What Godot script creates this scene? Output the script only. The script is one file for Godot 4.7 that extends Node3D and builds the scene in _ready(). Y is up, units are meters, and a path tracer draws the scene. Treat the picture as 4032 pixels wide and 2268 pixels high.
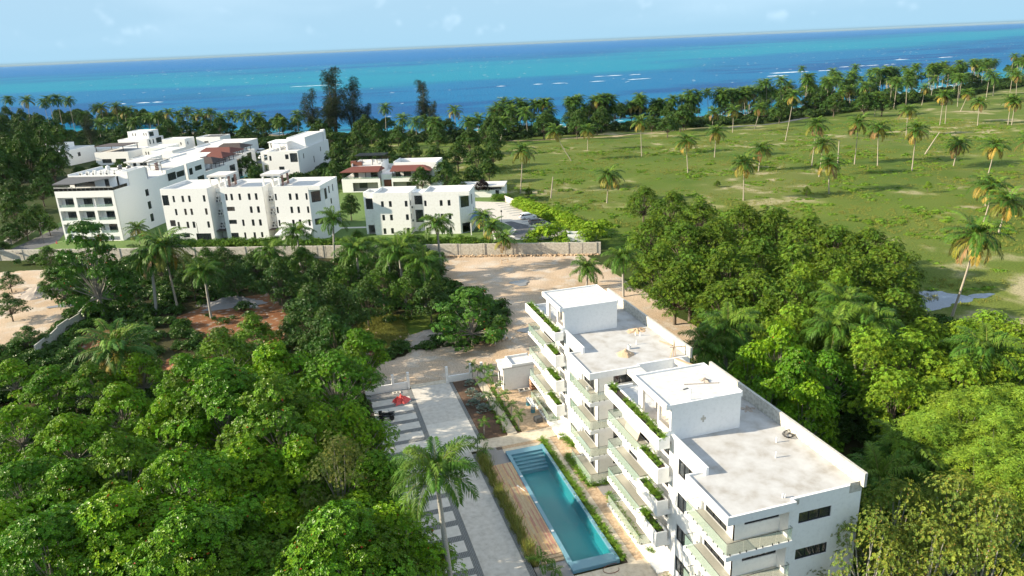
extends Node3D
# An aerial view over two new white apartment blocks with a pool, a walled white compound, a palm field and the sea.
# World: origin on the ground under the camera, x to the right across the blocks, -z away along them, metres.

const C5 := 0.92388
const S5 := 0.38268
const SEA := -5.0
const SHX := [-1500.0, -400.0, -270.0, -81.0, -28.0, 16.0, 100.0, 261.0, 309.0, 470.0, 690.0, 1100.0, 1500.0, 4000.0]
const SHZ := [-1500.0, -800.0, -705.0, -580.0, -528.0, -490.0, -447.0, -421.0, -434.0, -482.0, -573.0, -800.0, -1000.0, -2300.0]

var rng := RandomNumberGenerator.new()
var taken := {}
var M := {}
var win_cache := {}
var mesh_cache := {}
var hill := FastNoiseLite.new()


class MB:
	var v := PackedVector3Array()
	var n := PackedVector3Array()
	var c := PackedColorArray()
	var col := Color.WHITE

	func tri(a: Vector3, b: Vector3, d: Vector3) -> void:
		var k := (d - a).cross(b - a).normalized()
		v.push_back(a); v.push_back(b); v.push_back(d)
		n.push_back(k); n.push_back(k); n.push_back(k)
		c.push_back(col); c.push_back(col); c.push_back(col)

	func tri_n(a: Vector3, b: Vector3, d: Vector3, na: Vector3, nb: Vector3, nd: Vector3) -> void:
		v.push_back(a); v.push_back(b); v.push_back(d)
		n.push_back(na); n.push_back(nb); n.push_back(nd)
		c.push_back(col); c.push_back(col); c.push_back(col)

	func quad(a: Vector3, b: Vector3, d: Vector3, e: Vector3) -> void:
		tri(a, b, d)
		tri(a, d, e)

	func face(o: Vector3, a: Vector3, b: Vector3) -> void:
		quad(o + b, o + a + b, o + a, o)

	func obox(t: Transform3D, lo: Vector3, hi: Vector3) -> void:
		var p := func(x: float, y: float, z: float) -> Vector3: return t * Vector3(x, y, z)
		var dx: Vector3 = t.basis.x * (hi.x - lo.x)
		var dy: Vector3 = t.basis.y * (hi.y - lo.y)
		var dz: Vector3 = t.basis.z * (hi.z - lo.z)
		face(p.call(lo.x, lo.y, hi.z), dx, dy)
		face(p.call(hi.x, lo.y, lo.z), -dx, dy)
		face(p.call(hi.x, lo.y, hi.z), -dz, dy)
		face(p.call(lo.x, lo.y, lo.z), dz, dy)
		face(p.call(lo.x, hi.y, hi.z), dx, -dz)
		face(p.call(lo.x, lo.y, lo.z), dx, dz)

	func box(x0: float, x1: float, y0: float, y1: float, z0: float, z1: float) -> void:
		obox(Transform3D(), Vector3(x0, y0, z0), Vector3(x1, y1, z1))

	# a box with its four upright and top edges cut off by e
	func cbox(x0: float, x1: float, y0: float, y1: float, z0: float, z1: float, e: float) -> void:
		var lo := [Vector3(x0, y0, z0), Vector3(x1, y0, z0), Vector3(x1, y0, z1), Vector3(x0, y0, z1)]
		var a := [Vector3(x0, y1 - e, z0), Vector3(x1, y1 - e, z0), Vector3(x1, y1 - e, z1), Vector3(x0, y1 - e, z1)]
		var b := [Vector3(x0 + e, y1, z0 + e), Vector3(x1 - e, y1, z0 + e), Vector3(x1 - e, y1, z1 - e), Vector3(x0 + e, y1, z1 - e)]
		for i in 4:
			var j := (i + 1) % 4
			quad(a[i], lo[i], lo[j], a[j])
			quad(b[i], a[i], a[j], b[j])
		quad(b[0], b[1], b[2], b[3])
		quad(lo[3], lo[2], lo[1], lo[0])

	func tube(pts: Array, rad: Array, sides := 8, caps := true) -> void:
		var rings := []
		for i in pts.size():
			var d: Vector3 = (pts[mini(i + 1, pts.size() - 1)] - pts[maxi(i - 1, 0)]).normalized()
			var s: Vector3 = d.cross(Vector3.FORWARD if absf(d.z) < 0.9 else Vector3.RIGHT).normalized()
			var t: Vector3 = d.cross(s)
			var ring := []
			for k in sides:
				var a := TAU * k / sides
				ring.push_back(s * cos(a) + t * sin(a))
			rings.push_back(ring)
		for i in pts.size() - 1:
			for k in sides:
				var j := (k + 1) % sides
				var a: Vector3 = pts[i] + rings[i][k] * rad[i]
				var b: Vector3 = pts[i] + rings[i][j] * rad[i]
				var d: Vector3 = pts[i + 1] + rings[i + 1][j] * rad[i + 1]
				var e: Vector3 = pts[i + 1] + rings[i + 1][k] * rad[i + 1]
				tri_n(a, d, b, rings[i][k], rings[i + 1][j], rings[i][j])
				tri_n(a, e, d, rings[i][k], rings[i + 1][k], rings[i + 1][j])
		if caps:
			for q in [0, pts.size() - 1]:
				if rad[q] > 0.001:
					for k in sides:
						var j := (k + 1) % sides
						tri(pts[q], pts[q] + rings[q][k] * rad[q], pts[q] + rings[q][j] * rad[q])

	# lathe about the y axis: profile of Vector2(radius, height)
	func lathe(at: Vector3, prof: Array, sides := 16) -> void:
		for i in prof.size() - 1:
			for k in sides:
				var a0 := TAU * k / sides
				var a1 := TAU * (k + 1) / sides
				var p := func(r: Vector2, a: float) -> Vector3: return at + Vector3(cos(a) * r.x, r.y, sin(a) * r.x)
				var dd: Vector2 = prof[i + 1] - prof[i]
				var nn := Vector2(dd.y, -dd.x).normalized()
				var n0 := Vector3(cos(a0) * nn.x, nn.y, sin(a0) * nn.x)
				var n1 := Vector3(cos(a1) * nn.x, nn.y, sin(a1) * nn.x)
				tri_n(p.call(prof[i], a0), p.call(prof[i + 1], a1), p.call(prof[i + 1], a0), n0, n1, n0)
				tri_n(p.call(prof[i], a0), p.call(prof[i], a1), p.call(prof[i + 1], a1), n0, n1, n1)

	# a wall in the plane z = 0 facing +z, th thick behind, with rectangular openings [x, y, w, h]
	func wall(w: float, h: float, holes: Array, th: float) -> void:
		var xs := [0.0, w]
		var ys := [0.0, h]
		for o in holes:
			for q in [o[0], o[0] + o[2]]:
				if q > 0.001 and q < w - 0.001 and not xs.has(q): xs.push_back(q)
			for q in [o[1], o[1] + o[3]]:
				if q > 0.001 and q < h - 0.001 and not ys.has(q): ys.push_back(q)
		xs.sort()
		ys.sort()
		for i in xs.size() - 1:
			for j in ys.size() - 1:
				var mx: float = (xs[i] + xs[i + 1]) / 2.0
				var my: float = (ys[j] + ys[j + 1]) / 2.0
				var open := false
				for o in holes:
					if mx > o[0] and mx < o[0] + o[2] and my > o[1] and my < o[1] + o[3]: open = true
				if not open:
					var a := Vector3(xs[i], ys[j], 0)
					var dx := Vector3(xs[i + 1] - xs[i], 0, 0)
					var dy := Vector3(0, ys[j + 1] - ys[j], 0)
					face(a, dx, dy)
					face(a + dx - Vector3(0, 0, th), -dx, dy)
		var t := Vector3(0, 0, th)
		face(Vector3(0, 0, 0) - t, t, Vector3(0, h, 0))
		face(Vector3(w, 0, 0), -t, Vector3(0, h, 0))
		face(Vector3(0, h, 0), Vector3(w, 0, 0), -t)
		face(Vector3(0, 0, 0) - t, Vector3(w, 0, 0), t)
		for o in holes:
			var x0: float = maxf(o[0], 0.0)
			var x1: float = minf(o[0] + o[2], w)
			var y0: float = maxf(o[1], 0.0)
			var y1: float = minf(o[1] + o[3], h)
			face(Vector3(x0, y0, 0), -t, Vector3(0, y1 - y0, 0))
			face(Vector3(x1, y0, 0) - t, t, Vector3(0, y1 - y0, 0))
			face(Vector3(x0, y0, 0), Vector3(x1 - x0, 0, 0), -t)
			face(Vector3(x0, y1, 0) - t, Vector3(x1 - x0, 0, 0), t)

	func mesh() -> ArrayMesh:
		var arr := []
		arr.resize(Mesh.ARRAY_MAX)
		arr[Mesh.ARRAY_VERTEX] = v
		arr[Mesh.ARRAY_NORMAL] = n
		arr[Mesh.ARRAY_COLOR] = c
		var m := ArrayMesh.new()
		m.add_surface_from_arrays(Mesh.PRIMITIVE_TRIANGLES, arr)
		return m


# ---------------------------------------------------------------- helpers
func numbered(called: String) -> String:
	if not taken.has(called):
		taken[called] = 0
		return called
	taken[called] += 1
	return "%s_%03d" % [called, taken[called]]


func thing(called: String, label: String, category: String, at := Vector3.ZERO, turn := 0.0, group := "") -> Node3D:
	var o := Node3D.new()
	o.name = numbered(called)
	add_child(o)
	o.position = at
	o.rotation.y = turn
	tag(o, label, category, group)
	return o


func tag(o: Node, label: String, category: String, group := "") -> void:
	o.set_meta("label", label)
	o.set_meta("category", category)
	if group != "":
		o.set_meta("group", group)


func inst(called: String, mesh: Mesh, m: Material, parent: Node3D) -> MeshInstance3D:
	var o := MeshInstance3D.new()
	o.mesh = mesh
	o.material_override = m
	if parent == self:
		o.name = numbered(called)
		add_child(o)
	else:
		o.name = called
		parent.add_child(o, true)
	return o


func obj(called: String, b: MB, m: Material, parent: Node3D) -> MeshInstance3D:
	return inst(called, b.mesh(), m, parent)


func solo(called: String, b: MB, m: Material, label: String, category: String, at := Vector3.ZERO, turn := 0.0, group := "") -> MeshInstance3D:
	var o := obj(called, b, m, self)
	o.position = at
	o.rotation.y = turn
	tag(o, label, category, group)
	return o


func struct(called: String, b: MB, m: Material, label := "") -> MeshInstance3D:
	var o := obj(called, b, m, self)
	o.set_meta("kind", "structure")
	if label != "":
		o.set_meta("label", label)
	return o


func copy_of(o: Node3D, at: Vector3, turn := 0.0, size := 1.0, label := "", group := "") -> Node3D:
	var base: String = o.get_meta("base_name")
	var r: Node3D = o.duplicate()
	r.name = numbered(base)
	add_child(r)
	r.position = at
	r.rotation.y = turn
	r.scale = Vector3.ONE * size
	if label != "": r.set_meta("label", label)
	if group != "": r.set_meta("group", group)
	return r


func srgb(r: float, g: float, b: float, a := 1.0) -> Color:
	return Color(r, g, b, a).linear_to_srgb()


func bx(x0: float, x1: float, y0: float, y1: float, z0: float, z1: float) -> MB:
	var b := MB.new()
	b.box(x0, x1, y0, y1, z0, z1)
	return b


func plain(called: String, c: Color, rough := 0.8, spec := 0.5) -> StandardMaterial3D:
	var m := StandardMaterial3D.new()
	m.resource_name = called
	m.albedo_color = c
	m.roughness = rough
	m.metallic_specular = spec
	M[called] = m
	return m


# a material whose colour wanders between given stops: stops is [[offset, Color] ...], per = metres per repeat
func mottled(called: String, stops: Array, per: float, rough := 0.85, freq := 0.012, octaves := 5, sd := 1, relief := 0.0, size := 512) -> StandardMaterial3D:
	var m := plain(called, Color.WHITE, rough)
	var g := Gradient.new()
	var off := PackedFloat32Array()
	var cols := PackedColorArray()
	for s in stops:
		off.push_back(s[0])
		cols.push_back(s[1])
	g.offsets = off
	g.colors = cols
	var nz := FastNoiseLite.new()
	nz.seed = sd
	nz.noise_type = FastNoiseLite.TYPE_SIMPLEX_SMOOTH
	nz.frequency = freq
	nz.fractal_octaves = octaves
	nz.fractal_gain = 0.58
	var t := NoiseTexture2D.new()
	t.width = size
	t.height = size
	t.seamless = true
	t.noise = nz
	t.color_ramp = g
	m.albedo_texture = t
	m.uv1_triplanar = true
	m.uv1_world_triplanar = true
	m.uv1_scale = Vector3.ONE / per
	if relief > 0.0:
		var h := NoiseTexture2D.new()
		h.width = 256
		h.height = 256
		h.seamless = true
		var hn := FastNoiseLite.new()
		hn.seed = sd + 7
		hn.frequency = 0.05
		hn.fractal_octaves = 4
		h.noise = hn
		m.heightmap_enabled = true
		m.heightmap_texture = h
		m.heightmap_scale = relief
	return m


func glass(called: String, c: Color, a: float, rough := 0.04) -> StandardMaterial3D:
	var m := plain(called, Color(c.r, c.g, c.b, a), rough)
	m.transparency = BaseMaterial3D.TRANSPARENCY_ALPHA
	return m


func leafy(called: String, back: Color, rough := 0.5) -> StandardMaterial3D:
	var m := plain(called, Color.WHITE, rough, 0.28)
	m.vertex_color_use_as_albedo = true
	m.cull_mode = BaseMaterial3D.CULL_DISABLED
	m.backlight_enabled = true
	m.backlight = back
	return m


func shore(x: float) -> float:
	for i in SHX.size() - 1:
		if x <= SHX[i + 1] or i == SHX.size() - 2:
			return lerpf(SHZ[i], SHZ[i + 1], clampf((x - SHX[i]) / (SHX[i + 1] - SHX[i]), 0, 1))
	return SHZ[0]


func inland(x: float, z: float) -> float:
	return (z - shore(x)) * 0.85


func compound_edge(z: float) -> float:
	return 63.0 + (z + 160.0) * 0.157 if z > -193.0 else 57.8 + (z + 193.0) * 0.12


func land(x: float, z: float) -> float:
	var d := inland(x, z)
	var k := clampf(d / 170.0, 0, 1)
	var h := -5.0 + 5.0 * k * k * (3.0 - 2.0 * k)
	if d < 0.0:
		h = -5.0 + d * 0.03
	var t := x * S5 - z * C5
	var e := compound_edge(z)
	var up := smoothstep(158.0, 172.0, t) * (1.0 - smoothstep(255.0, 330.0, t)) * (1.0 - smoothstep(e - 6.0, e - 1.0, x))
	return h + 1.9 * up


func stx(s: float, y: float, t: float) -> Vector3:
	return Vector3(s * C5 + t * S5, y, s * S5 - t * C5)


# ---------------------------------------------------------------- camera, sky, sun
func set_camera() -> void:
	var cam := Camera3D.new()
	cam.name = "camera"
	add_child(cam)
	cam.transform = Transform3D(Basis(Vector3(0.956877, -0.040483, 0.287660), Vector3(0.127714, 0.948034, -0.291412), Vector3(-0.260914, 0.315584, 0.912322)), Vector3(0, 45, 0))
	cam.fov = 42.7938
	cam.near = 0.5
	cam.far = 60000.0
	cam.current = true
	var env := Environment.new()
	env.background_mode = Environment.BG_SKY
	var sky := Sky.new()
	var sm := ProceduralSkyMaterial.new()
	sm.sky_top_color = srgb(0.285, 0.35, 0.425)
	sm.sky_horizon_color = srgb(0.195, 0.325, 0.42)
	sm.sky_curve = 0.16
	sm.ground_bottom_color = srgb(0.10, 0.13, 0.12)
	sm.ground_horizon_color = srgb(0.195, 0.325, 0.42)
	sm.sun_angle_max = 6.0
	sm.sky_energy_multiplier = 1.0
	sm.sky_cover = clouds()
	sky.sky_material = sm
	env.sky = sky
	env.background_energy_multiplier = 1.0
	env.tonemap_mode = Environment.TONE_MAPPER_LINEAR
	env.tonemap_exposure = 2.2
	env.fog_enabled = true
	env.fog_density = 0.000012
	env.fog_light_color = Color(0.75, 0.86, 0.95)
	env.sdfgi_enabled = true
	env.ssao_enabled = true
	env.ssil_enabled = true
	var we := WorldEnvironment.new()
	we.name = "world_environment"
	we.environment = env
	add_child(we)
	var sun := DirectionalLight3D.new()
	sun.name = "sun"
	var alt := deg_to_rad(23.5)
	var az := deg_to_rad(7.5)
	var to_sun := Vector3(-cos(alt) * cos(az), sin(alt), -cos(alt) * sin(az))
	sun.basis = Basis.looking_at(-to_sun, Vector3.UP)
	sun.light_energy = 1.6
	sun.light_color = Color(1.0, 0.94, 0.83)
	sun.light_angular_distance = 0.5
	sun.shadow_enabled = true
	add_child(sun)


# thin far clouds low over the sea, as light added to the sky
func clouds() -> ImageTexture:
	var w := 2048
	var h := 1024
	var im := Image.create(w, h, false, Image.FORMAT_RGBA8)
	im.fill(Color(0, 0, 0, 0))
	var nz := FastNoiseLite.new()
	nz.seed = 5
	nz.frequency = 1.0
	nz.fractal_octaves = 5
	var wisp := FastNoiseLite.new()
	wisp.seed = 9
	wisp.frequency = 1.0
	wisp.fractal_octaves = 4
	for y in range(60, 512):
		var el := (0.5 - (y + 0.5) / h) * 180.0
		var low := smoothstep(0.4, 1.2, el) * (1.0 - smoothstep(2.2, 5.5, el))
		for x in w:
			var az := (x + 0.5) / w * 360.0
			var ca := cos(deg_to_rad(az)) * 57.3
			var sa := sin(deg_to_rad(az)) * 57.3
			var puff := 0.0
			if low > 0.0:
				# puffs standing low over the horizon
				puff = smoothstep(0.30, 0.62, nz.get_noise_3d(ca * 0.42, el * 0.55, sa * 0.42) + 0.30 * nz.get_noise_3d(ca * 0.06, 7.0, sa * 0.06)) * low
			var veil := smoothstep(-0.35, 0.75, wisp.get_noise_3d(ca * 0.035, el * 0.16, sa * 0.035)) * smoothstep(0.2, 3.0, el)
			var a := clampf(puff * 0.06 + veil * 0.08, 0, 1)
			if a > 0.003:
				im.set_pixel(x, y, Color(1.0, 0.98, 0.96, a))
	return ImageTexture.create_from_image(im)


# ---------------------------------------------------------------- materials
func make_materials() -> void:
	mottled("white_wall", [[0.0, srgb(0.70, 0.70, 0.69)], [0.35, srgb(0.78, 0.78, 0.77)], [1.0, srgb(0.82, 0.82, 0.81)]], 5.0, 0.8, 0.02, 5, 3)
	mottled("aged_white", [[0.0, srgb(0.66, 0.655, 0.63)], [0.3, srgb(0.74, 0.74, 0.72)], [0.6, srgb(0.79, 0.79, 0.78)], [1.0, srgb(0.82, 0.82, 0.82)]], 7.0, 0.8, 0.02, 5, 4)
	mottled("roof_white", [[0.0, srgb(0.46, 0.45, 0.43)], [0.35, srgb(0.54, 0.535, 0.52)], [0.65, srgb(0.58, 0.575, 0.57)], [1.0, srgb(0.63, 0.625, 0.62)]], 8.0, 0.85, 0.018, 5, 11)
	mottled("roof_concrete", [[0.0, srgb(0.30, 0.275, 0.245)], [0.28, srgb(0.375, 0.36, 0.34)], [0.45, srgb(0.42, 0.41, 0.40)], [0.65, srgb(0.45, 0.445, 0.44)], [1.0, srgb(0.50, 0.50, 0.495)]], 19.0, 0.9, 0.008, 8, 21, 0.5, 1024)
	mottled("raw_concrete", [[0.0, srgb(0.30, 0.285, 0.25)], [0.3, srgb(0.40, 0.385, 0.34)], [0.55, srgb(0.47, 0.455, 0.41)], [1.0, srgb(0.57, 0.555, 0.505)]], 3.2, 0.9, 0.014, 6, 31, 0.5)
	mottled("pavement", [[0.0, srgb(0.38, 0.35, 0.31)], [0.3, srgb(0.46, 0.43, 0.385)], [0.6, srgb(0.51, 0.48, 0.435)], [1.0, srgb(0.57, 0.54, 0.495)]], 9.0, 0.85, 0.010, 6, 41, 0.3, 1024)
	mottled("pavement_pale", [[0.0, srgb(0.50, 0.47, 0.42)], [0.4, srgb(0.56, 0.53, 0.48)], [1.0, srgb(0.62, 0.59, 0.54)]], 6.0, 0.85, 0.014, 6, 43, 0.3)
	mottled("path_stone", [[0.0, srgb(0.42, 0.36, 0.27)], [0.45, srgb(0.54, 0.47, 0.37)], [1.0, srgb(0.62, 0.56, 0.46)]], 5.0, 0.85, 0.016, 6, 45, 0.3)
	mottled("asphalt", [[0.0, srgb(0.05, 0.052, 0.055)], [0.5, srgb(0.085, 0.088, 0.095)], [1.0, srgb(0.13, 0.13, 0.135)]], 8.0, 0.8, 0.012, 6, 47, 0.4)
	mottled("grid_block", [[0.0, srgb(0.16, 0.17, 0.17)], [0.5, srgb(0.26, 0.27, 0.27)], [1.0, srgb(0.38, 0.38, 0.37)]], 2.0, 0.9, 0.03, 4, 51)
	mottled("soil_dark", [[0.0, srgb(0.018, 0.016, 0.012)], [0.5, srgb(0.045, 0.035, 0.024)], [1.0, srgb(0.085, 0.06, 0.04)]], 2.5, 0.95, 0.03, 5, 53, 1.5)
	mottled("mulch", [[0.0, srgb(0.03, 0.019, 0.013)], [0.45, srgb(0.075, 0.045, 0.028)], [0.75, srgb(0.125, 0.07, 0.04)], [1.0, srgb(0.17, 0.12, 0.075)]], 3.0, 0.95, 0.03, 6, 55, 3.0)
	mottled("garden_sand", [[0.0, srgb(0.30, 0.20, 0.12)], [0.4, srgb(0.43, 0.31, 0.20)], [0.7, srgb(0.50, 0.37, 0.25)], [1.0, srgb(0.57, 0.45, 0.33)]], 4.0, 0.95, 0.016, 6, 57, 2.0)
	mottled("gravel_grey", [[0.0, srgb(0.12, 0.12, 0.125)], [0.5, srgb(0.24, 0.235, 0.235)], [1.0, srgb(0.40, 0.39, 0.38)]], 1.6, 0.95, 0.09, 4, 59, 2.0)
	mottled("tile_floor", [[0.0, srgb(0.44, 0.42, 0.35)], [1.0, srgb(0.52, 0.50, 0.43)]], 3.0, 0.5, 0.02, 4, 61)
	mottled("pool_stone", [[0.0, srgb(0.06, 0.15, 0.22)], [0.45, srgb(0.10, 0.23, 0.31)], [0.75, srgb(0.17, 0.33, 0.41)], [1.0, srgb(0.28, 0.45, 0.51)]], 1.4, 0.45, 0.05, 5, 63)
	mottled("pool_tile", [[0.0, srgb(0.007, 0.13, 0.17)], [0.5, srgb(0.012, 0.195, 0.24)], [1.0, srgb(0.035, 0.30, 0.345)]], 1.2, 0.4, 0.06, 4, 65)
	for k in 4:
		var d: float = [0.0, 0.05, -0.05, 0.02][k]
		var e: float = [0.0, -0.03, -0.06, 0.03][k]
		mottled("plank_%d" % k, [[0.0, srgb(0.31 + d, 0.215 + d + e, 0.13)], [0.5, srgb(0.42 + d, 0.30 + d + e, 0.19 + e)], [1.0, srgb(0.50 + d, 0.385 + d + e, 0.26 + e)]], 2.0, 0.7, 0.02, 5, 70 + k, 0.0, 256)
		M["plank_%d" % k].uv1_scale = Vector3(3.0, 3.0, 0.25)
	mottled("lumber", [[0.0, srgb(0.36, 0.24, 0.14)], [1.0, srgb(0.56, 0.42, 0.29)]], 1.5, 0.8, 0.03, 4, 79)
	mottled("stone_wall", [[0.0, srgb(0.24, 0.22, 0.18)], [0.25, srgb(0.36, 0.33, 0.28)], [0.5, srgb(0.46, 0.43, 0.37)], [0.75, srgb(0.54, 0.51, 0.45)], [1.0, srgb(0.60, 0.57, 0.51)]], 4.5, 0.95, 0.016, 6, 81, 2.5)
	mottled("rubble", [[0.0, srgb(0.16, 0.14, 0.13)], [0.4, srgb(0.32, 0.28, 0.25)], [0.7, srgb(0.42, 0.35, 0.28)], [1.0, srgb(0.50, 0.45, 0.40)]], 2.2, 0.95, 0.03, 5, 83, 3.0)
	mottled("red_earth", [[0.0, srgb(0.14, 0.055, 0.025)], [0.5, srgb(0.28, 0.115, 0.05)], [1.0, srgb(0.42, 0.24, 0.13)]], 4.0, 0.95, 0.02, 6, 85, 3.0)
	mottled("roof_tile_red", [[0.0, srgb(0.09, 0.028, 0.022)], [0.5, srgb(0.15, 0.045, 0.033)], [1.0, srgb(0.21, 0.075, 0.055)]], 2.4, 0.8, 0.03, 4, 87)
	mottled("roof_tile_dark", [[0.0, srgb(0.035, 0.028, 0.028)], [0.5, srgb(0.06, 0.045, 0.043)], [1.0, srgb(0.095, 0.07, 0.065)]], 2.4, 0.8, 0.03, 4, 88)
	mottled("lawn", [[0.0, srgb(0.055, 0.10, 0.018)], [0.5, srgb(0.09, 0.16, 0.028)], [1.0, srgb(0.13, 0.20, 0.04)]], 6.0, 0.95, 0.02, 6, 89, 2.0)
	mottled("trunk_grey", [[0.0, srgb(0.13, 0.115, 0.095)], [0.5, srgb(0.24, 0.22, 0.19)], [1.0, srgb(0.36, 0.34, 0.30)]], 1.3, 0.9, 0.05, 5, 91, 1.0, 256)
	mottled("trunk_brown", [[0.0, srgb(0.055, 0.042, 0.03)], [0.5, srgb(0.11, 0.088, 0.065)], [1.0, srgb(0.19, 0.16, 0.125)]], 1.3, 0.9, 0.05, 5, 92, 1.5, 256)
	mottled("palm_trunk", [[0.0, srgb(0.20, 0.17, 0.13)], [0.5, srgb(0.33, 0.29, 0.23)], [1.0, srgb(0.45, 0.41, 0.34)]], 1.6, 0.9, 0.05, 4, 93, 1.0, 256)
	mottled("royal_trunk", [[0.0, srgb(0.20, 0.19, 0.165)], [0.5, srgb(0.30, 0.29, 0.26)], [1.0, srgb(0.40, 0.39, 0.36)]], 1.6, 0.85, 0.05, 4, 94, 0.8, 256)
	plain("dark_metal", srgb(0.012, 0.012, 0.014), 0.45)
	plain("window_frame", srgb(0.03, 0.03, 0.033), 0.5)
	plain("black_rubber", srgb(0.015, 0.015, 0.016), 0.7)
	plain("black_gloss", srgb(0.01, 0.01, 0.012), 0.25)
	plain("interior", srgb(0.42, 0.41, 0.39), 0.9)
	plain("curtain", srgb(0.30, 0.30, 0.29), 0.9)
	plain("beige_wall", srgb(0.55, 0.49, 0.42), 0.85)
	plain("brown_door", srgb(0.12, 0.035, 0.02), 0.5)
	plain("louvre_brown", srgb(0.17, 0.06, 0.035), 0.6)
	plain("pvc_white", srgb(0.75, 0.75, 0.74), 0.4)
	plain("bucket_white", srgb(0.62, 0.63, 0.63), 0.4)
	plain("grey_box", srgb(0.07, 0.075, 0.08), 0.6)
	plain("car_white", srgb(0.72, 0.73, 0.74), 0.25)
	plain("car_grey", srgb(0.07, 0.075, 0.085), 0.25)
	plain("chrome", srgb(0.5, 0.5, 0.5), 0.25)
	plain("red_lamp", srgb(0.35, 0.015, 0.015), 0.3)
	plain("grey_canvas", srgb(0.085, 0.09, 0.10), 0.85)
	plain("blue_canvas", srgb(0.06, 0.13, 0.22), 0.7)
	plain("pale_canvas", srgb(0.52, 0.54, 0.55), 0.85)
	plain("red_tarp", srgb(0.62, 0.075, 0.07), 0.5)
	plain("aircon_white", srgb(0.66, 0.66, 0.64), 0.5)
	plain("fan_grille", srgb(0.10, 0.10, 0.10), 0.6)
	plain("drum_blue", srgb(0.05, 0.20, 0.26), 0.5)
	plain("drum_grey", srgb(0.30, 0.31, 0.31), 0.6)
	plain("orange_rust", srgb(0.26, 0.06, 0.02), 0.85)
	plain("pool_water_far", srgb(0.06, 0.42, 0.42), 0.08)
	plain("green_toy", srgb(0.08, 0.5, 0.12), 0.5)
	plain("flag_red", srgb(0.5, 0.03, 0.05), 0.7)
	M["chrome"].metallic = 0.8
	M["car_white"].clearcoat_enabled = true
	M["car_grey"].clearcoat_enabled = true
	glass("rail_glass", srgb(0.42, 0.58, 0.50), 0.22)
	glass("window_glass", srgb(0.03, 0.04, 0.05), 0.45)
	glass("car_glass", srgb(0.01, 0.012, 0.015), 0.8)
	var w := glass("pool_water", srgb(0.01, 0.24, 0.29), 0.12, 0.02)
	w.metallic_specular = 0.22
	ripples(w, 2.2, 0.5)
	var p := plain("puddle", srgb(0.055, 0.085, 0.14), 0.03, 0.6)  # pond water: the blue of the reflected sky is put into its base colour
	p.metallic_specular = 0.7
	plain("puddle_sand", srgb(0.20, 0.185, 0.165), 0.04, 0.6)
	leafy("leaf_broad", Color(0.45, 0.56, 0.16), 0.36)
	leafy("leaf_fine", Color(0.42, 0.52, 0.15), 0.5)
	leafy("leaf_palm", Color(0.38, 0.48, 0.14), 0.5)
	leafy("leaf_grass", Color(0.42, 0.50, 0.16), 0.7)


func ripples(m: StandardMaterial3D, per: float, relief: float) -> void:
	var h := NoiseTexture2D.new()
	h.width = 256
	h.height = 256
	h.seamless = true
	var n := FastNoiseLite.new()
	n.frequency = 0.03
	n.fractal_octaves = 3
	h.noise = n
	m.heightmap_enabled = true
	m.heightmap_texture = h
	m.heightmap_scale = relief
	m.uv1_triplanar = true
	m.uv1_world_triplanar = true
	m.uv1_scale = Vector3.ONE / per


# ---------------------------------------------------------------- terrain and sea
func axis(parts: Array) -> PackedFloat32Array:
	var a := PackedFloat32Array()
	for p in parts:
		var n: int = p[2]
		for i in n:
			a.push_back(lerpf(p[0], p[1], float(i) / n))
	a.push_back(parts[-1][1])
	return a


func sheet(xs: PackedFloat32Array, zs: PackedFloat32Array, height: Callable, uv_from: Rect2, per2: float) -> ArrayMesh:
	var v := PackedVector3Array()
	var u := PackedVector2Array()
	var u2 := PackedVector2Array()
	var idx := PackedInt32Array()
	var nx := xs.size()
	for z in zs:
		for x in xs:
			v.push_back(Vector3(x, height.call(x, z), z))
			u.push_back(Vector2(clampf((x - uv_from.position.x) / uv_from.size.x, 0.002, 0.998), clampf((z - uv_from.position.y) / uv_from.size.y, 0.002, 0.998)))
			u2.push_back(Vector2(x / per2, z / per2))
	for j in zs.size() - 1:
		for i in nx - 1:
			var a := j * nx + i
			idx.append_array([a, a + 1, a + nx + 1, a, a + nx + 1, a + nx])
	var nn := PackedVector3Array()
	nn.resize(v.size())
	for j in zs.size():
		for i in nx:
			var l := v[j * nx + maxi(i - 1, 0)]
			var r := v[j * nx + mini(i + 1, nx - 1)]
			var f := v[maxi(j - 1, 0) * nx + i]
			var b := v[mini(j + 1, zs.size() - 1) * nx + i]
			nn[j * nx + i] = (b - f).cross(r - l).normalized()
	var arr := []
	arr.resize(Mesh.ARRAY_MAX)
	arr[Mesh.ARRAY_VERTEX] = v
	arr[Mesh.ARRAY_NORMAL] = nn
	arr[Mesh.ARRAY_TEX_UV] = u
	arr[Mesh.ARRAY_TEX_UV2] = u2
	arr[Mesh.ARRAY_INDEX] = idx
	var m := ArrayMesh.new()
	m.add_surface_from_arrays(Mesh.PRIMITIVE_TRIANGLES, arr)
	return m


func noise_bytes(w: int, h: int, freq: float, sd: int, oct := 5) -> PackedByteArray:
	var n := FastNoiseLite.new()
	n.seed = sd
	n.frequency = freq
	n.fractal_octaves = oct
	n.fractal_gain = 0.55
	var im := n.get_image(w, h, false, false, true)
	im.convert(Image.FORMAT_L8)
	return im.get_data()


# a mask of soft-edged polygons given in world x, z
func mask_of(polys: Array, area: Rect2, w: int, h: int) -> PackedByteArray:
	var k := 6
	var im := Image.create(w / k, h / k, false, Image.FORMAT_L8)
	for j in h / k:
		for i in w / k:
			var p := area.position + Vector2((i + 0.5) * k / w * area.size.x, (j + 0.5) * k / h * area.size.y)
			for q in polys:
				if Geometry2D.is_point_in_polygon(p, q):
					im.set_pixel(i, j, Color.WHITE)
					break
	im.resize(w, h, Image.INTERPOLATE_BILINEAR)
	return im.get_data()


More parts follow.
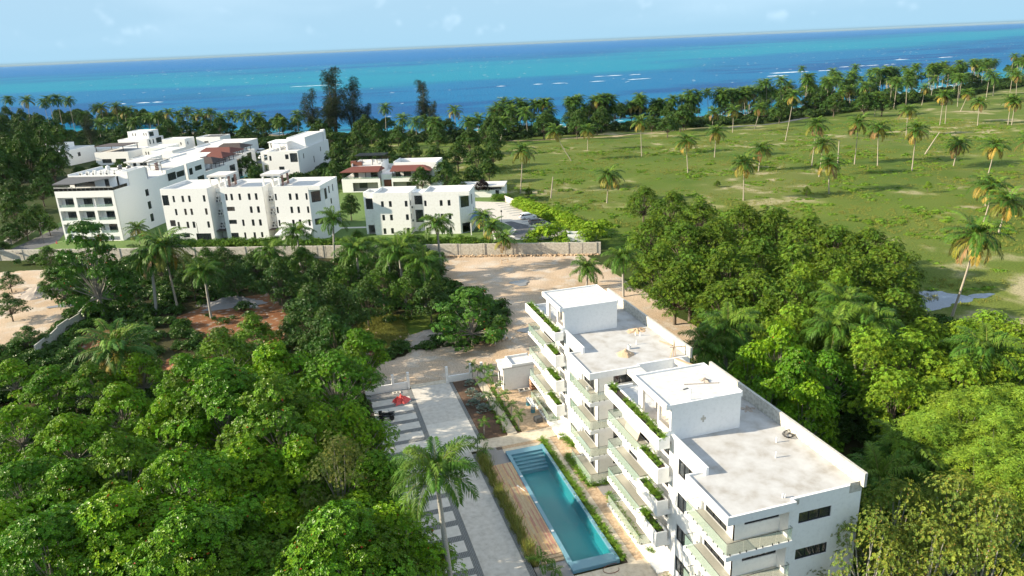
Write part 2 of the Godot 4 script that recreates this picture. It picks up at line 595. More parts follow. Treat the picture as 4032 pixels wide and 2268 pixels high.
func put_col(d: PackedByteArray, at: int, c: Color) -> void:
	d[at] = int(clampf(c.r, 0, 1) * 255.0)
	d[at + 1] = int(clampf(c.g, 0, 1) * 255.0)
	d[at + 2] = int(clampf(c.b, 0, 1) * 255.0)


func detail_tex(sd: int, dark: float) -> NoiseTexture2D:
	var n := FastNoiseLite.new()
	n.seed = sd
	n.frequency = 0.03
	n.fractal_octaves = 5
	n.fractal_gain = 0.65
	var g := Gradient.new()
	g.offsets = PackedFloat32Array([0.1, 0.5, 0.9])
	g.colors = PackedColorArray([srgb(dark, dark, dark), srgb(0.85, 0.85, 0.85), Color.WHITE])
	var t := NoiseTexture2D.new()
	t.width = 512
	t.height = 512
	t.seamless = true
	t.noise = n
	t.color_ramp = g
	return t


func ground_material(called: String, im: Image, sd: int, dark: float) -> StandardMaterial3D:
	var m := plain(called, Color.WHITE, 0.95, 0.25)
	m.albedo_texture = ImageTexture.create_from_image(im)
	m.detail_enabled = true
	m.detail_blend_mode = BaseMaterial3D.BLEND_MODE_MUL
	m.detail_uv_layer = BaseMaterial3D.DETAIL_UV_2
	m.detail_albedo = detail_tex(sd, dark)
	return m


func build_terrain() -> void:
	hill.seed = 3
	hill.frequency = 0.02
	hill.fractal_octaves = 4
	# the wide land
	var area := Rect2(-330, -720, 960, 740)
	var w := 1280
	var h := 984
	var n1 := noise_bytes(w, h, 0.012, 11)
	var n2 := noise_bytes(w, h, 0.05, 12)
	var n3 := noise_bytes(w, h, 0.006, 13)
	var d := PackedByteArray()
	d.resize(w * h * 3)
	var grass_a := srgb(0.078, 0.138, 0.017)
	var grass_b := srgb(0.138, 0.182, 0.032)
	var grass_c := srgb(0.20, 0.20, 0.074)
	var bare := srgb(0.52, 0.43, 0.31)
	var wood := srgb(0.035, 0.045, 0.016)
	var sand := srgb(0.55, 0.44, 0.30)
	var red := srgb(0.32, 0.16, 0.07)
	for j in h:
		var z := area.position.y + (j + 0.5) / h * area.size.y
		var e := compound_edge(z)
		for i in w:
			var x := area.position.x + (i + 0.5) / w * area.size.x
			var at := j * w + i
			var a := n1[at] / 255.0
			var b := n2[at] / 255.0
			var q := n3[at] / 255.0
			var di := inland(x, z)
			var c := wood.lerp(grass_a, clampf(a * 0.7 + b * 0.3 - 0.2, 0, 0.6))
			var field := smoothstep(e - 2.0, e + 4.0, x) * smoothstep(20.0, 60.0, di + (a - 0.5) * 40.0)
			if field > 0.0:
				var g := grass_a.lerp(grass_b, clampf(a * 1.3 - 0.1, 0, 1)).lerp(grass_c, clampf((q - 0.45) * 1.6 + (b - 0.5) * 0.6, 0, 0.75))
				var bk := smoothstep(0.54, 0.70, b * 0.55 + a * 0.45) * smoothstep(0.40, 0.55, q)
				g = g.lerp(bare, bk * 0.75)
				g = g.lerp(red, smoothstep(0.72, 0.86, 1.0 - q * 0.5 - b * 0.5) * 0.7)
				c = c.lerp(g, field)
			c = c.lerp(sand, 1.0 - smoothstep(6.0, 16.0, di + (b - 0.5) * 10.0))
			put_col(d, at * 3, c)
	var im := Image.create_from_data(w, h, false, Image.FORMAT_RGB8, d)
	var xs := axis([[-3000, -330, 20], [-330, -90, 40], [-90, 330, 140], [330, 640, 50], [640, 4000, 30]])
	var zs := axis([[-2600, -720, 20], [-720, -430, 60], [-430, -60, 123], [-60, 200, 12]])
	var wide := sheet(xs, zs, func(x: float, z: float) -> float:
		var y := land(x, z)
		if inland(x, z) > 25.0:
			y += hill.get_noise_2d(x, z) * 0.5 * smoothstep(0, 30, x - compound_edge(z)) * smoothstep(9.0, 18.0, Vector2(x - 104.6, z + 93.5).length())
		if x > -86.0 and x < 58.0 and z > -196.0 and z < -30.0:
			y -= 0.3
		if x > 15.0 and x < 27.5 and z > -76.0 and z < -47.0:
			y -= 3.0
		return y, area, 7.0)
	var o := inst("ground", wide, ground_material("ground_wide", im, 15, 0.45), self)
	o.set_meta("kind", "structure")
	# the building lot and the soil under the near trees
	var lot := Rect2(-88, -190, 152, 162)
	w = 960
	h = 1020
	var m1 := noise_bytes(w, h, 0.008, 21, 6)
	var m2 := noise_bytes(w, h, 0.03, 22, 6)
	var m3 := noise_bytes(w, h, 0.1, 23, 4)
	var k_sand := mask_of([PackedVector2Array([Vector2(4.3, -95.1), Vector2(7.3, -102.4), Vector2(14.1, -106.9), Vector2(23.9, -105.0), Vector2(28.3, -106.4), Vector2(33.1, -118.4), Vector2(30.3, -130.4), Vector2(25.0, -136.7), Vector2(28.1, -153.4), Vector2(29.9, -158.2), Vector2(62.5, -145.5), Vector2(61.3, -135.7), Vector2(61.0, -124.9), Vector2(60.9, -108.8), Vector2(60.7, -96.7), Vector2(53.3, -87.8), Vector2(38.0, -75.0), Vector2(38.0, -93.0), Vector2(17.0, -94.2), Vector2(5.0, -94.0)]), PackedVector2Array([Vector2(17.0, -95.0), Vector2(38.0, -95.0), Vector2(38.0, -60.0), Vector2(37.3, -60.0), Vector2(28.0, -80.0), Vector2(24.0, -86.0), Vector2(17.0, -92.0)]), PackedVector2Array([Vector2(-88.8, -202.4), Vector2(-58.0, -191.3), Vector2(-50.3, -169.7), Vector2(-43.2, -153.3), Vector2(-44.6, -138.3), Vector2(-49.7, -134.6), Vector2(-63.7, -136.7)])], lot, w, h)
	var k_red := mask_of([PackedVector2Array([Vector2(-24.5, -138.4), Vector2(-19.6, -144.4), Vector2(-8.0, -147.0), Vector2(-4.7, -132.2), Vector2(-5.4, -116.6), Vector2(-10.0, -113.3), Vector2(-16.3, -119.3)]), PackedVector2Array([Vector2(-24.4, -114.3), Vector2(-22.3, -120.0), Vector2(-14.8, -115.3), Vector2(-13.0, -105.4), Vector2(-18.6, -102.1)]), PackedVector2Array([Vector2(-39.6, -138.3), Vector2(-31.2, -134.8), Vector2(-29.5, -124.6), Vector2(-37.9, -128.0)]), PackedVector2Array([Vector2(3.7, -116.5), Vector2(10.4, -117.5), Vector2(8.3, -105.9), Vector2(3.3, -111.3)])], lot, w, h)
	var k_grass := mask_of([PackedVector2Array([Vector2(3.1, -116.7), Vector2(9.8, -123.9), Vector2(21.4, -121.2), Vector2(18.6, -110.4), Vector2(9.1, -107.2)]), PackedVector2Array([Vector2(61.2, -145.1), Vector2(72.5, -154.9), Vector2(64.4, -124.8), Vector2(60.9, -126.3)])], lot, w, h)
	d = PackedByteArray()
	d.resize(w * h * 3)
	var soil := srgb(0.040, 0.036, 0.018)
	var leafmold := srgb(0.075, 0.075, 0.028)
	var s_a := srgb(0.47, 0.345, 0.23)
	var s_b := srgb(0.62, 0.49, 0.37)
	var s_c := srgb(0.57, 0.51, 0.44)
	var s_d := srgb(0.68, 0.60, 0.50)
	var r_a := srgb(0.16, 0.065, 0.03)
	var r_b := srgb(0.34, 0.17, 0.085)
	var rubble := srgb(0.34, 0.30, 0.26)
	for at in w * h:
		var a := m1[at] / 255.0
		var b := m2[at] / 255.0
		var f := m3[at] / 255.0
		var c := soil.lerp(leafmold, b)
		var g := k_grass[at] / 255.0
		if g > 0.02:
			c = c.lerp(grass_a.lerp(grass_b, b), smoothstep(0.35, 0.6, g + (b - 0.5) * 0.7))
		var r := k_red[at] / 255.0
		if r > 0.02:
			c = c.lerp(r_a.lerp(r_b, b).lerp(rubble, smoothstep(0.55, 0.75, f)), smoothstep(0.4, 0.6, r + (b - 0.5) * 0.8))
		var s := k_sand[at] / 255.0
		if s > 0.02:
			var q := s_a.lerp(s_b, clampf(a * 1.4 - 0.1, 0, 1)).lerp(s_c, smoothstep(0.45, 0.75, b) * 0.7).lerp(s_d, smoothstep(0.55, 0.8, f * 0.4 + b * 0.6) * 0.6)
			c = c.lerp(q, smoothstep(0.38, 0.62, s + (b - 0.5) * 0.55))
		put_col(d, at * 3, c)
	im = Image.create_from_data(w, h, false, Image.FORMAT_RGB8, d)
	var near := sheet(axis([[-88, 64, 152]]), axis([[-190, -28, 162]]), func(x: float, z: float) -> float:
		if x > 19.45 and x < 23.4 and z > -71.9 and z < -51.0:
			return -2.2
		var t := x * S5 - z * C5
		var away := smoothstep(156.6, 158.2, t) * -0.8
		var edge := smoothstep(0.0, 6.0, minf(minf(x + 88.0, 64.0 - x), z + 190.0))
		var flat := 1.0 - smoothstep(-96.0, -93.5, z) * (1.0 - smoothstep(1.0, 5.0, absf(x - 24.0) - 18.0))
		return lerpf(-0.35, -0.03, edge) + away + (hill.get_noise_2d(x * 6.0, z * 6.0) * 0.16 + hill.get_noise_2d(x * 25.0, z * 25.0) * 0.06) * flat, lot, 5.0)
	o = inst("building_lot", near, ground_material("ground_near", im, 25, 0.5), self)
	o.set_meta("kind", "structure")


func build_sea() -> void:
	var v := PackedVector3Array()
	var c := PackedColorArray()
	var nn := PackedVector3Array()
	var idx := PackedInt32Array()
	var rs := [150.0]
	while rs[-1] < 26000.0:
		rs.push_back(rs[-1] * 1.022 + 1.0)
	var na := 420
	var patch := FastNoiseLite.new()
	patch.seed = 8
	patch.frequency = 0.0016
	patch.fractal_octaves = 5
	var fine := FastNoiseLite.new()
	fine.seed = 18
	fine.frequency = 0.012
	fine.fractal_octaves = 4
	var deep := Color(0.0, 0.115, 0.31)
	var mid := Color(0.0, 0.120, 0.27)
	var turq := Color(0.0, 0.185, 0.285)
	var reef := Color(0.001, 0.070, 0.205)
	var pale := Color(0.03, 0.26, 0.32)
	for i in rs.size():
		for j in na + 1:
			var a := deg_to_rad(-65.0 + 150.0 * j / na)
			var x: float = sin(a) * rs[i]
			var z: float = -cos(a) * rs[i]
			var d := -inland(x, z)
			v.push_back(Vector3(x, SEA, z))
			nn.push_back(Vector3.UP)
			var p := patch.get_noise_2d(x * 0.6 - z * 0.25, z + x * 0.2)
			var f := fine.get_noise_2d(x * 0.35, z)
			var k := mid.lerp(reef, smoothstep(-0.15, 0.25, p + f * 0.7) * smoothstep(30.0, 140.0, d))
			k = k.lerp(pale, (1.0 - smoothstep(0.0, 60.0, d)) * 0.7)
			var band := smoothstep(360.0, 760.0, d + p * 420.0 + f * 130.0) * (1.0 - smoothstep(900.0, 2300.0, d + p * 700.0))
			k = k.lerp(turq, band)
			k = k.lerp(deep, smoothstep(900.0, 3400.0, d + p * 700.0))
			c.push_back(k)
	for i in rs.size() - 1:
		for j in na:
			var q := i * (na + 1) + j
			idx.append_array([q, q + na + 1, q + na + 2, q, q + na + 2, q + 1])
	var arr := []
	arr.resize(Mesh.ARRAY_MAX)
	arr[Mesh.ARRAY_VERTEX] = v
	arr[Mesh.ARRAY_NORMAL] = nn
	arr[Mesh.ARRAY_COLOR] = c
	arr[Mesh.ARRAY_INDEX] = idx
	var m := ArrayMesh.new()
	m.add_surface_from_arrays(Mesh.PRIMITIVE_TRIANGLES, arr)
	var w := plain("sea_water", Color.WHITE, 0.35, 0.07)
	w.vertex_color_use_as_albedo = true
	ripples(w, 34.0, 55.0)
	var o := inst("sea", m, w, self)
	o.set_meta("kind", "structure")
	# breakers and whitecaps: low ridges of foam
	var foam := plain("foam", srgb(0.72, 0.75, 0.77), 0.9)
	var b := MB.new()
	rng.seed = 44
	for i in 420:
		var x := rng.randf_range(-500, 1900)
		var d := 60.0 + pow(rng.randf(), 1.6) * 2200.0
		var z := shore(x) - d / 0.85
		crest(b, x, z, rng.randf_range(1.0, 2.6) * (1.0 + d / 900.0), rng.randf_range(0.4, 0.9) * (1.0 + d / 1500.0), 0.15)
	for r in [[646, -840, 40, 3, 14], [560, -790, 20, 3, 5], [790, -890, 40, 3, 6], [50, -1220, 60, 4, 6], [-150, -1000, 40, 3, 5], [330, -900, 120, 4, 6], [480, -1010, 60, 4, 5], [980, -1000, 60, 3, 6]]:
		for k in int(r[4]):
			var x: float = r[0] + rng.randf_range(-1, 1) * r[2]
			crest(b, x, r[1] + (x - r[0]) * 0.12 + rng.randf_range(-1, 1) * r[3], rng.randf_range(4.0, 14.0), rng.randf_range(0.8, 2.2), 0.4)
	for i in 420:
		var x := -150.0 + i * 1.9
		var z := shore(x) + 2.0 + 2.5 * sin(x * 0.13) + rng.randf_range(-2.0, 2.0)
		crest(b, x, z - (0.0 if i % 3 else rng.randf_range(5.0, 16.0)), rng.randf_range(1.5, 3.4), rng.randf_range(0.4, 1.3), 0.2)
	var fo := obj("sea_foam", b, foam, self)
	fo.set_meta("kind", "stuff")
	tag(fo, "white foam of breakers and whitecaps on the blue sea", "foam")


func crest(b: MB, x: float, z: float, l: float, w: float, h: float) -> void:
	var a := rng.randf_range(-0.25, 0.1)
	var t := Transform3D(Basis(Vector3.UP, a), Vector3(x, SEA + 0.02, z))
	var p := [Vector3(-l, 0, 0), Vector3(-l * 0.4, 0, -w), Vector3(l * 0.5, 0, -w * 0.8), Vector3(l, 0, 0), Vector3(l * 0.3, 0, w), Vector3(-l * 0.5, 0, w * 0.7)]
	var top := t * Vector3(0, h, 0)
	for i in 6:
		b.tri(top, t * p[i], t * p[(i + 1) % 6])


# a worn strip that lies on the land along given points
func track(called: String, pts: Array, width: float, m: Material, label: String) -> void:
	var b := MB.new()
	var row := []
	for i in pts.size() - 1:
		var a := Vector2(pts[i][0], pts[i][1])
		var c := Vector2(pts[i + 1][0], pts[i + 1][1])
		var n := maxi(1, int(a.distance_to(c) / 3.0))
		var s := (c - a).normalized().orthogonal()
		for k in n:
			var p := a.lerp(c, float(k) / n)
			var w := width * (0.75 + 0.5 * hill.get_noise_2d(p.x * 9.0, p.y * 9.0))
			row.push_back([p - s * w, p + s * w])
	for i in row.size() - 1:
		var q := []
		for e in [row[i][0], row[i][1], row[i + 1][1], row[i + 1][0]]:
			q.push_back(Vector3(e.x, land(e.x, e.y) + hill.get_noise_2d(e.x, e.y) * 0.5 * smoothstep(0, 30, e.x - compound_edge(e.y)) + 0.09, e.y))
		b.quad(q[0], q[1], q[2], q[3])
	struct(called, b, m, label)


# ---------------------------------------------------------------- walls and windows
# o: lower corner at the left hand seen from outside; u: to the right seen from outside
func facade(parent: Node3D, o: Vector3, u: Vector3, w: float, h: float, wins: Array, m: Material, th := 0.22, called := "wall", holes: Array = []) -> MeshInstance3D:
	var b := MB.new()
	var cut := []
	for k in wins:
		cut.push_back([k[0], k[1], k[2], k[3]])
	cut.append_array(holes)
	b.wall(w, h, cut, th)
	var basis := Basis(u, Vector3.UP, u.cross(Vector3.UP))
	var f := obj(called, b, m, parent)
	f.transform = Transform3D(basis, o)
	for k in wins:
		var n: Node3D = window(k[2], k[3], k[4] if k.size() > 4 else "small", k[5] if k.size() > 5 else 0)
		parent.add_child(n, true)
		n.transform = Transform3D(basis, o + u * k[0] + Vector3.UP * k[1])
	return f


# frame with panes; kinds: small (one sash over a low one), slide (tall panes side by side), strip, dark
func window(w: float, h: float, kind: String, look: int) -> Node3D:
	var key := "%.2f %.2f %s %d" % [w, h, kind, look]
	if win_cache.has(key):
		return win_cache[key].duplicate()
	var f := 0.05 if kind == "small" else 0.06
	var b := MB.new()
	var z0 := -0.16
	var z1 := -0.07
	b.box(0, w, 0, f, z0, z1)
	b.box(0, w, h - f, h, z0, z1)
	b.box(0, f, f, h - f, z0, z1)
	b.box(w - f, w, f, h - f, z0, z1)
	var cols := 1
	var bar := -1.0
	if kind == "slide" or kind == "strip":
		cols = clampi(roundi(w / 0.85), 2, 6)
	elif kind == "small":
		bar = h * 0.28
		b.box(f, w - f, bar - 0.03, bar + 0.03, z0, z1)
	var cw := (w - f) / cols
	for k in range(1, cols):
		b.box(k * cw + f * 0.1, k * cw + f * 0.9, f, h - f, z0 - 0.01, z1 + 0.01)
	var o := MeshInstance3D.new()
	o.name = "window"
	o.mesh = b.mesh()
	o.material_override = M["window_frame"]
	for k in cols:
		var y := f
		for top in ([bar, h - f] if bar > 0 else [h - f]):
			var p := MB.new()
			p.box(k * cw + f, (k + 1) * cw, y, top, -0.12, -0.112)
			obj("pane", p, M["window_glass"], o)
			y = top + 0.03
	# what stands behind the glass
	var back := MB.new()
	if look == 1:
		var n := int(w / 0.12) + 2
		for k in n:
			var x0 := w * k / n
			var x1 := w * (k + 1) / n
			var a := -0.24 if k % 2 else -0.29
			var c := -0.29 if k % 2 else -0.24
			back.quad(Vector3(x0, h, a), Vector3(x1, h, c), Vector3(x1, 0, c), Vector3(x0, 0, a))
		obj("curtain", back, M["curtain"], o)
	back = MB.new()
	back.face(Vector3(-0.3, -0.3, -1.2), Vector3(w + 0.6, 0, 0), Vector3(0, h + 0.6, 0))
	obj("room_back", back, M["interior"], o)
	win_cache[key] = o
	return o.duplicate()


func rail(parent: Node3D, a: Vector3, b: Vector3, clamps := true) -> void:
	var l := a.distance_to(b)
	var u := (b - a) / l
	var n := maxi(1, roundi(l / 1.35))
	var basis := Basis(u, Vector3.UP, u.cross(Vector3.UP))
	for k in n:
		var g := MB.new()
		g.box(l * k / n + 0.012, l * (k + 1) / n - 0.012, 0.05, 1.08, -0.006, 0.006)
		obj("glass_panel", g, M["rail_glass"], parent).transform = Transform3D(basis, a)
	var r := MB.new()
	r.box(0, l, 1.081, 1.105, -0.014, 0.014)
	if clamps:
		for k in n:
			for q in [0.2, 0.8]:
				var x: float = l * (k + q) / n
				r.box(x - 0.03, x + 0.03, -0.13, 0.16, 0.008, 0.05)
				r.box(x - 0.03, x + 0.03, 0.06, 0.16, -0.04, -0.008)
	obj("railing_fittings", r, M["dark_metal"], parent).transform = Transform3D(basis, a)


func slab(parent: Node3D, called: String, m: String, x0: float, x1: float, y0: float, y1: float, z0: float, z1: float) -> MeshInstance3D:
	return obj(called, bx(x0, x1, y0, y1, z0, z1), M[m], parent)


# ---------------------------------------------------------------- the two new blocks
const LV := [0.3, 3.45, 6.6, 9.8]

func apartment_block(dz: float, far_block: bool) -> void:
	var where := "beyond its twin" if far_block else "with windows in its shaded end wall"
	var t := thing("apartment_block", "new white apartment block with glass balconies, " + where, "apartment block", Vector3(32, 0, -48 + dz))
	var X := -32.0
	var Z := 48.0
	var U := Vector3.UP
	var west := Vector3(0, 0, 1)
	var south := Vector3(1, 0, 0)
	var ww: StandardMaterial3D = M["white_wall"]
	# section A, recessed behind long balconies
	var wa := []
	for y in LV:
		wa.push_back([1.5, y + 0.03, 4.2, 2.35, "slide", 1])
		wa.push_back([7.4, y + 0.95, 2.6, 1.5, "slide", 0])
	facade(t, Vector3(27.6 + X, 0, -59 + Z), west, 10.6, 12.64, wa, ww)
	# section B, plain wall with one window per floor
	var wb := []
	for y in LV:
		wb.push_back([1.35, y + 0.85, 2.45, 1.55, "slide", 0])
	facade(t, Vector3(27.05 + X, 0, -48.4 + Z), west, 5.2, 12.64, wb, ww, 0.5)
	slab(t, "wall", "white_wall", 27.06 + X, 27.59 + X, 0, 12.63, -48.62 + Z, -48.405 + Z)
	# section C, corner behind wrapped balconies
	var wc := []
	for y in LV:
		wc.push_back([0.25, y + 0.04, 2.95, 2.3, "slide", 0])
	facade(t, Vector3(27.2 + X, 0, -43.19 + Z), west, 4.19, 12.64, wc, ww, 0.2)
	slab(t, "wall", "white_wall", 27.21 + X, 27.6 + X, 0, 12.6, -43.42 + Z, -43.2 + Z)
	var ws := []
	for y in LV:
		if far_block:
			ws.push_back([1.7, y + 0.95, 2.2, 1.35, "slide", 0])
		else:
			ws.push_back([0.8, y + 1.18, 2.95, 0.95, "slide", 0])
	facade(t, Vector3(27.2 + X, 0, -38.998 + Z), south, 4.0, 12.62, ws, ww, 0.2)
	slab(t, "wall", "white_wall", 31.0 + X, 31.198 + X, 0, 12.61, -38.99 + Z, -38.01 + Z)
	var wm := []
	for y in LV:
		wm.push_back([0.65, y + 1.0, 2.8, 0.95, "slide", 0])
	facade(t, Vector3(31.2 + X, 0, -38.0 + Z), south, 6.0, 12.98, wm, ww, 0.22)
	facade(t, Vector3(37.2 + X, 0, -38.005 + Z), Vector3(0, 0, -1), 20.99, 12.98, [], ww)
	facade(t, Vector3(37.195 + X, 0, -59 + Z), Vector3(-1, 0, 0), 9.59, 12.98, [], ww)
	for k in [1, 2, 3]:
		slab(t, "floor_slab", "interior", 27.7 + X, 36.9 + X, LV[k] - 0.3, LV[k] - 0.02, -58.7 + Z, -39.3 + Z)
	# balconies
	for i in 4:
		var y: float = LV[i]
		var dep := 0.42
		var bt := 0.0 if i == 0 else y - dep
		slab(t, "balcony_slab", "white_wall", 25.95 + X, 27.595 + X, bt, y, -59 + Z, -48.01 + Z)
		slab(t, "balcony_floor", "tile_floor", 26.15 + X, 27.58 + X, y + 0.002, y + 0.014, -58.8 + Z, -51.95 + Z)
		rail(t, Vector3(26.02 + X, y, -58.93 + Z), Vector3(26.02 + X, y, -51.98 + Z))
		rail(t, Vector3(27.55 + X, y, -58.93 + Z), Vector3(26.05 + X, y, -58.93 + Z))
		rail(t, Vector3(26.05 + X, y, -51.96 + Z), Vector3(27.5 + X, y, -51.96 + Z))
		if i > 0:
			planter(t, 25.7 + X, 26.75 + X, y - dep, y + 1.02, -51.85 + Z, -48.0 + Z)
		var b := MB.new()
		b.box(25.65 + X, 27.195 + X, bt, y, -43.4 + Z, -39.0 + Z)
		var se := 28.35 if far_block else 31.2
		b.box(25.65 + X, se + X, bt + 0.001, y - 0.001, -38.995 + Z, -37.6 + Z)
		obj("balcony_slab", b, ww, t)
		b = MB.new()
		b.box(25.85 + X, 27.19 + X, y + 0.003, y + 0.015, -43.2 + Z, -39.0 + Z)
		b.box(25.85 + X, se - 0.05 + X, y + 0.003, y + 0.015, -38.99 + Z, -37.78 + Z)
		obj("balcony_floor", b, M["tile_floor"], t)
		rail(t, Vector3(25.72 + X, y, -43.33 + Z), Vector3(25.72 + X, y, -37.67 + Z))
		rail(t, Vector3(27.1 + X, y, -43.33 + Z), Vector3(25.75 + X, y, -43.33 + Z))
		rail(t, Vector3(25.75 + X, y, -37.67 + Z), Vector3(se - 0.07 + X, y, -37.67 + Z))
		if not far_block:
			rail(t, Vector3(31.13 + X, y, -37.69 + Z), Vector3(31.13 + X, y, -37.98 + Z), false)
	# roof: main slab, corner overhang, decks
	var b := MB.new()
	b.box(27.3 + X, 36.94 + X, 12.66, 13.0, -58.9 + Z, -38.25 + Z)
	obj("roof_slab", b, M["roof_concrete"], t)
	b = MB.new()
	b.box(25.6 + X, 31.195 + X, 12.45, 12.985, -43.4 + Z, -37.55 + Z)
	obj("roof_slab", b, ww, t)
	b = MB.new()
	b.box(25.78 + X, 31.05 + X, 12.99, 13.004, -43.25 + Z, -37.72 + Z)
	obj("roof_deck", b, M["roof_concrete"], t)
	b = MB.new()
	b.box(25.6 + X, 25.77 + X, 12.986, 13.16, -43.4 + Z, -37.55 + Z)
	b.box(25.771 + X, 31.195 + X, 12.986, 13.14, -37.71 + Z, -37.551 + Z)
	b.box(25.771 + X, 27.0 + X, 12.986, 13.15, -43.4 + Z, -43.26 + Z)
	b.box(31.056 + X, 31.196 + X, 12.986, 13.13, -38.0 + Z, -37.712 + Z)
	b.box(31.2 + X, 36.95 + X, 12.985, 13.09, -38.2 + Z, -37.999 + Z)
	obj("roof_rim", b, ww, t)
	b = MB.new()
	b.box(36.96 + X, 37.21 + X, 12.99, 14.15, -59.01 + Z, -37.6 + Z)
	obj("parapet", b, M["raw_concrete"], t)
	slab(t, "parapet", "white_wall", 27.05 + X, 27.29 + X, 12.645, 13.68, -48.4 + Z, -42.9 + Z)
	slab(t, "parapet", "raw_concrete", 33.6 + X, 36.95 + X, 12.99, 13.75, -59.0 + Z, -58.8 + Z)
	# terrace with the long planter, and the roof room
	slab(t, "terrace_slab", "roof_white", 26.7 + X, 29.0 + X, 12.66, 13.01, -58.99 + Z, -48.63 + Z)
	planter(t, 25.7 + X, 26.74 + X, 12.62, 13.66, -59.0 + Z, -48.0 + Z)
	slab(t, "parapet", "white_wall", 26.75 + X, 27.0 + X, 12.98, 14.0, -50.3 + Z, -48.41 + Z)
	slab(t, "parapet", "white_wall", 26.75 + X, 28.6 + X, 12.98, 13.3, -59.0 + Z, -58.85 + Z)
	var pb := facade(t, Vector3(27.0 + X, 13.005, -48.38 + Z), south, 6.55, 3.0, [], ww, 0.24)
	pb.name = "room_wall"
	slab(t, "room_wall", "beige_wall", 28.6 + X, 28.82 + X, 13.005, 16.0, -54.4 + Z, -48.63 + Z)
	slab(t, "room_wall", "white_wall", 33.3 + X, 33.545 + X, 13.005, 16.0, -54.4 + Z, -48.625 + Z)
	slab(t, "room_wall", "white_wall", 28.83 + X, 33.29 + X, 13.005, 16.0, -54.4 + Z, -54.2 + Z)
	slab(t, "column", "white_wall", 26.95 + X, 27.2 + X, 13.015, 15.95, -54.3 + Z, -53.5 + Z)
	slab(t, "column", "white_wall", 26.95 + X, 27.2 + X, 13.015, 15.95, -50.65 + Z, -50.4 + Z)
	slab(t, "room_roof", "white_wall", 26.5 + X, 33.66 + X, 15.96, 16.3, -54.6 + Z, -48.37 + Z)
	slab(t, "roof_deck", "roof_white", 26.66 + X, 33.5 + X, 16.301, 16.312, -54.45 + Z, -48.55 + Z)
	b = MB.new()
	b.box(26.5 + X, 26.65 + X, 16.302, 16.47, -54.6 + Z, -48.371 + Z)
	b.box(26.651 + X, 33.66 + X, 16.302, 16.46, -54.6 + Z, -54.46 + Z)
	b.box(33.51 + X, 33.661 + X, 16.302, 16.455, -54.459 + Z, -48.371 + Z)
	b.box(26.651 + X, 33.5 + X, 16.302, 16.36, -48.51 + Z, -48.372 + Z)
	obj("roof_rim", b, ww, t)
	# stains of unpainted render
	if far_block:
		# stair core and connecting slab towards the other block
		slab(t, "stair_core", "white_wall", 31.3 + X, 35.3 + X, 0, 11.2, -37.99 + Z, -34.06 + Z)
		slab(t, "stair_core", "white_wall", 35.31 + X, 36.9 + X, 0, 12.2, -37.99 + Z, -34.07 + Z)
		slab(t, "connecting_slab", "roof_white", 29.7 + X, 31.28 + X, 12.5, 12.99, -37.54 + Z, -34.2 + Z)
		slab(t, "connecting_slab", "roof_white", 35.35 + X, 36.2 + X, 12.6, 13.02, -37.98 + Z, -34.2 + Z)
		slab(t, "connecting_slab", "white_wall", 31.29 + X, 35.34 + X, 12.62, 13.0, -34.4 + Z, -34.06 + Z)
		slab(t, "wall", "white_wall", 30.7 + X, 31.28 + X, 0, 12.48, -37.5 + Z, -34.3 + Z)
		for y in LV:
			slab(t, "door", "brown_door", 30.62 + X, 30.69 + X, y + 0.02, y + 2.15, -36.6 + Z, -35.6 + Z)
		slab(t, "walkway_slab", "white_wall", 29.0 + X, 30.69 + X, 9.4, 9.78, -37.6 + Z, -34.2 + Z)
		slab(t, "walkway_slab", "white_wall", 29.0 + X, 30.69 + X, 6.2, 6.58, -37.6 + Z, -34.2 + Z)
		slab(t, "walkway_slab", "white_wall", 29.0 + X, 30.69 + X, 3.05, 3.43, -37.6 + Z, -34.2 + Z)
	else:
		var c := MB.new()
		for q in [[0.0, 0.32, 0.0], [-0.16, 0.12, 0.0], [0.16, 0.12, 0.0]]:
			c.box(30.0 + X + q[0] - 0.075, 30.0 + X + q[0] + 0.075, 14.55 - q[1], 14.55 + q[1], -48.378 + Z, -48.366 + Z)
		obj("bare_patch", c, M["stone_wall"], t)
		c = MB.new()
		c.box(36.1 + X, 37.2 + X, 12.45, 13.3, -37.998 + Z, -37.985 + Z)
		obj("bare_patch", c, M["raw_concrete"], t)
		c = MB.new()
		c.box(31.21 + X, 31.75 + X, 12.55, 12.97, -37.998 + Z, -37.986 + Z)
		obj("bare_patch", c, M["raw_concrete"], t)


func planter(t: Node3D, x0: float, x1: float, y0: float, y1: float, z0: float, z1: float) -> void:
	var b := MB.new()
	b.box(x0, x0 + 0.14, y0, y1, z0, z1)
	b.box(x1 - 0.14, x1, y0, y1, z0, z1)
	b.box(x0 + 0.141, x1 - 0.141, y0, y1 - 0.001, z1 - 0.14, z1)
	b.box(x0 + 0.141, x1 - 0.141, y0, y1 - 0.001, z0, z0 + 0.14)
	b.box(x0 + 0.141, x1 - 0.141, y0 + 0.001, y0 + 0.15, z0 + 0.141, z1 - 0.141)
	var p := obj("planter_box", b, M["white_wall"], t)
	var s := bx(x0 + 0.142, x1 - 0.142, y1 - 0.4, y1 - 0.12, z0 + 0.142, z1 - 0.142)
	obj("planter_soil", s, M["soil_dark"], p)


# ---------------------------------------------------------------- the yard between the drive and the blocks
func flat(x0: float, x1: float, z0: float, z1: float, y: float) -> MB:
	return bx(x0, x1, y - 0.12, y, z0, z1)


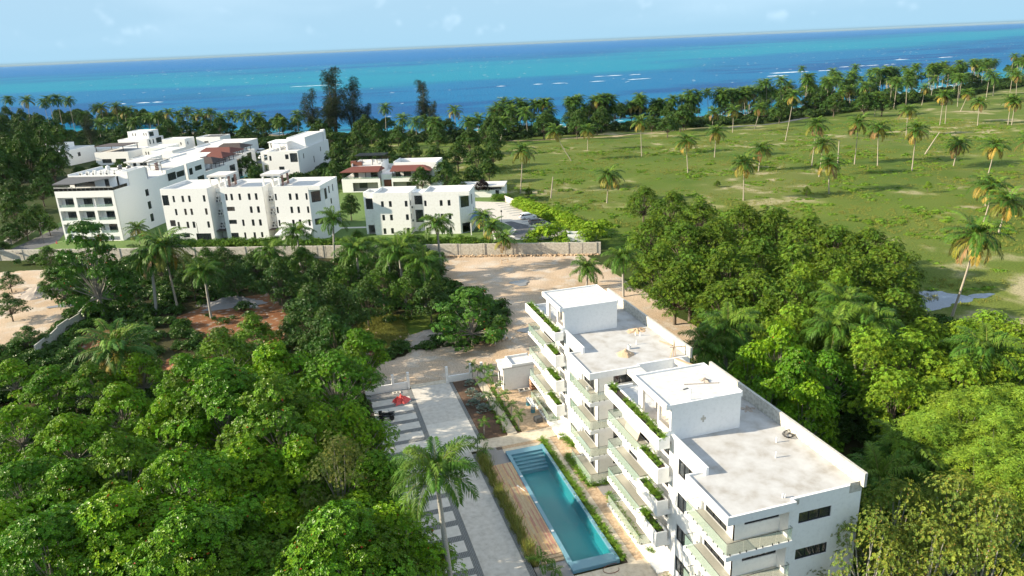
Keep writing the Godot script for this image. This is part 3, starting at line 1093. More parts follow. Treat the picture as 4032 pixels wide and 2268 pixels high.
func poly_sheet(pts: Array, y: float) -> MB:
	var b := MB.new()
	var pp := PackedVector2Array()
	for p in pts:
		pp.push_back(Vector2(p[0], p[1]))
	var idx := Geometry2D.triangulate_polygon(pp)
	for i in range(0, idx.size(), 3):
		var a := Vector3(pp[idx[i]].x, y, pp[idx[i]].y)
		var c := Vector3(pp[idx[i + 1]].x, y, pp[idx[i + 1]].y)
		var d := Vector3(pp[idx[i + 2]].x, y, pp[idx[i + 2]].y)
		if (d - a).cross(c - a).y < 0:
			b.tri(a, d, c)
		else:
			b.tri(a, c, d)
	return b


func part_of(o: Node3D, called: String, b: MB, m: String) -> MeshInstance3D:
	return obj(called, b, M[m], o)


func build_yard() -> void:
	var road := struct("driveway", flat(11.47, 16.83, -93.2, -82.15, 0.06), M["pavement"], "concrete driveway beside the pool deck")
	part_of(road, "concrete_bay", flat(11.47, 16.83, -82.14, -73.9, 0.063), "pavement_pale")
	part_of(road, "concrete_bay", flat(11.47, 15.33, -73.89, -62.0, 0.061), "pavement")
	part_of(road, "concrete_bay", flat(11.47, 15.33, -61.99, -30.0, 0.062), "pavement")
	part_of(road, "threshold", flat(11.47, 16.83, -94.3, -93.21, 0.075), "path_stone")
	var park := struct("parking_area", flat(5.2, 11.46, -93.1, -30.0, 0.03), M["soil_dark"], "parking bays of concrete slabs between strips of grid pavers")
	var zs := []
	var z := -91.0
	while z < -34.0:
		zs.push_back(z)
		z += 2.5
	var lat := MB.new()
	for q in zs:
		part_of(park, "parking_slab", flat(5.7, 10.85, q, q + 1.62, 0.065), "pavement_pale")
		lattice(lat, 5.7, 10.85, q - 0.86, q - 0.02)
	lattice(lat, 10.9, 11.42, -93.0, -32.0)
	var g := part_of(park, "grid_pavers", lat, "grid_block")
	g.set_meta("kind", "stuff")
	lat = MB.new()
	lattice(lat, 16.86, 17.28, -93.0, -76.2)
	lattice(lat, 15.36, 15.84, -73.4, -32.0)
	g = part_of(road, "grid_pavers", lat, "grid_block")
	g.set_meta("kind", "stuff")
	part_of(road, "soil_strip", flat(16.84, 17.3, -93.1, -76.1, 0.028), "soil_dark")
	part_of(road, "soil_strip", flat(15.34, 15.86, -73.5, -31.0, 0.028), "soil_dark")
	part_of(park, "gravel_bed", flat(5.2, 10.88, -93.15, -91.9, 0.07), "gravel_grey")
	struct("garden_bed", mound_bed(17.32, 20.5, -92.9, -76.1, 0.18), M["mulch"], "dark mulch bed planted along the driveway")
	var yard := struct("garden_yard", flat(20.4, 27.6, -92.9, -76.25, 0.03), M["garden_sand"], "bare sandy yard with young palms")
	part_of(yard, "garden_path", flat(20.52, 21.7, -92.0, -76.26, 0.062), "path_stone")
	part_of(yard, "planting_strip", flat(21.72, 22.3, -89.5, -76.27, 0.07), "mulch")
	var walk := struct("pool_walk", flat(15.4, 25.9, -76.2, -73.9, 0.055), M["path_stone"], "pale stone walk across the yard")
	part_of(walk, "walk_bay", flat(18.3, 24.1, -73.89, -73.2, 0.05), "garden_sand")
	part_of(walk, "walk_bay", flat(18.95, 23.6, -73.19, -72.25, 0.058), "path_stone")
	part_of(walk, "walk_bay", flat(24.25, 25.0, -73.89, -50.4, 0.054), "path_stone")
	part_of(walk, "walk_bay", flat(15.9, 27.4, -50.39, -46.0, 0.053), "path_stone")
	part_of(walk, "soil_strip", flat(25.01, 27.9, -73.8, -50.4, 0.03), "garden_sand")
	part_of(walk, "soil_strip", flat(23.62, 24.24, -73.88, -50.4, 0.045), "soil_dark")
	part_of(walk, "gravel_bed", flat(15.95, 19.0, -73.88, -70.1, 0.05), "gravel_grey")
	part_of(walk, "gravel_bed", flat(15.95, 19.0, -52.6, -50.41, 0.051), "gravel_grey")
	part_of(walk, "gravel_bed", flat(26.3, 28.2, -62.9, -60.7, 0.04), "gravel_grey")
	part_of(walk, "entry_step", flat(25.92, 27.0, -76.25, -73.7, 0.17), "path_stone")
	part_of(walk, "entry_step", flat(26.55, 27.55, -76.6, -73.9, 0.29), "path_stone")
	part_of(walk, "entry_step", flat(25.9, 27.0, -50.6, -46.3, 0.16), "path_stone")
	part_of(walk, "entry_step", flat(26.5, 27.0, -51.0, -48.0, 0.29), "path_stone")
	part_of(walk, "terrace_paver", flat(27.0, 28.3, -60.4, -54.0, 0.12), "pavement_pale")
	part_of(walk, "terrace_paver", flat(26.9, 27.6, -85.3, -79.0, 0.12), "pavement_pale")
	# pool
	var pool := thing("swimming_pool", "long narrow pool with blue stone rim and steps under water", "pool", Vector3(21.25, 0, -61.5))
	var X := -21.25
	var Z := 61.5
	var b := MB.new()
	b.box(19.02 + X, 19.4 + X, -1.4, 0.34, -72.2 + Z, -50.7 + Z)
	b.box(23.22 + X, 23.55 + X, -1.4, 0.42, -72.2 + Z, -50.7 + Z)
	b.box(19.401 + X, 23.219 + X, -1.4, 0.341, -72.2 + Z, -71.25 + Z)
	b.box(19.401 + X, 23.219 + X, -1.4, 0.339, -51.85 + Z, -50.7 + Z)
	obj("stone_rim", b, M["pool_stone"], pool)
	obj("pool_floor", bx(19.39 + X, 23.23 + X, -1.5, -1.2, -71.26 + Z, -51.84 + Z), M["pool_tile"], pool)
	b = MB.new()
	b.box(19.402 + X, 19.42 + X, -1.2, 0.25, -71.249 + Z, -51.851 + Z)
	b.box(23.2 + X, 23.218 + X, -1.2, 0.25, -71.249 + Z, -51.851 + Z)
	b.box(19.42 + X, 23.2 + X, -1.2, 0.25, -51.87 + Z, -51.851 + Z)
	obj("pool_lining", b, M["pool_tile"], pool)
	for k in 5:
		obj("pool_step", bx(19.421 + X, 23.199 + X, -1.2, 0.12 - 0.22 * k, -71.248 + Z + 0.42 * k, -70.83 + Z + 0.42 * k), M["pool_stone"], pool)
	b = MB.new()
	b.face(Vector3(19.42 + X, 0.2, -51.87 + Z), Vector3(3.78, 0, 0), Vector3(0, 0, -19.37))
	obj("pool_water", b, M["pool_water"], pool)
	for q in [-66.63, -61.56, -56.62]:
		var l := MB.new()
		l.lathe(Vector3(19.2 + X, 0.341, q + Z), [Vector2(0.15, 0.0), Vector2(0.15, 0.03), Vector2(0.0, 0.032)], 14)
		obj("skimmer_lid", l, M["pvc_white"], pool)
	for k in 9:
		var l := MB.new()
		l.lathe(Vector3(23.38 + X, 0.421, -70.0 + 2.2 * k + Z), [Vector2(0.035, 0.0), Vector2(0.03, 0.05), Vector2(0.0, 0.055)], 8)
		obj("water_jet", l, M["pvc_white"], pool)
	# timber deck, plank by plank
	var deck := thing("pool_deck", "weathered timber deck of narrow planks beside the pool", "deck", Vector3(17.5, 0, -61.6))
	rng.seed = 71
	var px := 15.95
	var pw := (19.0 - 15.95) / 22.0
	var pm := []
	for k in 5:
		var q := MB.new()
		q.cbox(0.006, pw - 0.006, 0.0, 0.035, 0.004, [3.2, 4.1, 2.6, 3.7, 4.6][k] - 0.004, 0.006)
		pm.push_back([q.mesh(), [3.2, 4.1, 2.6, 3.7, 4.6][k]])
	for k in 22:
		var zz := -69.85
		while zz < -53.6:
			var s: Array = pm[rng.randi_range(0, 4)]
			var o := inst("plank", s[0], M["plank_%d" % rng.randi_range(0, 3)], deck)
			var fit: float = minf(1.0, (-53.5 - zz) / s[1])
			o.scale = Vector3(1, 1, fit)
			o.position = Vector3(px + k * pw - 17.5, 0.262 + rng.randf_range(0.0, 0.006), zz + 61.6)
			zz += s[1]
	obj("deck_base", bx(15.97 - 17.5, 18.99 - 17.5, 0.0, 0.25, -69.84 + 61.6, -53.52 + 61.6), M["lumber"], deck)
	for k in 2:
		obj("deck_step", bx(16.2 - 17.5, 18.99 - 17.5, 0.0, 0.26 - 0.12 * k - 0.02, -53.51 + 0.42 * k + 61.6, -53.1 + 0.42 * k + 61.6), M["plank_0"], deck)
	# gate posts and low white wall
	for q in [[9.06, -93.5, 2.44], [11.17, -93.4, 2.5], [16.62, -93.3, 2.46], [20.05, -93.4, 2.35], [21.6, -93.0, 2.45]]:
		var p := MB.new()
		p.cbox(-0.17, 0.17, 0, q[2], -0.17, 0.17, 0.02)
		var lab := "square white gate post beside the driveway entrance" if absf(q[0] - 14) < 3.5 else "square white post rising from the low boundary wall"
		solo("gate_post", p, M["white_wall"], lab, "post", Vector3(q[0], 0, q[1]), 0, "white posts of the boundary wall")
	solo("boundary_wall", bx(-3.0, 2.8, 0, 1.08, -0.1, 0.1), M["white_wall"], "low white boundary wall beside the parking bays", "wall", Vector3(8.18, 0, -93.45))
	solo("boundary_wall", bx(-1.5, 1.5, 0, 0.95, -0.1, 0.1), M["white_wall"], "low white wall between driveway post and palm garden", "wall", Vector3(18.33, 0, -93.35))
	solo("boundary_wall", bx(-0.8, 0.75, 0, 1.0, -0.1, 0.1), M["white_wall"], "short low white wall beside the small gatehouse", "wall", Vector3(22.6, 0, -93.05))
	# gatehouse
	var gh := thing("gatehouse", "small flat-roofed white gatehouse at the end of the block", "building", Vector3(25.7, 0, -89.2))
	facade(gh, Vector3(-2.3, 0, 1.45), Vector3(1, 0, 0), 4.3, 3.25, [], M["white_wall"])
	facade(gh, Vector3(-2.3, 0, -1.6), Vector3(0, 0, 1), 3.045, 3.25, [[0.5, 0.1, 0.85, 2.1, "small", 1], [1.8, 1.1, 0.8, 0.9, "small", 0]], M["white_wall"])
	facade(gh, Vector3(2.0, 0, 1.445), Vector3(0, 0, -1), 3.04, 3.25, [], M["white_wall"])
	facade(gh, Vector3(1.995, 0, -1.6), Vector3(-1, 0, 0), 4.29, 3.25, [], M["white_wall"])
	slab(gh, "roof_slab", "roof_white", -2.5, 2.1, 3.255, 3.45, -1.7, 1.55)
	b = MB.new()
	b.box(-1.15, -1.0, 3.451, 3.75, -1.7, 1.55)
	b.box(-0.999, 2.1, 3.451, 3.74, 1.4, 1.55)
	b.box(-0.999, 2.1, 3.451, 3.74, -1.7, -1.55)
	obj("roof_rim", b, M["white_wall"], gh)
	slab(gh, "door_step", "pavement_pale", -3.1, -2.32, 0.0, 0.2, -1.2, 0.4)


func mound_bed(x0: float, x1: float, z0: float, z1: float, h: float) -> MB:
	var b := MB.new()
	var nx := 10
	var nz := 48
	var p := func(i: int, j: int) -> Vector3:
		var u := float(i) / nx
		var w := float(j) / nz
		var x := lerpf(x0, x1, u)
		var z := lerpf(z0, z1, w)
		return Vector3(x, 0.03 + h * sqrt(maxf(sin(u * PI), 0.0)) * (0.6 + 0.6 * hill.get_noise_2d(x * 18.0, z * 18.0)), z)
	for j in nz:
		for i in nx:
			b.quad(p.call(i, j), p.call(i + 1, j), p.call(i + 1, j + 1), p.call(i, j + 1))
	return b


func lattice(b: MB, x0: float, x1: float, z0: float, z1: float) -> void:
	var s := 0.17
	var bar := 0.055
	var nx := maxi(1, roundi((x1 - x0) / s))
	var nz := maxi(1, roundi((z1 - z0) / s))
	for i in nx + 1:
		var x := lerpf(x0 + bar / 2, x1 - bar / 2, float(i) / nx)
		b.box(x - bar / 2, x + bar / 2, 0.03, 0.062, z0, z1)
	for j in nz + 1:
		var z := lerpf(z0 + bar / 2, z1 - bar / 2, float(j) / nz)
		b.box(x0 + 0.001, x1 - 0.001, 0.03, 0.061, z - bar / 2, z + bar / 2)


# ---------------------------------------------------------------- the walled white compound
const TURN := -22.5 * PI / 180.0

# a house in compound axes: s along the fronts, t away; children are given in s, y, t through at()
func house(called: String, label: String, category: String, s0: float, y0: float, t0: float, group := "") -> Node3D:
	var o := thing(called, label, category, stx(s0, y0, t0), TURN, group)
	o.set_meta("s0", s0)
	o.set_meta("y0", y0)
	o.set_meta("t0", t0)
	return o


func at(o: Node3D, s: float, y: float, t: float) -> Vector3:
	return Vector3(s - float(o.get_meta("s0")), y - float(o.get_meta("y0")), float(o.get_meta("t0")) - t)


func hbox(o: Node3D, called: String, m: String, s0: float, s1: float, y0: float, y1: float, t0: float, t1: float) -> MeshInstance3D:
	var a := at(o, s0, y0, t1)
	var b := at(o, s1, y1, t0)
	return obj(called, bx(a.x, b.x, a.y, b.y, a.z, b.z), M[m], o)


# walls between two plan points [s, t], outside on the right hand when going from a to b seen from above is the viewer's side
func hwall(o: Node3D, a: Array, b: Array, y0: float, y1: float, wins: Array, m := "white_wall", holes: Array = [], th := 0.22) -> void:
	var p := at(o, a[0], y0, a[1])
	var q := at(o, b[0], y0, b[1])
	var l := p.distance_to(q)
	var ws := []
	for k in wins:
		var w: Array = k.duplicate()
		w[1] = k[1] - y0
		ws.push_back(w)
	var hs := []
	for k in holes:
		hs.push_back([k[0], k[1] - y0, k[2], k[3]])
	facade(o, p, (q - p) / l, l, y1 - y0, ws, M[m], th, "wall", hs)


# a closed box of four walls with a sunk roof deck; wins: front, right
func hblock(o: Node3D, s0: float, s1: float, t0: float, t1: float, y0: float, y1: float, front: Array, right: Array, deck := 0.7, m := "white_wall") -> void:
	var fw := []
	for k in front:
		var w: Array = k.duplicate()
		w[0] = k[0] - s0
		fw.push_back(w)
	var rw := []
	for k in right:
		var w: Array = k.duplicate()
		w[0] = k[0] - t0
		rw.push_back(w)
	hwall(o, [s0, t0], [s1, t0], y0, y1, fw, m)
	hwall(o, [s1, t0 + 0.005], [s1, t1 - 0.005], y0, y1 - 0.003, rw, m)
	hwall(o, [s1, t1], [s0, t1], y0, y1, [], m)
	hwall(o, [s0, t1 - 0.005], [s0, t0 + 0.005], y0, y1 - 0.003, [], m)
	hbox(o, "roof_deck", "roof_white", s0 + 0.21, s1 - 0.21, y1 - deck - 0.25, y1 - deck, t0 + 0.21, t1 - 0.21)


func tagged(rows: Array, kind := "small", every := 2) -> Array:
	var out := []
	var i := 0
	for r in rows:
		var w: Array = r.duplicate()
		var k: String = kind
		if w[2] > 1.3:
			k = "slide"
		w.append(k)
		w.append(1 if i % every == 0 else 0)
		out.push_back(w)
		i += 1
	return out


func hip_roof(o: Node3D, called: String, m: String, s0: float, s1: float, y0: float, t0: float, t1: float, s2: float, s3: float, y1: float, t2: float) -> void:
	# eaves rectangle s0..s1, t0..t1; the ridge line runs s2..s3 at depth t2
	var b := MB.new()
	var a := at(o, s0, y0, t0)
	var c := at(o, s1, y0, t0)
	var d := at(o, s1, y0, t1)
	var e := at(o, s0, y0, t1)
	var r0 := at(o, s2, y1, t2)
	var r1 := at(o, s3, y1, t2)
	b.quad(r0, r1, c, a)
	b.tri(r1, d, c)
	b.tri(r0, a, e)
	b.quad(r1, r0, e, d)
	b.quad(a, c, d, e)
	var dn := Vector3(0, -0.16, 0)
	for q in [[a, c], [c, d], [d, e], [e, a]]:
		b.quad(q[0], q[1], q[1] + dn, q[0] + dn)
	obj(called, b, M[m], o)
	# courses of tiles stand a little proud
	var n := maxi(3, roundi(absf(t2 - t0) / 0.45))
	var cc := MB.new()
	for i in n:
		var f0 := float(i) / n
		var f1 := minf(1.0, (i + 0.9) / n)
		var up := Vector3(0, 0.05, 0)
		var p0 := a.lerp(r0, f0) + up
		var p1 := c.lerp(r1, f0) + up
		var p2 := c.lerp(r1, f1) + up * 0.3
		var p3 := a.lerp(r0, f1) + up * 0.3
		cc.quad(p3, p2, p1, p0)
		cc.quad(p0, p1, p1 - up, p0 - up)
		var e0 := c.lerp(r1, f0) + up
		var e1 := d.lerp(r1, f0) + up
		var e2 := d.lerp(r1, f1) + up * 0.3
		var e3 := c.lerp(r1, f1) + up * 0.3
		cc.quad(e3, e2, e1, e0)
	obj("tile_courses", cc, M[m], o)


func aircon() -> Node3D:
	var o := Node3D.new()
	var b := MB.new()
	b.cbox(-0.45, 0.45, 0.05, 0.72, -0.17, 0.17, 0.02)
	obj("body", b, M["aircon_white"], o)
	b = MB.new()
	b.lathe(Vector3.ZERO, [Vector2(0.0, 0.0), Vector2(0.26, 0.0), Vector2(0.26, 0.02)], 14)
	var g := obj("fan_grille", b, M["fan_grille"], o)
	g.transform = Transform3D(Basis(Vector3.RIGHT, PI / 2), Vector3(-0.1, 0.39, 0.172))
	b = MB.new()
	b.box(-0.35, -0.28, 0, 0.05, -0.15, 0.15)
	b.box(0.28, 0.35, 0, 0.05, -0.15, 0.15)
	obj("feet", b, M["dark_metal"], o)
	return o


func put_aircons(list: Array, label: String, group: String) -> void:
	if not mesh_cache.has("aircon"):
		mesh_cache["aircon"] = aircon()
	for p in list:
		var o: Node3D = mesh_cache["aircon"].duplicate()
		o.name = numbered("air_conditioner")
		add_child(o)
		o.position = p
		o.rotation.y = TURN + rng.randf_range(-0.1, 0.1)
		tag(o, label, "air conditioner", group)


func build_compound() -> void:
	rng.seed = 300
	# --- stone retaining wall
	var rw := thing("retaining_wall", "long rough stone retaining wall below the white compound", "wall", stx(-70, 0, 158), TURN)
	var b := MB.new()
	var n := 150
	for i in n:
		var x0 := -80.0 + 152.0 * i / n
		var x1 := -80.0 + 152.0 * (i + 1) / n
		var h0 := 2.62 + 0.10 * hill.get_noise_2d(x0 * 9.0, 3.0)
		b.box(x0 + 0.002, x1 - 0.002, -0.9, h0, -0.28 + 0.05 * hill.get_noise_2d(x0 * 30.0, 9.0), 0.2 + 0.06 * hill.get_noise_2d(x0 * 40.0, 5.0))
	obj("masonry", b, M["stone_wall"], rw)
	for i in 25:
		var x := -79.0 + 6.25 * i
		obj("pier", bx(x - 0.16, x + 0.16, -0.9, 2.74, 0.1, 0.29), M["stone_wall"], rw)
	# --- level ground behind it
	var e := []
	for q in [[-150, 158.1], [-20, 158.1]]:
		var p := stx(q[0], 0, q[1])
		e.push_back([p.x, p.z])
	e.append_array([[61.0, -148.0], [62.5, -160.0], [57.0, -193.0], [54.0, -222.0], [20.0, -262.0]])
	var p2 := stx(-150, 0, 250)
	e.push_back([p2.x, p2.z])
	var cg := struct("compound_ground", poly_sheet(e, 2.0), M["lawn"], "level lawn and paving of the walled compound")
	part_of(cg, "car_park", poly_sheet([[43.0, -160.0], [52.0, -155.0], [60.5, -158.5], [57.2, -190.0], [56.5, -199.0], [47.0, -206.0], [46.0, -190.0], [49.5, -170.0]], 2.006), "pavement")
	for i in 13:
		if i in [7, 8]:
			continue
		var z := -199.0 + 2.75 * i
		part_of(cg, "parking_strip", flat(53.0, 56.6, z, z + 0.7, 2.02), "grid_block")
	part_of(cg, "wet_tarmac", poly_sheet([[46.0, -160.5], [49.0, -158.0], [56.0, -158.0], [55.0, -166.0], [51.0, -176.0], [49.0, -176.0], [49.5, -167.0]], 2.012), "asphalt")
	part_of(cg, "kerb_island", poly_sheet([[42.0, -160.0], [44.6, -158.9], [47.2, -160.3], [46.9, -163.0], [44.9, -168.0], [43.5, -168.0]], 2.018), "pavement_pale")
	part_of(cg, "grass_island", poly_sheet([[42.5, -161.0], [44.5, -160.0], [46.0, -161.2], [44.8, -166.5], [43.5, -166.0]], 2.024), "lawn")
	part_of(cg, "side_road", poly_sheet([[-66.5, -197.0], [-60.0, -205.5], [-61.5, -225.0], [-64.5, -226.0], [-69.5, -203.0]], 2.008), "asphalt")
	part_of(cg, "house_terrace", poly_sheet([[-20.0, -200.0], [5.0, -188.0], [9.0, -196.0], [-16.0, -208.0]], 2.01), "pavement_pale")
	part_of(cg, "garden_path", poly_sheet([[3.0, -190.0], [20.0, -184.0], [20.5, -185.2], [3.5, -191.4]], 2.014), "pavement_pale")
	var sw := thing("stone_garden_wall", "low stone wall beside the grey side road", "wall", Vector3(-68.5, 2, -215), 0)
	for i in 10:
		var z := -16.0 + 3.2 * i
		obj("masonry", bx(-0.2 - 0.9 + i * -0.09 * 3, 0.2 - 0.9 + i * -0.09 * 3, 0, 1.5 + 0.2 * sin(i * 2.0), z, z + 3.19), M["stone_wall"], sw)
	build_hotel()
	build_triple()
	build_pair()
	build_red_roof_house()
	build_row()
	build_car_park_things()


func build_triple() -> void:
	var o := house("apartment_building", "white four-storey building of three blocks with roof stair shelters", "building", -83, 2, 172)
	var m1 := tagged([[-100.25, 11.95, 0.55, 1.55], [-97.96, 11.95, 0.6, 1.55], [-96.28, 11.95, 0.6, 1.55], [-92.55, 11.95, 0.6, 1.55], [-100.24, 8.76, 0.55, 1.56], [-97.87, 8.76, 0.6, 1.56], [-96.3, 8.76, 0.6, 1.56], [-92.58, 8.76, 0.6, 1.56], [-102.02, 6.04, 1.39, 1.52], [-100.18, 5.52, 0.55, 1.58], [-97.89, 5.53, 0.62, 1.58], [-96.33, 5.54, 0.64, 1.58], [-92.58, 5.54, 0.62, 1.56], [-102.04, 2.59, 1.83, 1.54], [-99.26, 3.16, 1.71, 0.95], [-95.9, 2.05, 3.8, 2.1]])
	m1.push_back([-102.9, 11.2, 1.6, 2.5, "slide", 1])
	hblock(o, -103.1, -91.2, 165.5, 178.0, 2, 15.2, m1, [])
	var m2 := tagged([[-87.43, 11.96, 0.55, 1.56], [-86.11, 11.97, 0.6, 1.55], [-84.08, 11.95, 0.6, 1.58], [-81.73, 11.95, 0.65, 1.58], [-79.96, 11.94, 0.61, 1.6], [-87.48, 9.33, 1.97, 1.04], [-81.73, 8.78, 0.66, 1.6], [-79.92, 8.78, 0.66, 1.58], [-87.48, 6.13, 1.96, 1.03], [-84.18, 5.59, 0.55, 1.58], [-81.74, 5.58, 0.66, 1.58], [-79.93, 5.6, 0.66, 1.56], [-87.46, 2.05, 1.88, 1.87], [-84.17, 2.41, 0.5, 1.57], [-81.78, 2.43, 0.58, 1.55], [-79.88, 2.7, 0.55, 1.3]])
	hblock(o, -88.5, -77.8, 166.5, 178.0, 2, 15.1, m2, [])
	var m3 := tagged([[-74.8, 11.9, 0.6, 1.55], [-71.22, 11.9, 0.64, 1.56], [-69.58, 11.9, 0.64, 1.55], [-67.13, 11.88, 0.5, 1.56], [-74.8, 8.74, 0.6, 1.56], [-71.25, 8.73, 0.62, 1.56], [-69.54, 8.72, 0.6, 1.56], [-67.17, 8.7, 0.52, 1.58], [-74.8, 5.57, 0.6, 1.54], [-71.26, 5.57, 0.62, 1.54], [-69.6, 5.57, 0.64, 1.56], [-67.25, 5.57, 0.54, 1.55], [-73.5, 2.4, 2.6, 2.0]])
	var fw := []
	for k in m3:
		var w: Array = k.duplicate()
		w[0] = k[0] + 74.9
		fw.push_back(w)
	hwall(o, [-74.9, 165.7], [-66.3, 165.7], 2, 15.2, fw)
	hwall(o, [-66.299, 165.701], [-63.4, 168.2], 2, 14.6, [[0.55, 11.1, 2.3, 2.6, "slide", 1], [0.7, 5.6, 2.1, 1.5, "slide", 0]])
	hwall(o, [-63.4, 168.205], [-63.4, 178.0], 2, 14.6, [[0.1, 11.3, 1.7, 2.6, "slide", 1], [3.0, 12.2, 0.9, 1.75, "small", 0], [5.8, 12.2, 0.7, 1.75, "small", 1], [3.6, 9.45, 1.0, 1.4, "small", 0]])
	hwall(o, [-63.4, 178.0], [-74.9, 178.0], 2, 14.6, [])
	hwall(o, [-74.9, 177.9], [-74.9, 165.71], 2, 15.1, [])
	hbox(o, "roof_deck", "roof_white", -74.6, -63.6, 14.3, 14.55, 165.95, 177.8)
	hbox(o, "parapet", "white_wall", -66.28, -63.38, 14.601, 15.2, 165.7, 165.95)
	hbox(o, "parapet", "white_wall", -63.62, -63.38, 14.601, 15.19, 165.951, 178.0)
	hbox(o, "parapet", "white_wall", -74.89, -63.63, 14.601, 15.18, 177.78, 178.01)
	hbox(o, "roof_overhang", "white_wall", -66.2, -63.39, 14.2, 14.599, 165.72, 168.0)
	for g in [[-91.2, -88.5], [-77.8, -74.9]]:
		hwall(o, [g[0] + 0.01, 169.6], [g[1] - 0.01, 169.6], 2, 13.6, [[1.35, 11.3, 1.3, 1.25, "dark", 0], [1.35, 8.1, 1.3, 1.25, "dark", 0], [1.35, 4.9, 1.3, 1.4, "dark", 0]])
		hbox(o, "stair_wall", "white_wall", g[0] + 0.02, g[1] - 0.02, 13.5, 14.4, 169.3, 169.58)
		hbox(o, "porch_roof", "roof_tile_dark", g[0] - 0.2, g[1] + 0.3, 4.35, 4.5, 166.6, 169.3)
		for k in 3:
			hbox(o, "ledge", "white_wall", g[0] + 0.05, g[0] + 1.25, 10.9 - 3.2 * k, 11.0 - 3.2 * k, 168.6, 169.4)
		# stair shelter on the roof
		var sm: float = (g[0] + g[1]) / 2.0 + 0.1
		hbox(o, "shelter_roof", "roof_white", sm - 2.4, sm + 2.5, 17.3, 17.75, 168.1, 174.4)
		for q in [[-2.0, 168.5], [-0.2, 169.5], [1.9, 168.5], [-2.0, 173.8], [1.9, 173.8]]:
			hbox(o, "post", "white_wall", sm + q[0] - 0.2, sm + q[0] + 0.2, 14.4, 17.29, q[1] - 0.2, q[1] + 0.2)
		for k in 8:
			hbox(o, "louvre", "louvre_brown", sm + 2.1, sm + 2.18, 14.7 + 0.32 * k, 14.95 + 0.32 * k, 169.4, 170.6)
			hbox(o, "louvre", "louvre_brown", sm + 2.3, sm + 2.38, 14.7 + 0.32 * k, 14.95 + 0.32 * k, 172.2, 173.4)
	var aw := MB.new()
	aw.quad(at(o, -74.4, 4.9, 165.6), at(o, -66.4, 4.9, 165.6), at(o, -66.0, 4.1, 162.9), at(o, -74.9, 4.1, 162.9))
	aw.quad(at(o, -74.9, 4.1, 162.9), at(o, -66.0, 4.1, 162.9), at(o, -66.0, 3.9, 162.9), at(o, -74.9, 3.9, 162.9))
	obj("awning", aw, M["pale_canvas"], o)
	var l := []
	for k in 3:
		for g in [[-91.2], [-77.8]]:
			for q in [[0.4, 0.0], [1.0, 0.05], [0.6, 0.75]]:
				l.push_back(stx(g[0] + q[0], 11.0 - 3.2 * k + q[1], 169.0))
	put_aircons(l, "air conditioner on a ledge in a recess of the three-block building", "air conditioners in the recesses")


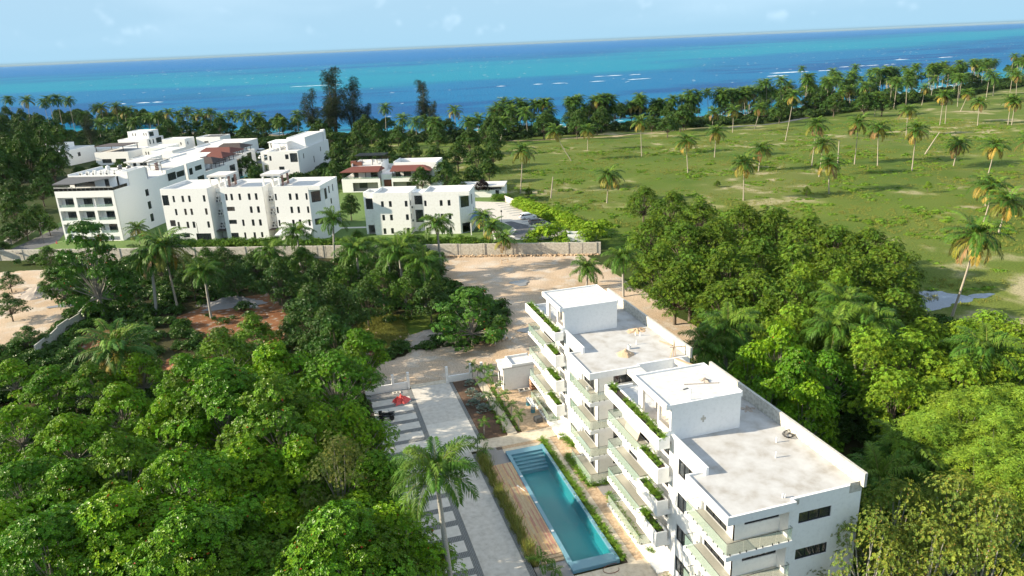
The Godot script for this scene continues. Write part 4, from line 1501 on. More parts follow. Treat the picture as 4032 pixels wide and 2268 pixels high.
func build_pair() -> void:
	var o := house("apartment_building", "white three-storey building of two blocks with a blue awning", "building", -42, 2, 174)
	hblock(o, -52.2, -43.3, 169.9, 178.2, 2, 12.3, tagged([[-50.29, 8.9, 0.68, 1.4], [-48.34, 8.88, 0.68, 1.42], [-44.46, 8.88, 0.69, 1.41], [-50.3, 5.58, 0.68, 1.4], [-48.38, 5.57, 0.7, 1.42], [-44.44, 5.59, 0.7, 1.41], [-50.31, 2.2, 0.7, 1.43], [-48.42, 2.25, 0.7, 1.39], [-44.44, 2.24, 0.68, 1.42]], "small", 3), [[169.95 + 0.6, 8.9, 0.9, 1.3, "small", 0], [170.6, 5.6, 0.9, 1.3, "small", 0]], 0.75, "aged_white")
	hwall(o, [-54.8, 170.9], [-52.21, 170.9], 2, 12.3, [[0.45, 8.2, 1.75, 2.65, "slide", 0]], "aged_white", [[0.5, 2.0, 1.6, 2.25]])
	hwall(o, [-54.8, 176.0], [-54.8, 170.91], 2, 12.29, [], "aged_white")
	hwall(o, [-52.21, 176.0], [-54.79, 176.0], 2, 12.28, [], "aged_white")
	hbox(o, "roof_deck", "roof_white", -54.6, -52.22, 11.3, 11.5, 171.1, 175.8)
	hbox(o, "porch_floor", "tile_floor", -54.55, -52.25, 2.0, 2.05, 171.2, 175.8)
	var m := tagged([[-39.75, 8.89, 0.6, 1.36], [-35.95, 8.87, 0.69, 1.39], [-34.04, 8.89, 0.69, 1.38], [-39.75, 5.56, 0.6, 1.39], [-35.94, 5.6, 0.7, 1.36], [-34.04, 5.57, 0.69, 1.4], [-39.75, 2.24, 0.6, 1.38], [-35.91, 2.27, 0.7, 1.38], [-34.01, 2.24, 0.66, 1.4]], "small", 3)
	var fw := []
	for k in m:
		var w: Array = k.duplicate()
		w[0] = k[0] + 39.95
		fw.push_back(w)
	hwall(o, [-39.95, 170.0], [-31.25, 170.0], 2, 12.3, fw, "aged_white")
	hwall(o, [-31.249, 170.001], [-28.7, 172.4], 2, 11.7, [[0.4, 8.3, 2.4, 2.6, "slide", 1]], "aged_white", [[0.5, 2.02, 2.3, 2.4]])
	hwall(o, [-28.7, 172.405], [-28.7, 178.2], 2, 11.7, [[0.15, 8.5, 1.3, 2.5, "slide", 1], [2.6, 5.9, 0.8, 1.5, "small", 0]], "aged_white")
	hwall(o, [-28.7, 178.2], [-39.95, 178.2], 2, 11.7, [], "aged_white")
	hwall(o, [-39.95, 178.1], [-39.95, 170.01], 2, 12.25, [], "aged_white")
	hbox(o, "roof_deck", "roof_white", -39.7, -28.9, 11.4, 11.62, 170.25, 178.0)
	hbox(o, "parapet", "aged_white", -31.24, -28.68, 11.701, 12.3, 170.0, 170.24)
	hbox(o, "parapet", "aged_white", -28.92, -28.68, 11.701, 12.29, 170.241, 178.2)
	hbox(o, "parapet", "aged_white", -39.94, -28.93, 11.701, 12.28, 177.98, 178.21)
	hbox(o, "roof_overhang", "aged_white", -31.2, -28.69, 11.25, 11.699, 170.02, 172.3)
	# recess between the blocks
	hwall(o, [-43.29, 173.2], [-39.96, 173.2], 2, 11.6, [[0.45, 8.65, 1.95, 2.2, "dark", 1], [0.45, 4.25, 1.9, 3.1, "dark", 0]], "aged_white")
	hbox(o, "parapet", "aged_white", -43.28, -39.97, 11.3, 11.6, 173.22, 178.0)
	# lean-to awning on the gable
	var aw := MB.new()
	aw.quad(at(o, -28.65, 6.0, 177.0), at(o, -25.2, 4.9, 177.0), at(o, -25.2, 4.9, 168.3), at(o, -28.65, 6.0, 168.3))
	aw.quad(at(o, -28.65, 6.0, 168.3), at(o, -25.2, 4.9, 168.3), at(o, -25.2, 4.72, 168.3), at(o, -28.65, 5.82, 168.3))
	obj("awning", aw, M["blue_canvas"], o)
	for q in [[-28.5, 168.5], [-25.4, 168.5], [-25.4, 172.5], [-25.4, 176.7]]:
		hbox(o, "post", "aged_white", q[0] - 0.1, q[0] + 0.1, 2.0, 4.9, q[1] - 0.1, q[1] + 0.1)
	put_aircons([stx(-43.0, 8.0, 171.6), stx(-43.0, 4.8, 171.4)], "air conditioner on the recess wall of the two-block building", "air conditioners of the two-block building")


func build_hotel() -> void:
	var o := house("hotel_building", "tall white building with framed balconies and a roof terrace", "building", -124.5, 2, 179)
	var holes := []
	for r in [[-132.0, 10.6, 4.2, 2.5], [-127.0, 10.6, 9.4, 2.5], [-132.0, 7.28, 4.2, 2.47], [-127.05, 7.28, 4.15, 2.47], [-122.1, 7.28, 4.5, 2.47], [-132.0, 3.95, 4.3, 2.42], [-127.05, 3.95, 4.25, 2.42], [-122.1, 3.95, 4.5, 2.42], [-132.0, 2.02, 4.3, 1.1], [-127.05, 2.02, 4.25, 1.1], [-122.1, 2.02, 4.5, 1.1]]:
		holes.push_back([r[0] + 132.4, r[1], r[2], r[3]])
	hwall(o, [-132.4, 168.0], [-116.8, 168.0], 2, 14.7, [], "white_wall", holes, 0.3)
	var back := []
	for r in [[-131.3, 10.55, 2.45, 1.95], [-126.35, 10.55, 2.4, 2.0], [-120.9, 10.55, 2.3, 2.0], [-131.36, 7.25, 2.48, 1.95], [-126.33, 7.25, 2.4, 1.95], [-120.98, 7.25, 2.4, 1.95], [-131.3, 3.95, 2.5, 1.98], [-126.3, 3.95, 2.4, 1.98], [-121.0, 3.95, 2.4, 1.98]]:
		back.push_back([r[0] + 132.1, r[1], r[2], r[3], "slide", 1 if r[0] < -126 else 0])
	hwall(o, [-132.1, 169.6], [-117.1, 169.6], 2, 14.5, back)
	for k in 4:
		hbox(o, "balcony_floor", "white_wall", -132.12, -117.08, [2.0, 3.65, 6.95, 10.25][k] - 0.1, [2.0, 3.9, 7.2, 10.5][k], 168.31, 169.59)
		if k > 0:
			for q in [-132.0, -127.05, -122.1]:
				var g := MB.new()
				var a := at(o, q, [2.0, 3.95, 7.28, 10.6][k], 168.15)
				g.box(a.x, a.x + 4.2, a.y, a.y + 0.75, a.z - 0.008, a.z + 0.008)
				obj("glass_panel", g, M["rail_glass"], o)
	for q in [-127.45, -122.5]:
		hbox(o, "partition", "white_wall", q, q + 0.2, 2.0, 14.4, 168.31, 169.59)
	hwall(o, [-116.8, 168.005], [-116.8, 192.0], 2, 14.69, [[12.9, 10.6, 1.5, 1.75, "small", 0], [12.95, 7.1, 1.5, 2.0, "small", 0], [12.95, 3.7, 1.5, 2.05, "small", 0]])
	hwall(o, [-132.4, 192.0], [-132.4, 168.005], 2, 14.69, [])
	hwall(o, [-116.8, 192.0], [-132.4, 192.0], 2, 14.69, [])
	hbox(o, "terrace_floor", "roof_white", -132.1, -117.0, 14.3, 14.5, 168.3, 191.8)
	# roof storey set back behind the terrace
	hwall(o, [-132.4, 174.0], [-119.55, 174.0], 14.5, 17.3, [[9.65, 14.52, 1.2, 2.0, "dark", 0], [1.4, 14.6, 5.5, 1.4, "dark", 0]])
	hwall(o, [-132.4, 188.0], [-132.4, 174.005], 14.5, 17.9, [])
	hwall(o, [-119.55, 188.0], [-132.4, 188.0], 14.5, 17.3, [])
	hbox(o, "roof_slab", "roof_white", -132.2, -119.6, 17.0, 17.25, 174.0, 187.8)
	hbox(o, "parapet", "white_wall", -132.41, -119.6, 17.251, 17.6, 174.0, 174.2)
	# stair tower
	hwall(o, [-119.5, 174.9], [-116.79, 174.9], 14.45, 18.2, [])
	hwall(o, [-116.79, 174.905], [-116.79, 183.0], 14.45, 18.19, [])
	hwall(o, [-119.5, 183.0], [-119.5, 174.905], 14.45, 18.19, [])
	hwall(o, [-116.79, 183.0], [-119.5, 183.0], 14.45, 18.2, [])
	hbox(o, "roof_deck", "roof_white", -119.3, -117.0, 17.5, 17.7, 175.1, 182.8)
	# awning over the terrace
	var aw := MB.new()
	aw.quad(at(o, -132.4, 17.25, 174.0), at(o, -119.7, 17.2, 174.0), at(o, -123.2, 16.75, 170.4), at(o, -132.7, 16.5, 168.2))
	aw.tri(at(o, -123.2, 16.75, 170.4), at(o, -126.8, 16.45, 168.4), at(o, -132.7, 16.5, 168.2))
	aw.quad(at(o, -132.7, 16.5, 168.2), at(o, -126.8, 16.45, 168.4), at(o, -126.8, 16.2, 168.4), at(o, -132.7, 16.2, 168.2))
	obj("awning", aw, M["grey_canvas"], o)
	for q in [-132.2, -129.5, -126.9]:
		hbox(o, "post", "dark_metal", q - 0.05, q + 0.05, 14.5, 16.5, 168.45, 168.55)
	# dark parapet rail along the terrace edge
	for k in 13:
		var s := -132.35 + 15.5 * k / 13.0
		hbox(o, "rail_panel", "black_gloss", s + 0.04, s + 15.5 / 13.0 - 0.04, 14.72, 15.45, 168.05, 168.11)
	hbox(o, "top_rail", "aircon_white", -132.4, -116.8, 15.46, 15.52, 168.0, 168.12)
	hbox(o, "top_rail", "aircon_white", -132.4, -116.8, 15.72, 15.77, 168.04, 168.1)
	for k in 4:
		hbox(o, "rail_panel", "black_gloss", -116.95, -116.89, 14.72, 15.45, 168.2 + 1.5 * k, 169.6 + 1.5 * k)
	var l := []
	for k in 17:
		l.push_back(stx(-130.2 + 0.62 * k + 0.15 * sin(k * 3.0), 17.25, 176.0 + 1.9 * (k % 3)))
	put_aircons(l, "air conditioner crowded on the roof of the tall balcony building", "air conditioners on the roof")
	for q in [[-128.0, 184.0], [-121.5, 183.0], [-125.0, 184.5]]:
		var t := MB.new()
		t.lathe(Vector3.ZERO, [Vector2(0.0, 0.0), Vector2(0.55, 0.0), Vector2(0.58, 0.9), Vector2(0.5, 1.1), Vector2(0.2, 1.25), Vector2(0.2, 1.33), Vector2(0.0, 1.34)], 16)
		solo("water_tank", t, M["car_grey"] if q[0] > -126 else M["bucket_white"], "round water tank on the roof of the tall balcony building", "tank", stx(q[0], 17.25, q[1]), 0, "water tanks on the roof")


func build_red_roof_house() -> void:
	var o := house("terrace_house", "white double house with two red tiled terrace roofs and black pergola", "house", -63, 2, 231)
	hwall(o, [-78.8, 225.5], [-66.3, 225.5], 2, 6.2, [], "white_wall", [[3.5, 2.3, 8.2, 2.75]])
	hwall(o, [-62.6, 225.5], [-50.2, 225.5], 2, 6.2, [], "white_wall", [[0.4, 2.3, 8.2, 2.75]])
	hwall(o, [-78.5, 228.0], [-66.5, 228.0], 2, 6.0, [[4.5, 2.85, 2.7, 2.1, "slide", 1]], "beige_wall")
	hwall(o, [-62.5, 228.0], [-50.4, 228.0], 2, 6.0, [[4.0, 2.85, 2.9, 2.1, "slide", 1]], "beige_wall")
	hwall(o, [-66.29, 227.0], [-62.61, 227.0], 2, 7.2, [[0.75, 2.5, 2.5, 3.1, "dark", 0]])
	hbox(o, "gate_panel", "brown_door", -65.5, -63.1, 2.5, 5.6, 226.85, 226.97)
	hwall(o, [-50.2, 225.505], [-50.2, 227.9], 2, 6.19, [])
	hwall(o, [-48.4, 227.9], [-48.4, 238.0], 2, 10.6, [[1.0, 6.8, 1.2, 2.4, "slide", 0], [1.4, 3.6, 1.0, 1.4, "small", 0]])
	hwall(o, [-50.19, 227.91], [-48.41, 227.91], 2, 10.6, [])
	hwall(o, [-78.8, 238.0], [-78.8, 225.505], 2, 6.19, [])
	hwall(o, [-48.4, 238.0], [-78.8, 238.0], 2, 9.0, [])
	hbox(o, "terrace_floor", "tile_floor", -78.7, -66.4, 5.3, 5.5, 225.6, 230.0)
	hbox(o, "terrace_floor", "tile_floor", -62.5, -50.3, 5.3, 5.5, 225.6, 230.0)
	# upper rooms
	hwall(o, [-76.3, 229.3], [-66.5, 229.3], 5.5, 9.6, [[6.0, 5.55, 2.1, 2.1, "slide", 0], [0.6, 5.55, 1.4, 2.1, "slide", 1]])
	hwall(o, [-62.5, 229.3], [-50.3, 229.3], 5.5, 10.6, [[3.0, 5.55, 2.4, 2.1, "slide", 0], [0.3, 5.6, 1.7, 2.0, "slide", 1]])
	hwall(o, [-76.3, 238.0], [-76.3, 229.305], 5.5, 10.4, [])
	hwall(o, [-66.45, 229.3], [-66.45, 238.0], 5.5, 10.6, [])
	hwall(o, [-62.55, 238.0], [-62.55, 229.3], 5.5, 10.8, [])
	hbox(o, "roof_deck", "roof_white", -76.1, -66.6, 9.4, 9.6, 229.5, 237.8)
	hbox(o, "roof_deck", "roof_white", -62.4, -48.6, 9.4, 9.6, 229.5, 237.8)
	hbox(o, "parapet", "white_wall", -62.3, -48.42, 9.65, 10.6, 237.75, 238.02)
	hbox(o, "parapet", "aged_white", -76.3, -66.5, 9.0, 10.5, 237.75, 238.02)
	hbox(o, "stair_block", "white_wall", -66.4, -62.6, 7.0, 7.4, 227.2, 236.0)
	hip_roof(o, "tiled_roof", "roof_tile_red", -78.9, -66.3, 8.55, 224.7, 232.0, -75.6, -66.4, 9.75, 228.6)
	hip_roof(o, "tiled_roof", "roof_tile_red", -62.7, -49.6, 8.55, 224.7, 232.0, -62.6, -53.0, 9.8, 228.6)
	for q in [-78.3, -74.6, -70.9, -67.0, -62.2, -60.4, -58.2, -54.4, -50.6]:
		hbox(o, "post", "dark_metal", q - 0.08, q + 0.08, 5.5, 8.5, 225.75, 225.9)
	for q in [[-78.6, 11.8], [-62.4, 12.0]]:
		for k in 9:
			var g := MB.new()
			var a := at(o, q[0] + q[1] * k / 9.0, 6.2, 225.6)
			g.box(a.x + 0.02, a.x + q[1] / 9.0 - 0.02, a.y + 0.02, a.y + 0.55, a.z - 0.01, a.z + 0.01)
			obj("glass_panel", g, M["rail_glass"], o)
	# pergola on the roof
	var pg := house("pergola", "black slatted pergola on the roof of the red-roofed house", "pergola", -70, 9.6, 234)
	for q in [[-75.0, 231.5], [-70.0, 231.5], [-66.8, 231.5], [-75.0, 236.8], [-70.0, 236.8], [-66.8, 236.8]]:
		hbox(pg, "post", "dark_metal", q[0] - 0.08, q[0] + 0.08, 9.6, 12.6, q[1] - 0.08, q[1] + 0.08)
	for k in 16:
		var s := -75.5 + 9.4 * k / 15.0
		hbox(pg, "slat", "dark_metal", s - 0.1, s + 0.1, 12.62, 12.78, 231.0, 237.3)
	hbox(pg, "beam", "dark_metal", -75.4, -66.2, 12.45, 12.61, 231.45, 231.6)
	hbox(pg, "beam", "dark_metal", -75.4, -66.2, 12.45, 12.61, 236.75, 236.9)
	for q in [[-76.0, 1.5], [-74.2, 1.2]]:
		solo("roof_crate", bx(-0.9, 0.9, 0, q[1], -0.6, 0.6), M["louvre_brown"], "dark brown slatted screen box at the edge of the pergola roof", "box", stx(q[0], 9.62, 231.0), TURN, "screen boxes by the pergola")


func villa(s0: float, s1: float, t0: float, t1: float, y0: float, y1: float, label: String, front: Array, right: Array) -> Node3D:
	var o := house("villa", label, "house", (s0 + s1) / 2, y0, (t0 + t1) / 2, "white villas behind the compound")
	hblock(o, s0, s1, t0, t1, y0, y1, front, right, 0.3)
	return o


func build_row() -> void:
	# white building with long side balconies behind the hotel
	var o := house("balcony_building", "white building with long glazed balconies behind the tall balcony building", "building", -124, 2, 196)
	hblock(o, -131.0, -117.0, 192.3, 202.0, 2, 15.6, [], [[192.8, 12.4, 4.3, 2.1, "slide", 0], [197.4, 12.6, 4.2, 1.6, "dark", 0], [192.8, 9.0, 4.3, 2.1, "slide", 0], [197.6, 9.0, 4.0, 2.1, "dark", 0]])
	for k in 4:
		hbox(o, "column", "aged_white", -129.5 + 3.0 * k, -129.1 + 3.0 * k, 15.0, 17.6, 195.0, 195.4)
	hbox(o, "roof_slab", "roof_white", -130.0, -122.5, 17.61, 17.9, 194.0, 200.0)
	for k in 6:
		hbox(o, "louvre", "louvre_brown", -121.3, -121.2, 15.0 + 0.4 * k, 15.32 + 0.4 * k, 194.5, 196.5)
	var sf := MB.new()
	var q0 := at(o, -122.0, 17.2, 190.6)
	for p in [[Vector3(0, -2.0, 0), Vector3(0, 1.0, 0)], [Vector3(5.0, -2.0, 0), Vector3(5.0, 1.0, 0)], [Vector3(0, 1.0, 0), Vector3(5.0, 1.0, 0)], [Vector3(0, 0.1, 0), Vector3(5.0, 0.1, 0)], [Vector3(0, 1.0, 0), Vector3(-0.5, 1.2, -4.0)], [Vector3(5, 1.0, 0), Vector3(5.5, 1.2, -4.0)], [Vector3(-0.5, 1.2, -4.0), Vector3(5.5, 1.2, -4.0)]]:
		sf.tube([q0 + p[0], q0 + p[1]], [0.09, 0.09], 6)
	obj("steel_frame", sf, M["grey_box"], o)
	o = house("annex_building", "pale grey end building beside the tiled roof terraces", "building", -124, 2, 211)
	hblock(o, -130.5, -118.3, 205.5, 216.0, 2, 15.4, [[-120.8, 11.6, 1.2, 1.6, "slide", 0], [-120.8, 8.3, 1.5, 1.5, "dark", 0]], [[206.5, 11.8, 2.0, 1.9, "slide", 0], [210.5, 8.6, 4.0, 2.0, "dark", 0], [210.0, 12.4, 4.0, 1.4, "dark", 0]])
	# stepped row with tiled terrace roofs
	var rows := [[-141.0, -121.5, 221.0, 236.5, 10.4, "roof_tile_dark", -128.5, 226.0, 235.0], [-144.0, -125.0, 237.0, 250.5, 10.2, "roof_tile_red", -132.0, 239.5, 249.5], [-150.0, -129.5, 251.0, 267.5, 9.8, "roof_tile_red", -142.0, 254.0, 266.0], [-152.0, -133.0, 268.0, 283.0, 9.4, "roof_tile_dark", -143.0, 270.0, 280.5]]
	var names := ["white terraced house with a dark hipped roof over its terrace", "white terraced house with a short red-brown terrace roof", "white terraced house with the widest red-brown roof", "last white terraced house with a dark roof beside the beach road"]
	for i in 4:
		var r: Array = rows[i]
		var h := house("terraced_house", names[i], "house", (r[0] + r[1]) / 2, 1.6, (r[2] + r[3]) / 2)
		hblock(h, r[0], r[1], r[2], r[3], 1.0, r[4], [], [[r[2] + 1.5, 5.5, 4.0, 3.2, "dark", 0], [r[2] + 7.5, 5.5, 4.0, 3.2, "dark", 0], [r[2] + 1.5, 1.8, 4.0, 2.6, "dark", 0], [r[2] + 7.5, 1.8, 4.0, 2.6, "dark", 0]], 0.9)
		hblock(h, r[0] + 0.5, r[6] + 1.0, r[2] + 0.5, r[3] - 0.5, r[4] - 1.0, r[4] + 2.6, [], [[r[2] + 2.0, r[4] - 0.7, 3.0, 2.1, "slide", 0], [r[2] + 7.0, r[4] - 0.7, 3.0, 2.1, "slide", 0]], 0.4)
		hip_roof(h, "tiled_roof", r[5], r[6], r[1] + 0.6, r[4] + 1.9, r[7], r[8], r[6] + 1.4, r[1] - 2.2, r[4] + 3.4, (r[7] + r[8]) / 2.0)
		for k in 4:
			var t: float = lerpf(r[7] + 0.4, r[8] - 0.4, k / 3.0)
			hbox(h, "post", "dark_metal", r[1] - 0.4, r[1] - 0.25, r[4] - 0.9, r[4] + 1.85, t - 0.07, t + 0.07)
	# big white house with curved terrace, behind the garden
	o = house("corner_house", "white house with a large grey-curtained window and roof storey, below the palms", "house", -111, 2, 270)
	hblock(o, -116.5, -105.0, 257.0, 290.0, 2, 11.5, [[-115.8, 8.2, 0.8, 1.7, "slide", 1], [-109.8, 8.6, 1.3, 1.7, "slide", 0], [-108.0, 7.5, 2.8, 3.2, "slide", 1], [-112.6, 4.0, 2.0, 2.0, "slide", 0]], [[262.0, 8.0, 0.8, 1.8, "small", 0], [272.0, 5.0, 0.8, 2.4, "small", 0], [280.0, 8.0, 0.8, 1.8, "small", 0]])
	hwall(o, [-119.8, 259.0], [-116.51, 259.0], 2, 11.3, [], "white_wall", [[0.6, 7.6, 2.5, 2.6], [0.6, 3.8, 2.5, 2.6]])
	hwall(o, [-119.8, 270.0], [-119.8, 259.005], 2, 11.29, [], "white_wall", [[1.0, 7.6, 8.0, 2.6], [1.0, 3.8, 8.0, 2.6]])
	hbox(o, "balcony_floor", "tile_floor", -119.6, -116.52, 6.9, 7.1, 259.2, 270.0)
	hblock(o, -113.0, -106.0, 268.0, 288.0, 10.6, 15.0, [], [], 0.2)
	hbox(o, "shelter_roof", "white_wall", -119.0, -111.5, 13.6, 14.0, 264.5, 272.0)
	for q in [[-118.5, 265.0], [-114.8, 265.0], [-112.0, 265.0]]:
		hbox(o, "post", "aged_white", q[0] - 0.25, q[0] + 0.25, 10.8, 13.59, q[1] - 0.25, q[1] + 0.25)
	hbox(o, "chimney", "white_wall", -106.9, -105.4, 11.4, 15.6, 287.0, 289.0)
	var rd := MB.new()
	rd.lathe(at(o, -120.5, 9.5, 286.0), [Vector2(0.0, 0.0), Vector2(6.0, 0.0), Vector2(6.0, 1.7), Vector2(5.7, 1.7), Vector2(5.7, 0.6), Vector2(0.0, 0.6)], 32)
	obj("round_terrace", rd, M["white_wall"], o)
	rd = MB.new()
	rd.lathe(at(o, -125.0, 5.2, 276.0), [Vector2(5.2, 0.0), Vector2(3.0, 0.7), Vector2(0.0, 1.1)], 32)
	obj("round_canopy", rd, M["grey_canvas"], o)
	for k in 5:
		var a := TAU * k / 5.0
		var p := at(o, -125.0 + 4.2 * cos(a), 2.0, 276.0 + 4.2 * sin(a))
		var pb := MB.new()
		pb.tube([p, p + Vector3(0, 3.4, 0)], [0.1, 0.1], 8)
		obj("post", pb, M["white_wall"], o)
	# villas further back
	var v := villa(-258, -236, 307, 333, 0.0, 7.0, "long low white villa at the edge of the dark trees", [[-254.0, 3.5, 1.4, 1.4, "dark", 0], [-248.0, 3.5, 1.4, 1.4, "dark", 0], [-241.0, 3.5, 1.6, 1.6, "dark", 0]], [[311, 3.5, 2.0, 1.6, "dark", 0], [320, 3.5, 2.0, 1.8, "dark", 0]])
	hblock(v, -255, -244, 318, 330, 6.5, 9.2, [[-252.0, 7.2, 1.6, 1.4, "dark", 0]], [], 0.2)
	v = villa(-236.5, -221, 352, 367, 0.0, 7.0, "white villa with an upper storey standing highest against the trees", [[-229.0, 4.8, 1.6, 0.8, "dark", 0], [-234.0, 4.8, 1.2, 0.7, "dark", 0]], [[354, 4.2, 1.0, 2.2, "dark", 0], [357, 4.2, 1.0, 2.2, "dark", 0], [360, 4.0, 5.0, 2.6, "dark", 0]])
	hblock(v, -234.5, -223.5, 358, 367.5, 6.6, 10.3, [[-232.0, 8.0, 0.5, 1.4, "dark", 0], [-230.6, 8.0, 0.5, 1.4, "dark", 0], [-226.0, 8.0, 0.5, 1.4, "dark", 0], [-224.8, 8.0, 0.5, 1.4, "dark", 0]], [[359, 7.4, 4.0, 2.2, "dark", 0]], 0.2)
	v = villa(-201, -190.5, 315, 328, 0.5, 7.0, "square white villa with four slim windows in its front", [[-199.6, 4.0, 0.5, 1.4, "dark", 0], [-198.4, 4.0, 0.5, 1.4, "dark", 0], [-193.2, 4.2, 0.5, 1.4, "dark", 0], [-192.0, 4.2, 0.5, 1.4, "dark", 0]], [[317, 4.2, 1.2, 1.6, "dark", 0]])
	v = villa(-209.5, -197.6, 346, 355, 0.0, 7.2, "white villa beside an outside staircase", [[-200.2, 4.2, 0.6, 1.4, "dark", 0]], [[348, 4.2, 0.8, 1.4, "dark", 0]])
	v = villa(-195.5, -183, 353, 364, 0.0, 7.0, "white villa with a dark roof slab near the beach palms", [[-191.5, 4.2, 2.2, 0.8, "dark", 0]], [[355, 3.5, 0.8, 1.8, "dark", 0], [358.5, 3.5, 0.8, 1.8, "dark", 0]])
	hbox(v, "roof_panel", "grey_canvas", -192.0, -183.5, 7.02, 7.12, 354.0, 362.0)
	v = villa(-183.5, -175.5, 278, 288, 1.0, 7.4, "small white pavilion with wide openings behind the hotel trees", [[-182.4, 4.4, 1.4, 1.6, "dark", 0], [-180.0, 4.4, 3.6, 1.4, "dark", 0]], [])
	v = villa(-182.0, -172.5, 291, 302, 1.0, 8.6, "white villa with an open square frame on top", [], [[293, 4.2, 1.4, 1.6, "dark", 0]])
	v = villa(-222, -206, 312, 330, 0.3, 6.0, "low white villa with a wide brown-edged terrace roof", [[-219.0, 1.2, 4.5, 1.8, "dark", 0], [-212.5, 1.2, 5.0, 1.8, "dark", 0]], [[315, 1.2, 6.0, 1.8, "dark", 0]])
	hbox(v, "terrace_roof", "roof_tile_dark", -223.0, -209.0, 8.2, 8.45, 314.0, 326.0)
	for q in [[-222.5, 314.5], [-209.5, 314.5], [-209.5, 325.5], [-222.5, 325.5]]:
		hbox(v, "post", "dark_metal", q[0] - 0.12, q[0] + 0.12, 5.7, 8.19, q[1] - 0.12, q[1] + 0.12)
	v = villa(-178, -160, 318, 345, 0.5, 6.6, "wide white villa below the tiled roof terraces", [[-174.0, 3.6, 1.2, 1.4, "dark", 0], [-168.0, 3.6, 1.2, 1.4, "dark", 0]], [])
	v = villa(-240, -224, 334, 348, 0.0, 5.2, "low white villa in front of the highest villa", [[-236.0, 2.4, 2.0, 1.4, "dark", 0]], [[337, 2.4, 1.2, 1.4, "dark", 0]])
	# guard hut and pool by the beach road
	v = house("guard_hut", "tiny white guard hut beside the beach road", "building", -140, 0.0, 322)
	hblock(v, -141.5, -138.5, 320, 323.5, 0.0, 4.0, [[-140.6, 1.2, 1.0, 1.8, "dark", 0]], [[320.8, 1.2, 0.8, 1.8, "dark", 0]], 0.2)
	var fp := MB.new()
	fp.lathe(Vector3.ZERO, [Vector2(5.0, 0.0), Vector2(5.0, 0.12), Vector2(0.0, 0.12)], 24)
	solo("far_swimming_pool", fp, M["pool_water_far"], "turquoise pool glimpsed between the white houses and palms", "pool", stx(-130.5, 2.0, 262.0))
	# service building by the car park
	o = house("service_building", "low flat-roofed white service building behind the car park", "building", -31, 2, 216)
	hwall(o, [-38.5, 213.5], [-25.5, 213.5], 2, 5.2, [[10.3, 2.0, 1.1, 2.1, "dark", 0]], "white_wall", [[1.0, 4.2, 3.0, 0.8], [4.4, 4.2, 3.5, 0.8], [8.3, 4.2, 3.8, 0.8]])
	hwall(o, [-25.5, 213.505], [-25.5, 220.0], 2, 5.2, [])
	hwall(o, [-25.5, 220.0], [-38.5, 220.0], 2, 5.2, [])
	hwall(o, [-38.5, 220.0], [-38.5, 213.505], 2, 5.2, [])
	hbox(o, "roof_slab", "roof_white", -39.5, -25.3, 5.21, 5.55, 212.6, 220.3)
	hbox(o, "floor", "pavement", -38.2, -25.8, 2.0, 2.05, 213.8, 219.8)


func car(label: String, paint: String, at_: Vector3, turn: float, l: float, w: float, h: float) -> void:
	var t := thing("parked_car", label, "car", at_, turn)
	# body swept along x from side profiles: lower hull then cabin
	var hull := [[-0.5, 0.30, 0.62], [-0.47, 0.24, 0.92], [-0.36, 0.20, 1.0], [-0.1, 0.2, 1.0], [0.2, 0.2, 0.98], [0.36, 0.22, 0.9], [0.47, 0.25, 0.78], [0.5, 0.32, 0.6]]
	var b := MB.new()
	sweep(b, hull, l, h * 0.60, w, 0.92)
	obj("body", b, M[paint], t)
	var cab := [[-0.44, 0.58, 0.66], [-0.40, 0.58, 0.92], [-0.30, 0.58, 0.99], [-0.05, 0.58, 1.0], [0.06, 0.58, 0.97], [0.24, 0.58, 0.62]]
	b = MB.new()
	sweep(b, cab, l, h, w * 0.9, 0.80)
	obj("roof", b, M[paint], t)
	b = MB.new()
	var gl := [[-0.435, 0.62, 0.70], [-0.395, 0.62, 0.90], [-0.30, 0.62, 0.93], [-0.05, 0.62, 0.93], [0.05, 0.62, 0.91], [0.225, 0.62, 0.66]]
	sweep(b, gl, l * 1.012, h, w * 0.915, 0.835)
	obj("side_windows", b, M["car_glass"], t)
	for q in [[-0.31, 1], [-0.31, -1], [0.32, 1], [0.32, -1]]:
		var wh := MB.new()
		wh.lathe(Vector3.ZERO, [Vector2(0.0, -0.11), Vector2(0.28, -0.11), Vector2(0.33, -0.07), Vector2(0.33, 0.07), Vector2(0.28, 0.11), Vector2(0.0, 0.11)], 18)
		var o := obj("wheel", wh, M["black_rubber"], t)
		o.transform = Transform3D(Basis(Vector3.RIGHT, PI / 2), Vector3(q[0] * l, 0.33, q[1] * (w / 2 - 0.1)))
		var rim := MB.new()
		rim.lathe(Vector3.ZERO, [Vector2(0.0, -0.118), Vector2(0.2, -0.118), Vector2(0.2, 0.118), Vector2(0.0, 0.118)], 14)
		obj("rim", rim, M["chrome"], o)
	for s in [-1, 1]:
		obj("tail_light", bx(-0.503 * l, -0.47 * l, h * 0.45, h * 0.56, s * w * 0.36 - 0.12, s * w * 0.36 + 0.12), M["red_lamp"], t)
		obj("headlight", bx(0.455 * l, 0.488 * l, h * 0.36, h * 0.44, s * w * 0.34 - 0.16, s * w * 0.34 + 0.16), M["chrome"], t)
		obj("mirror", bx(0.1 * l, 0.14 * l, h * 0.58, h * 0.66, s * w * 0.52 - 0.07, s * w * 0.52 + 0.07), M[paint], t)


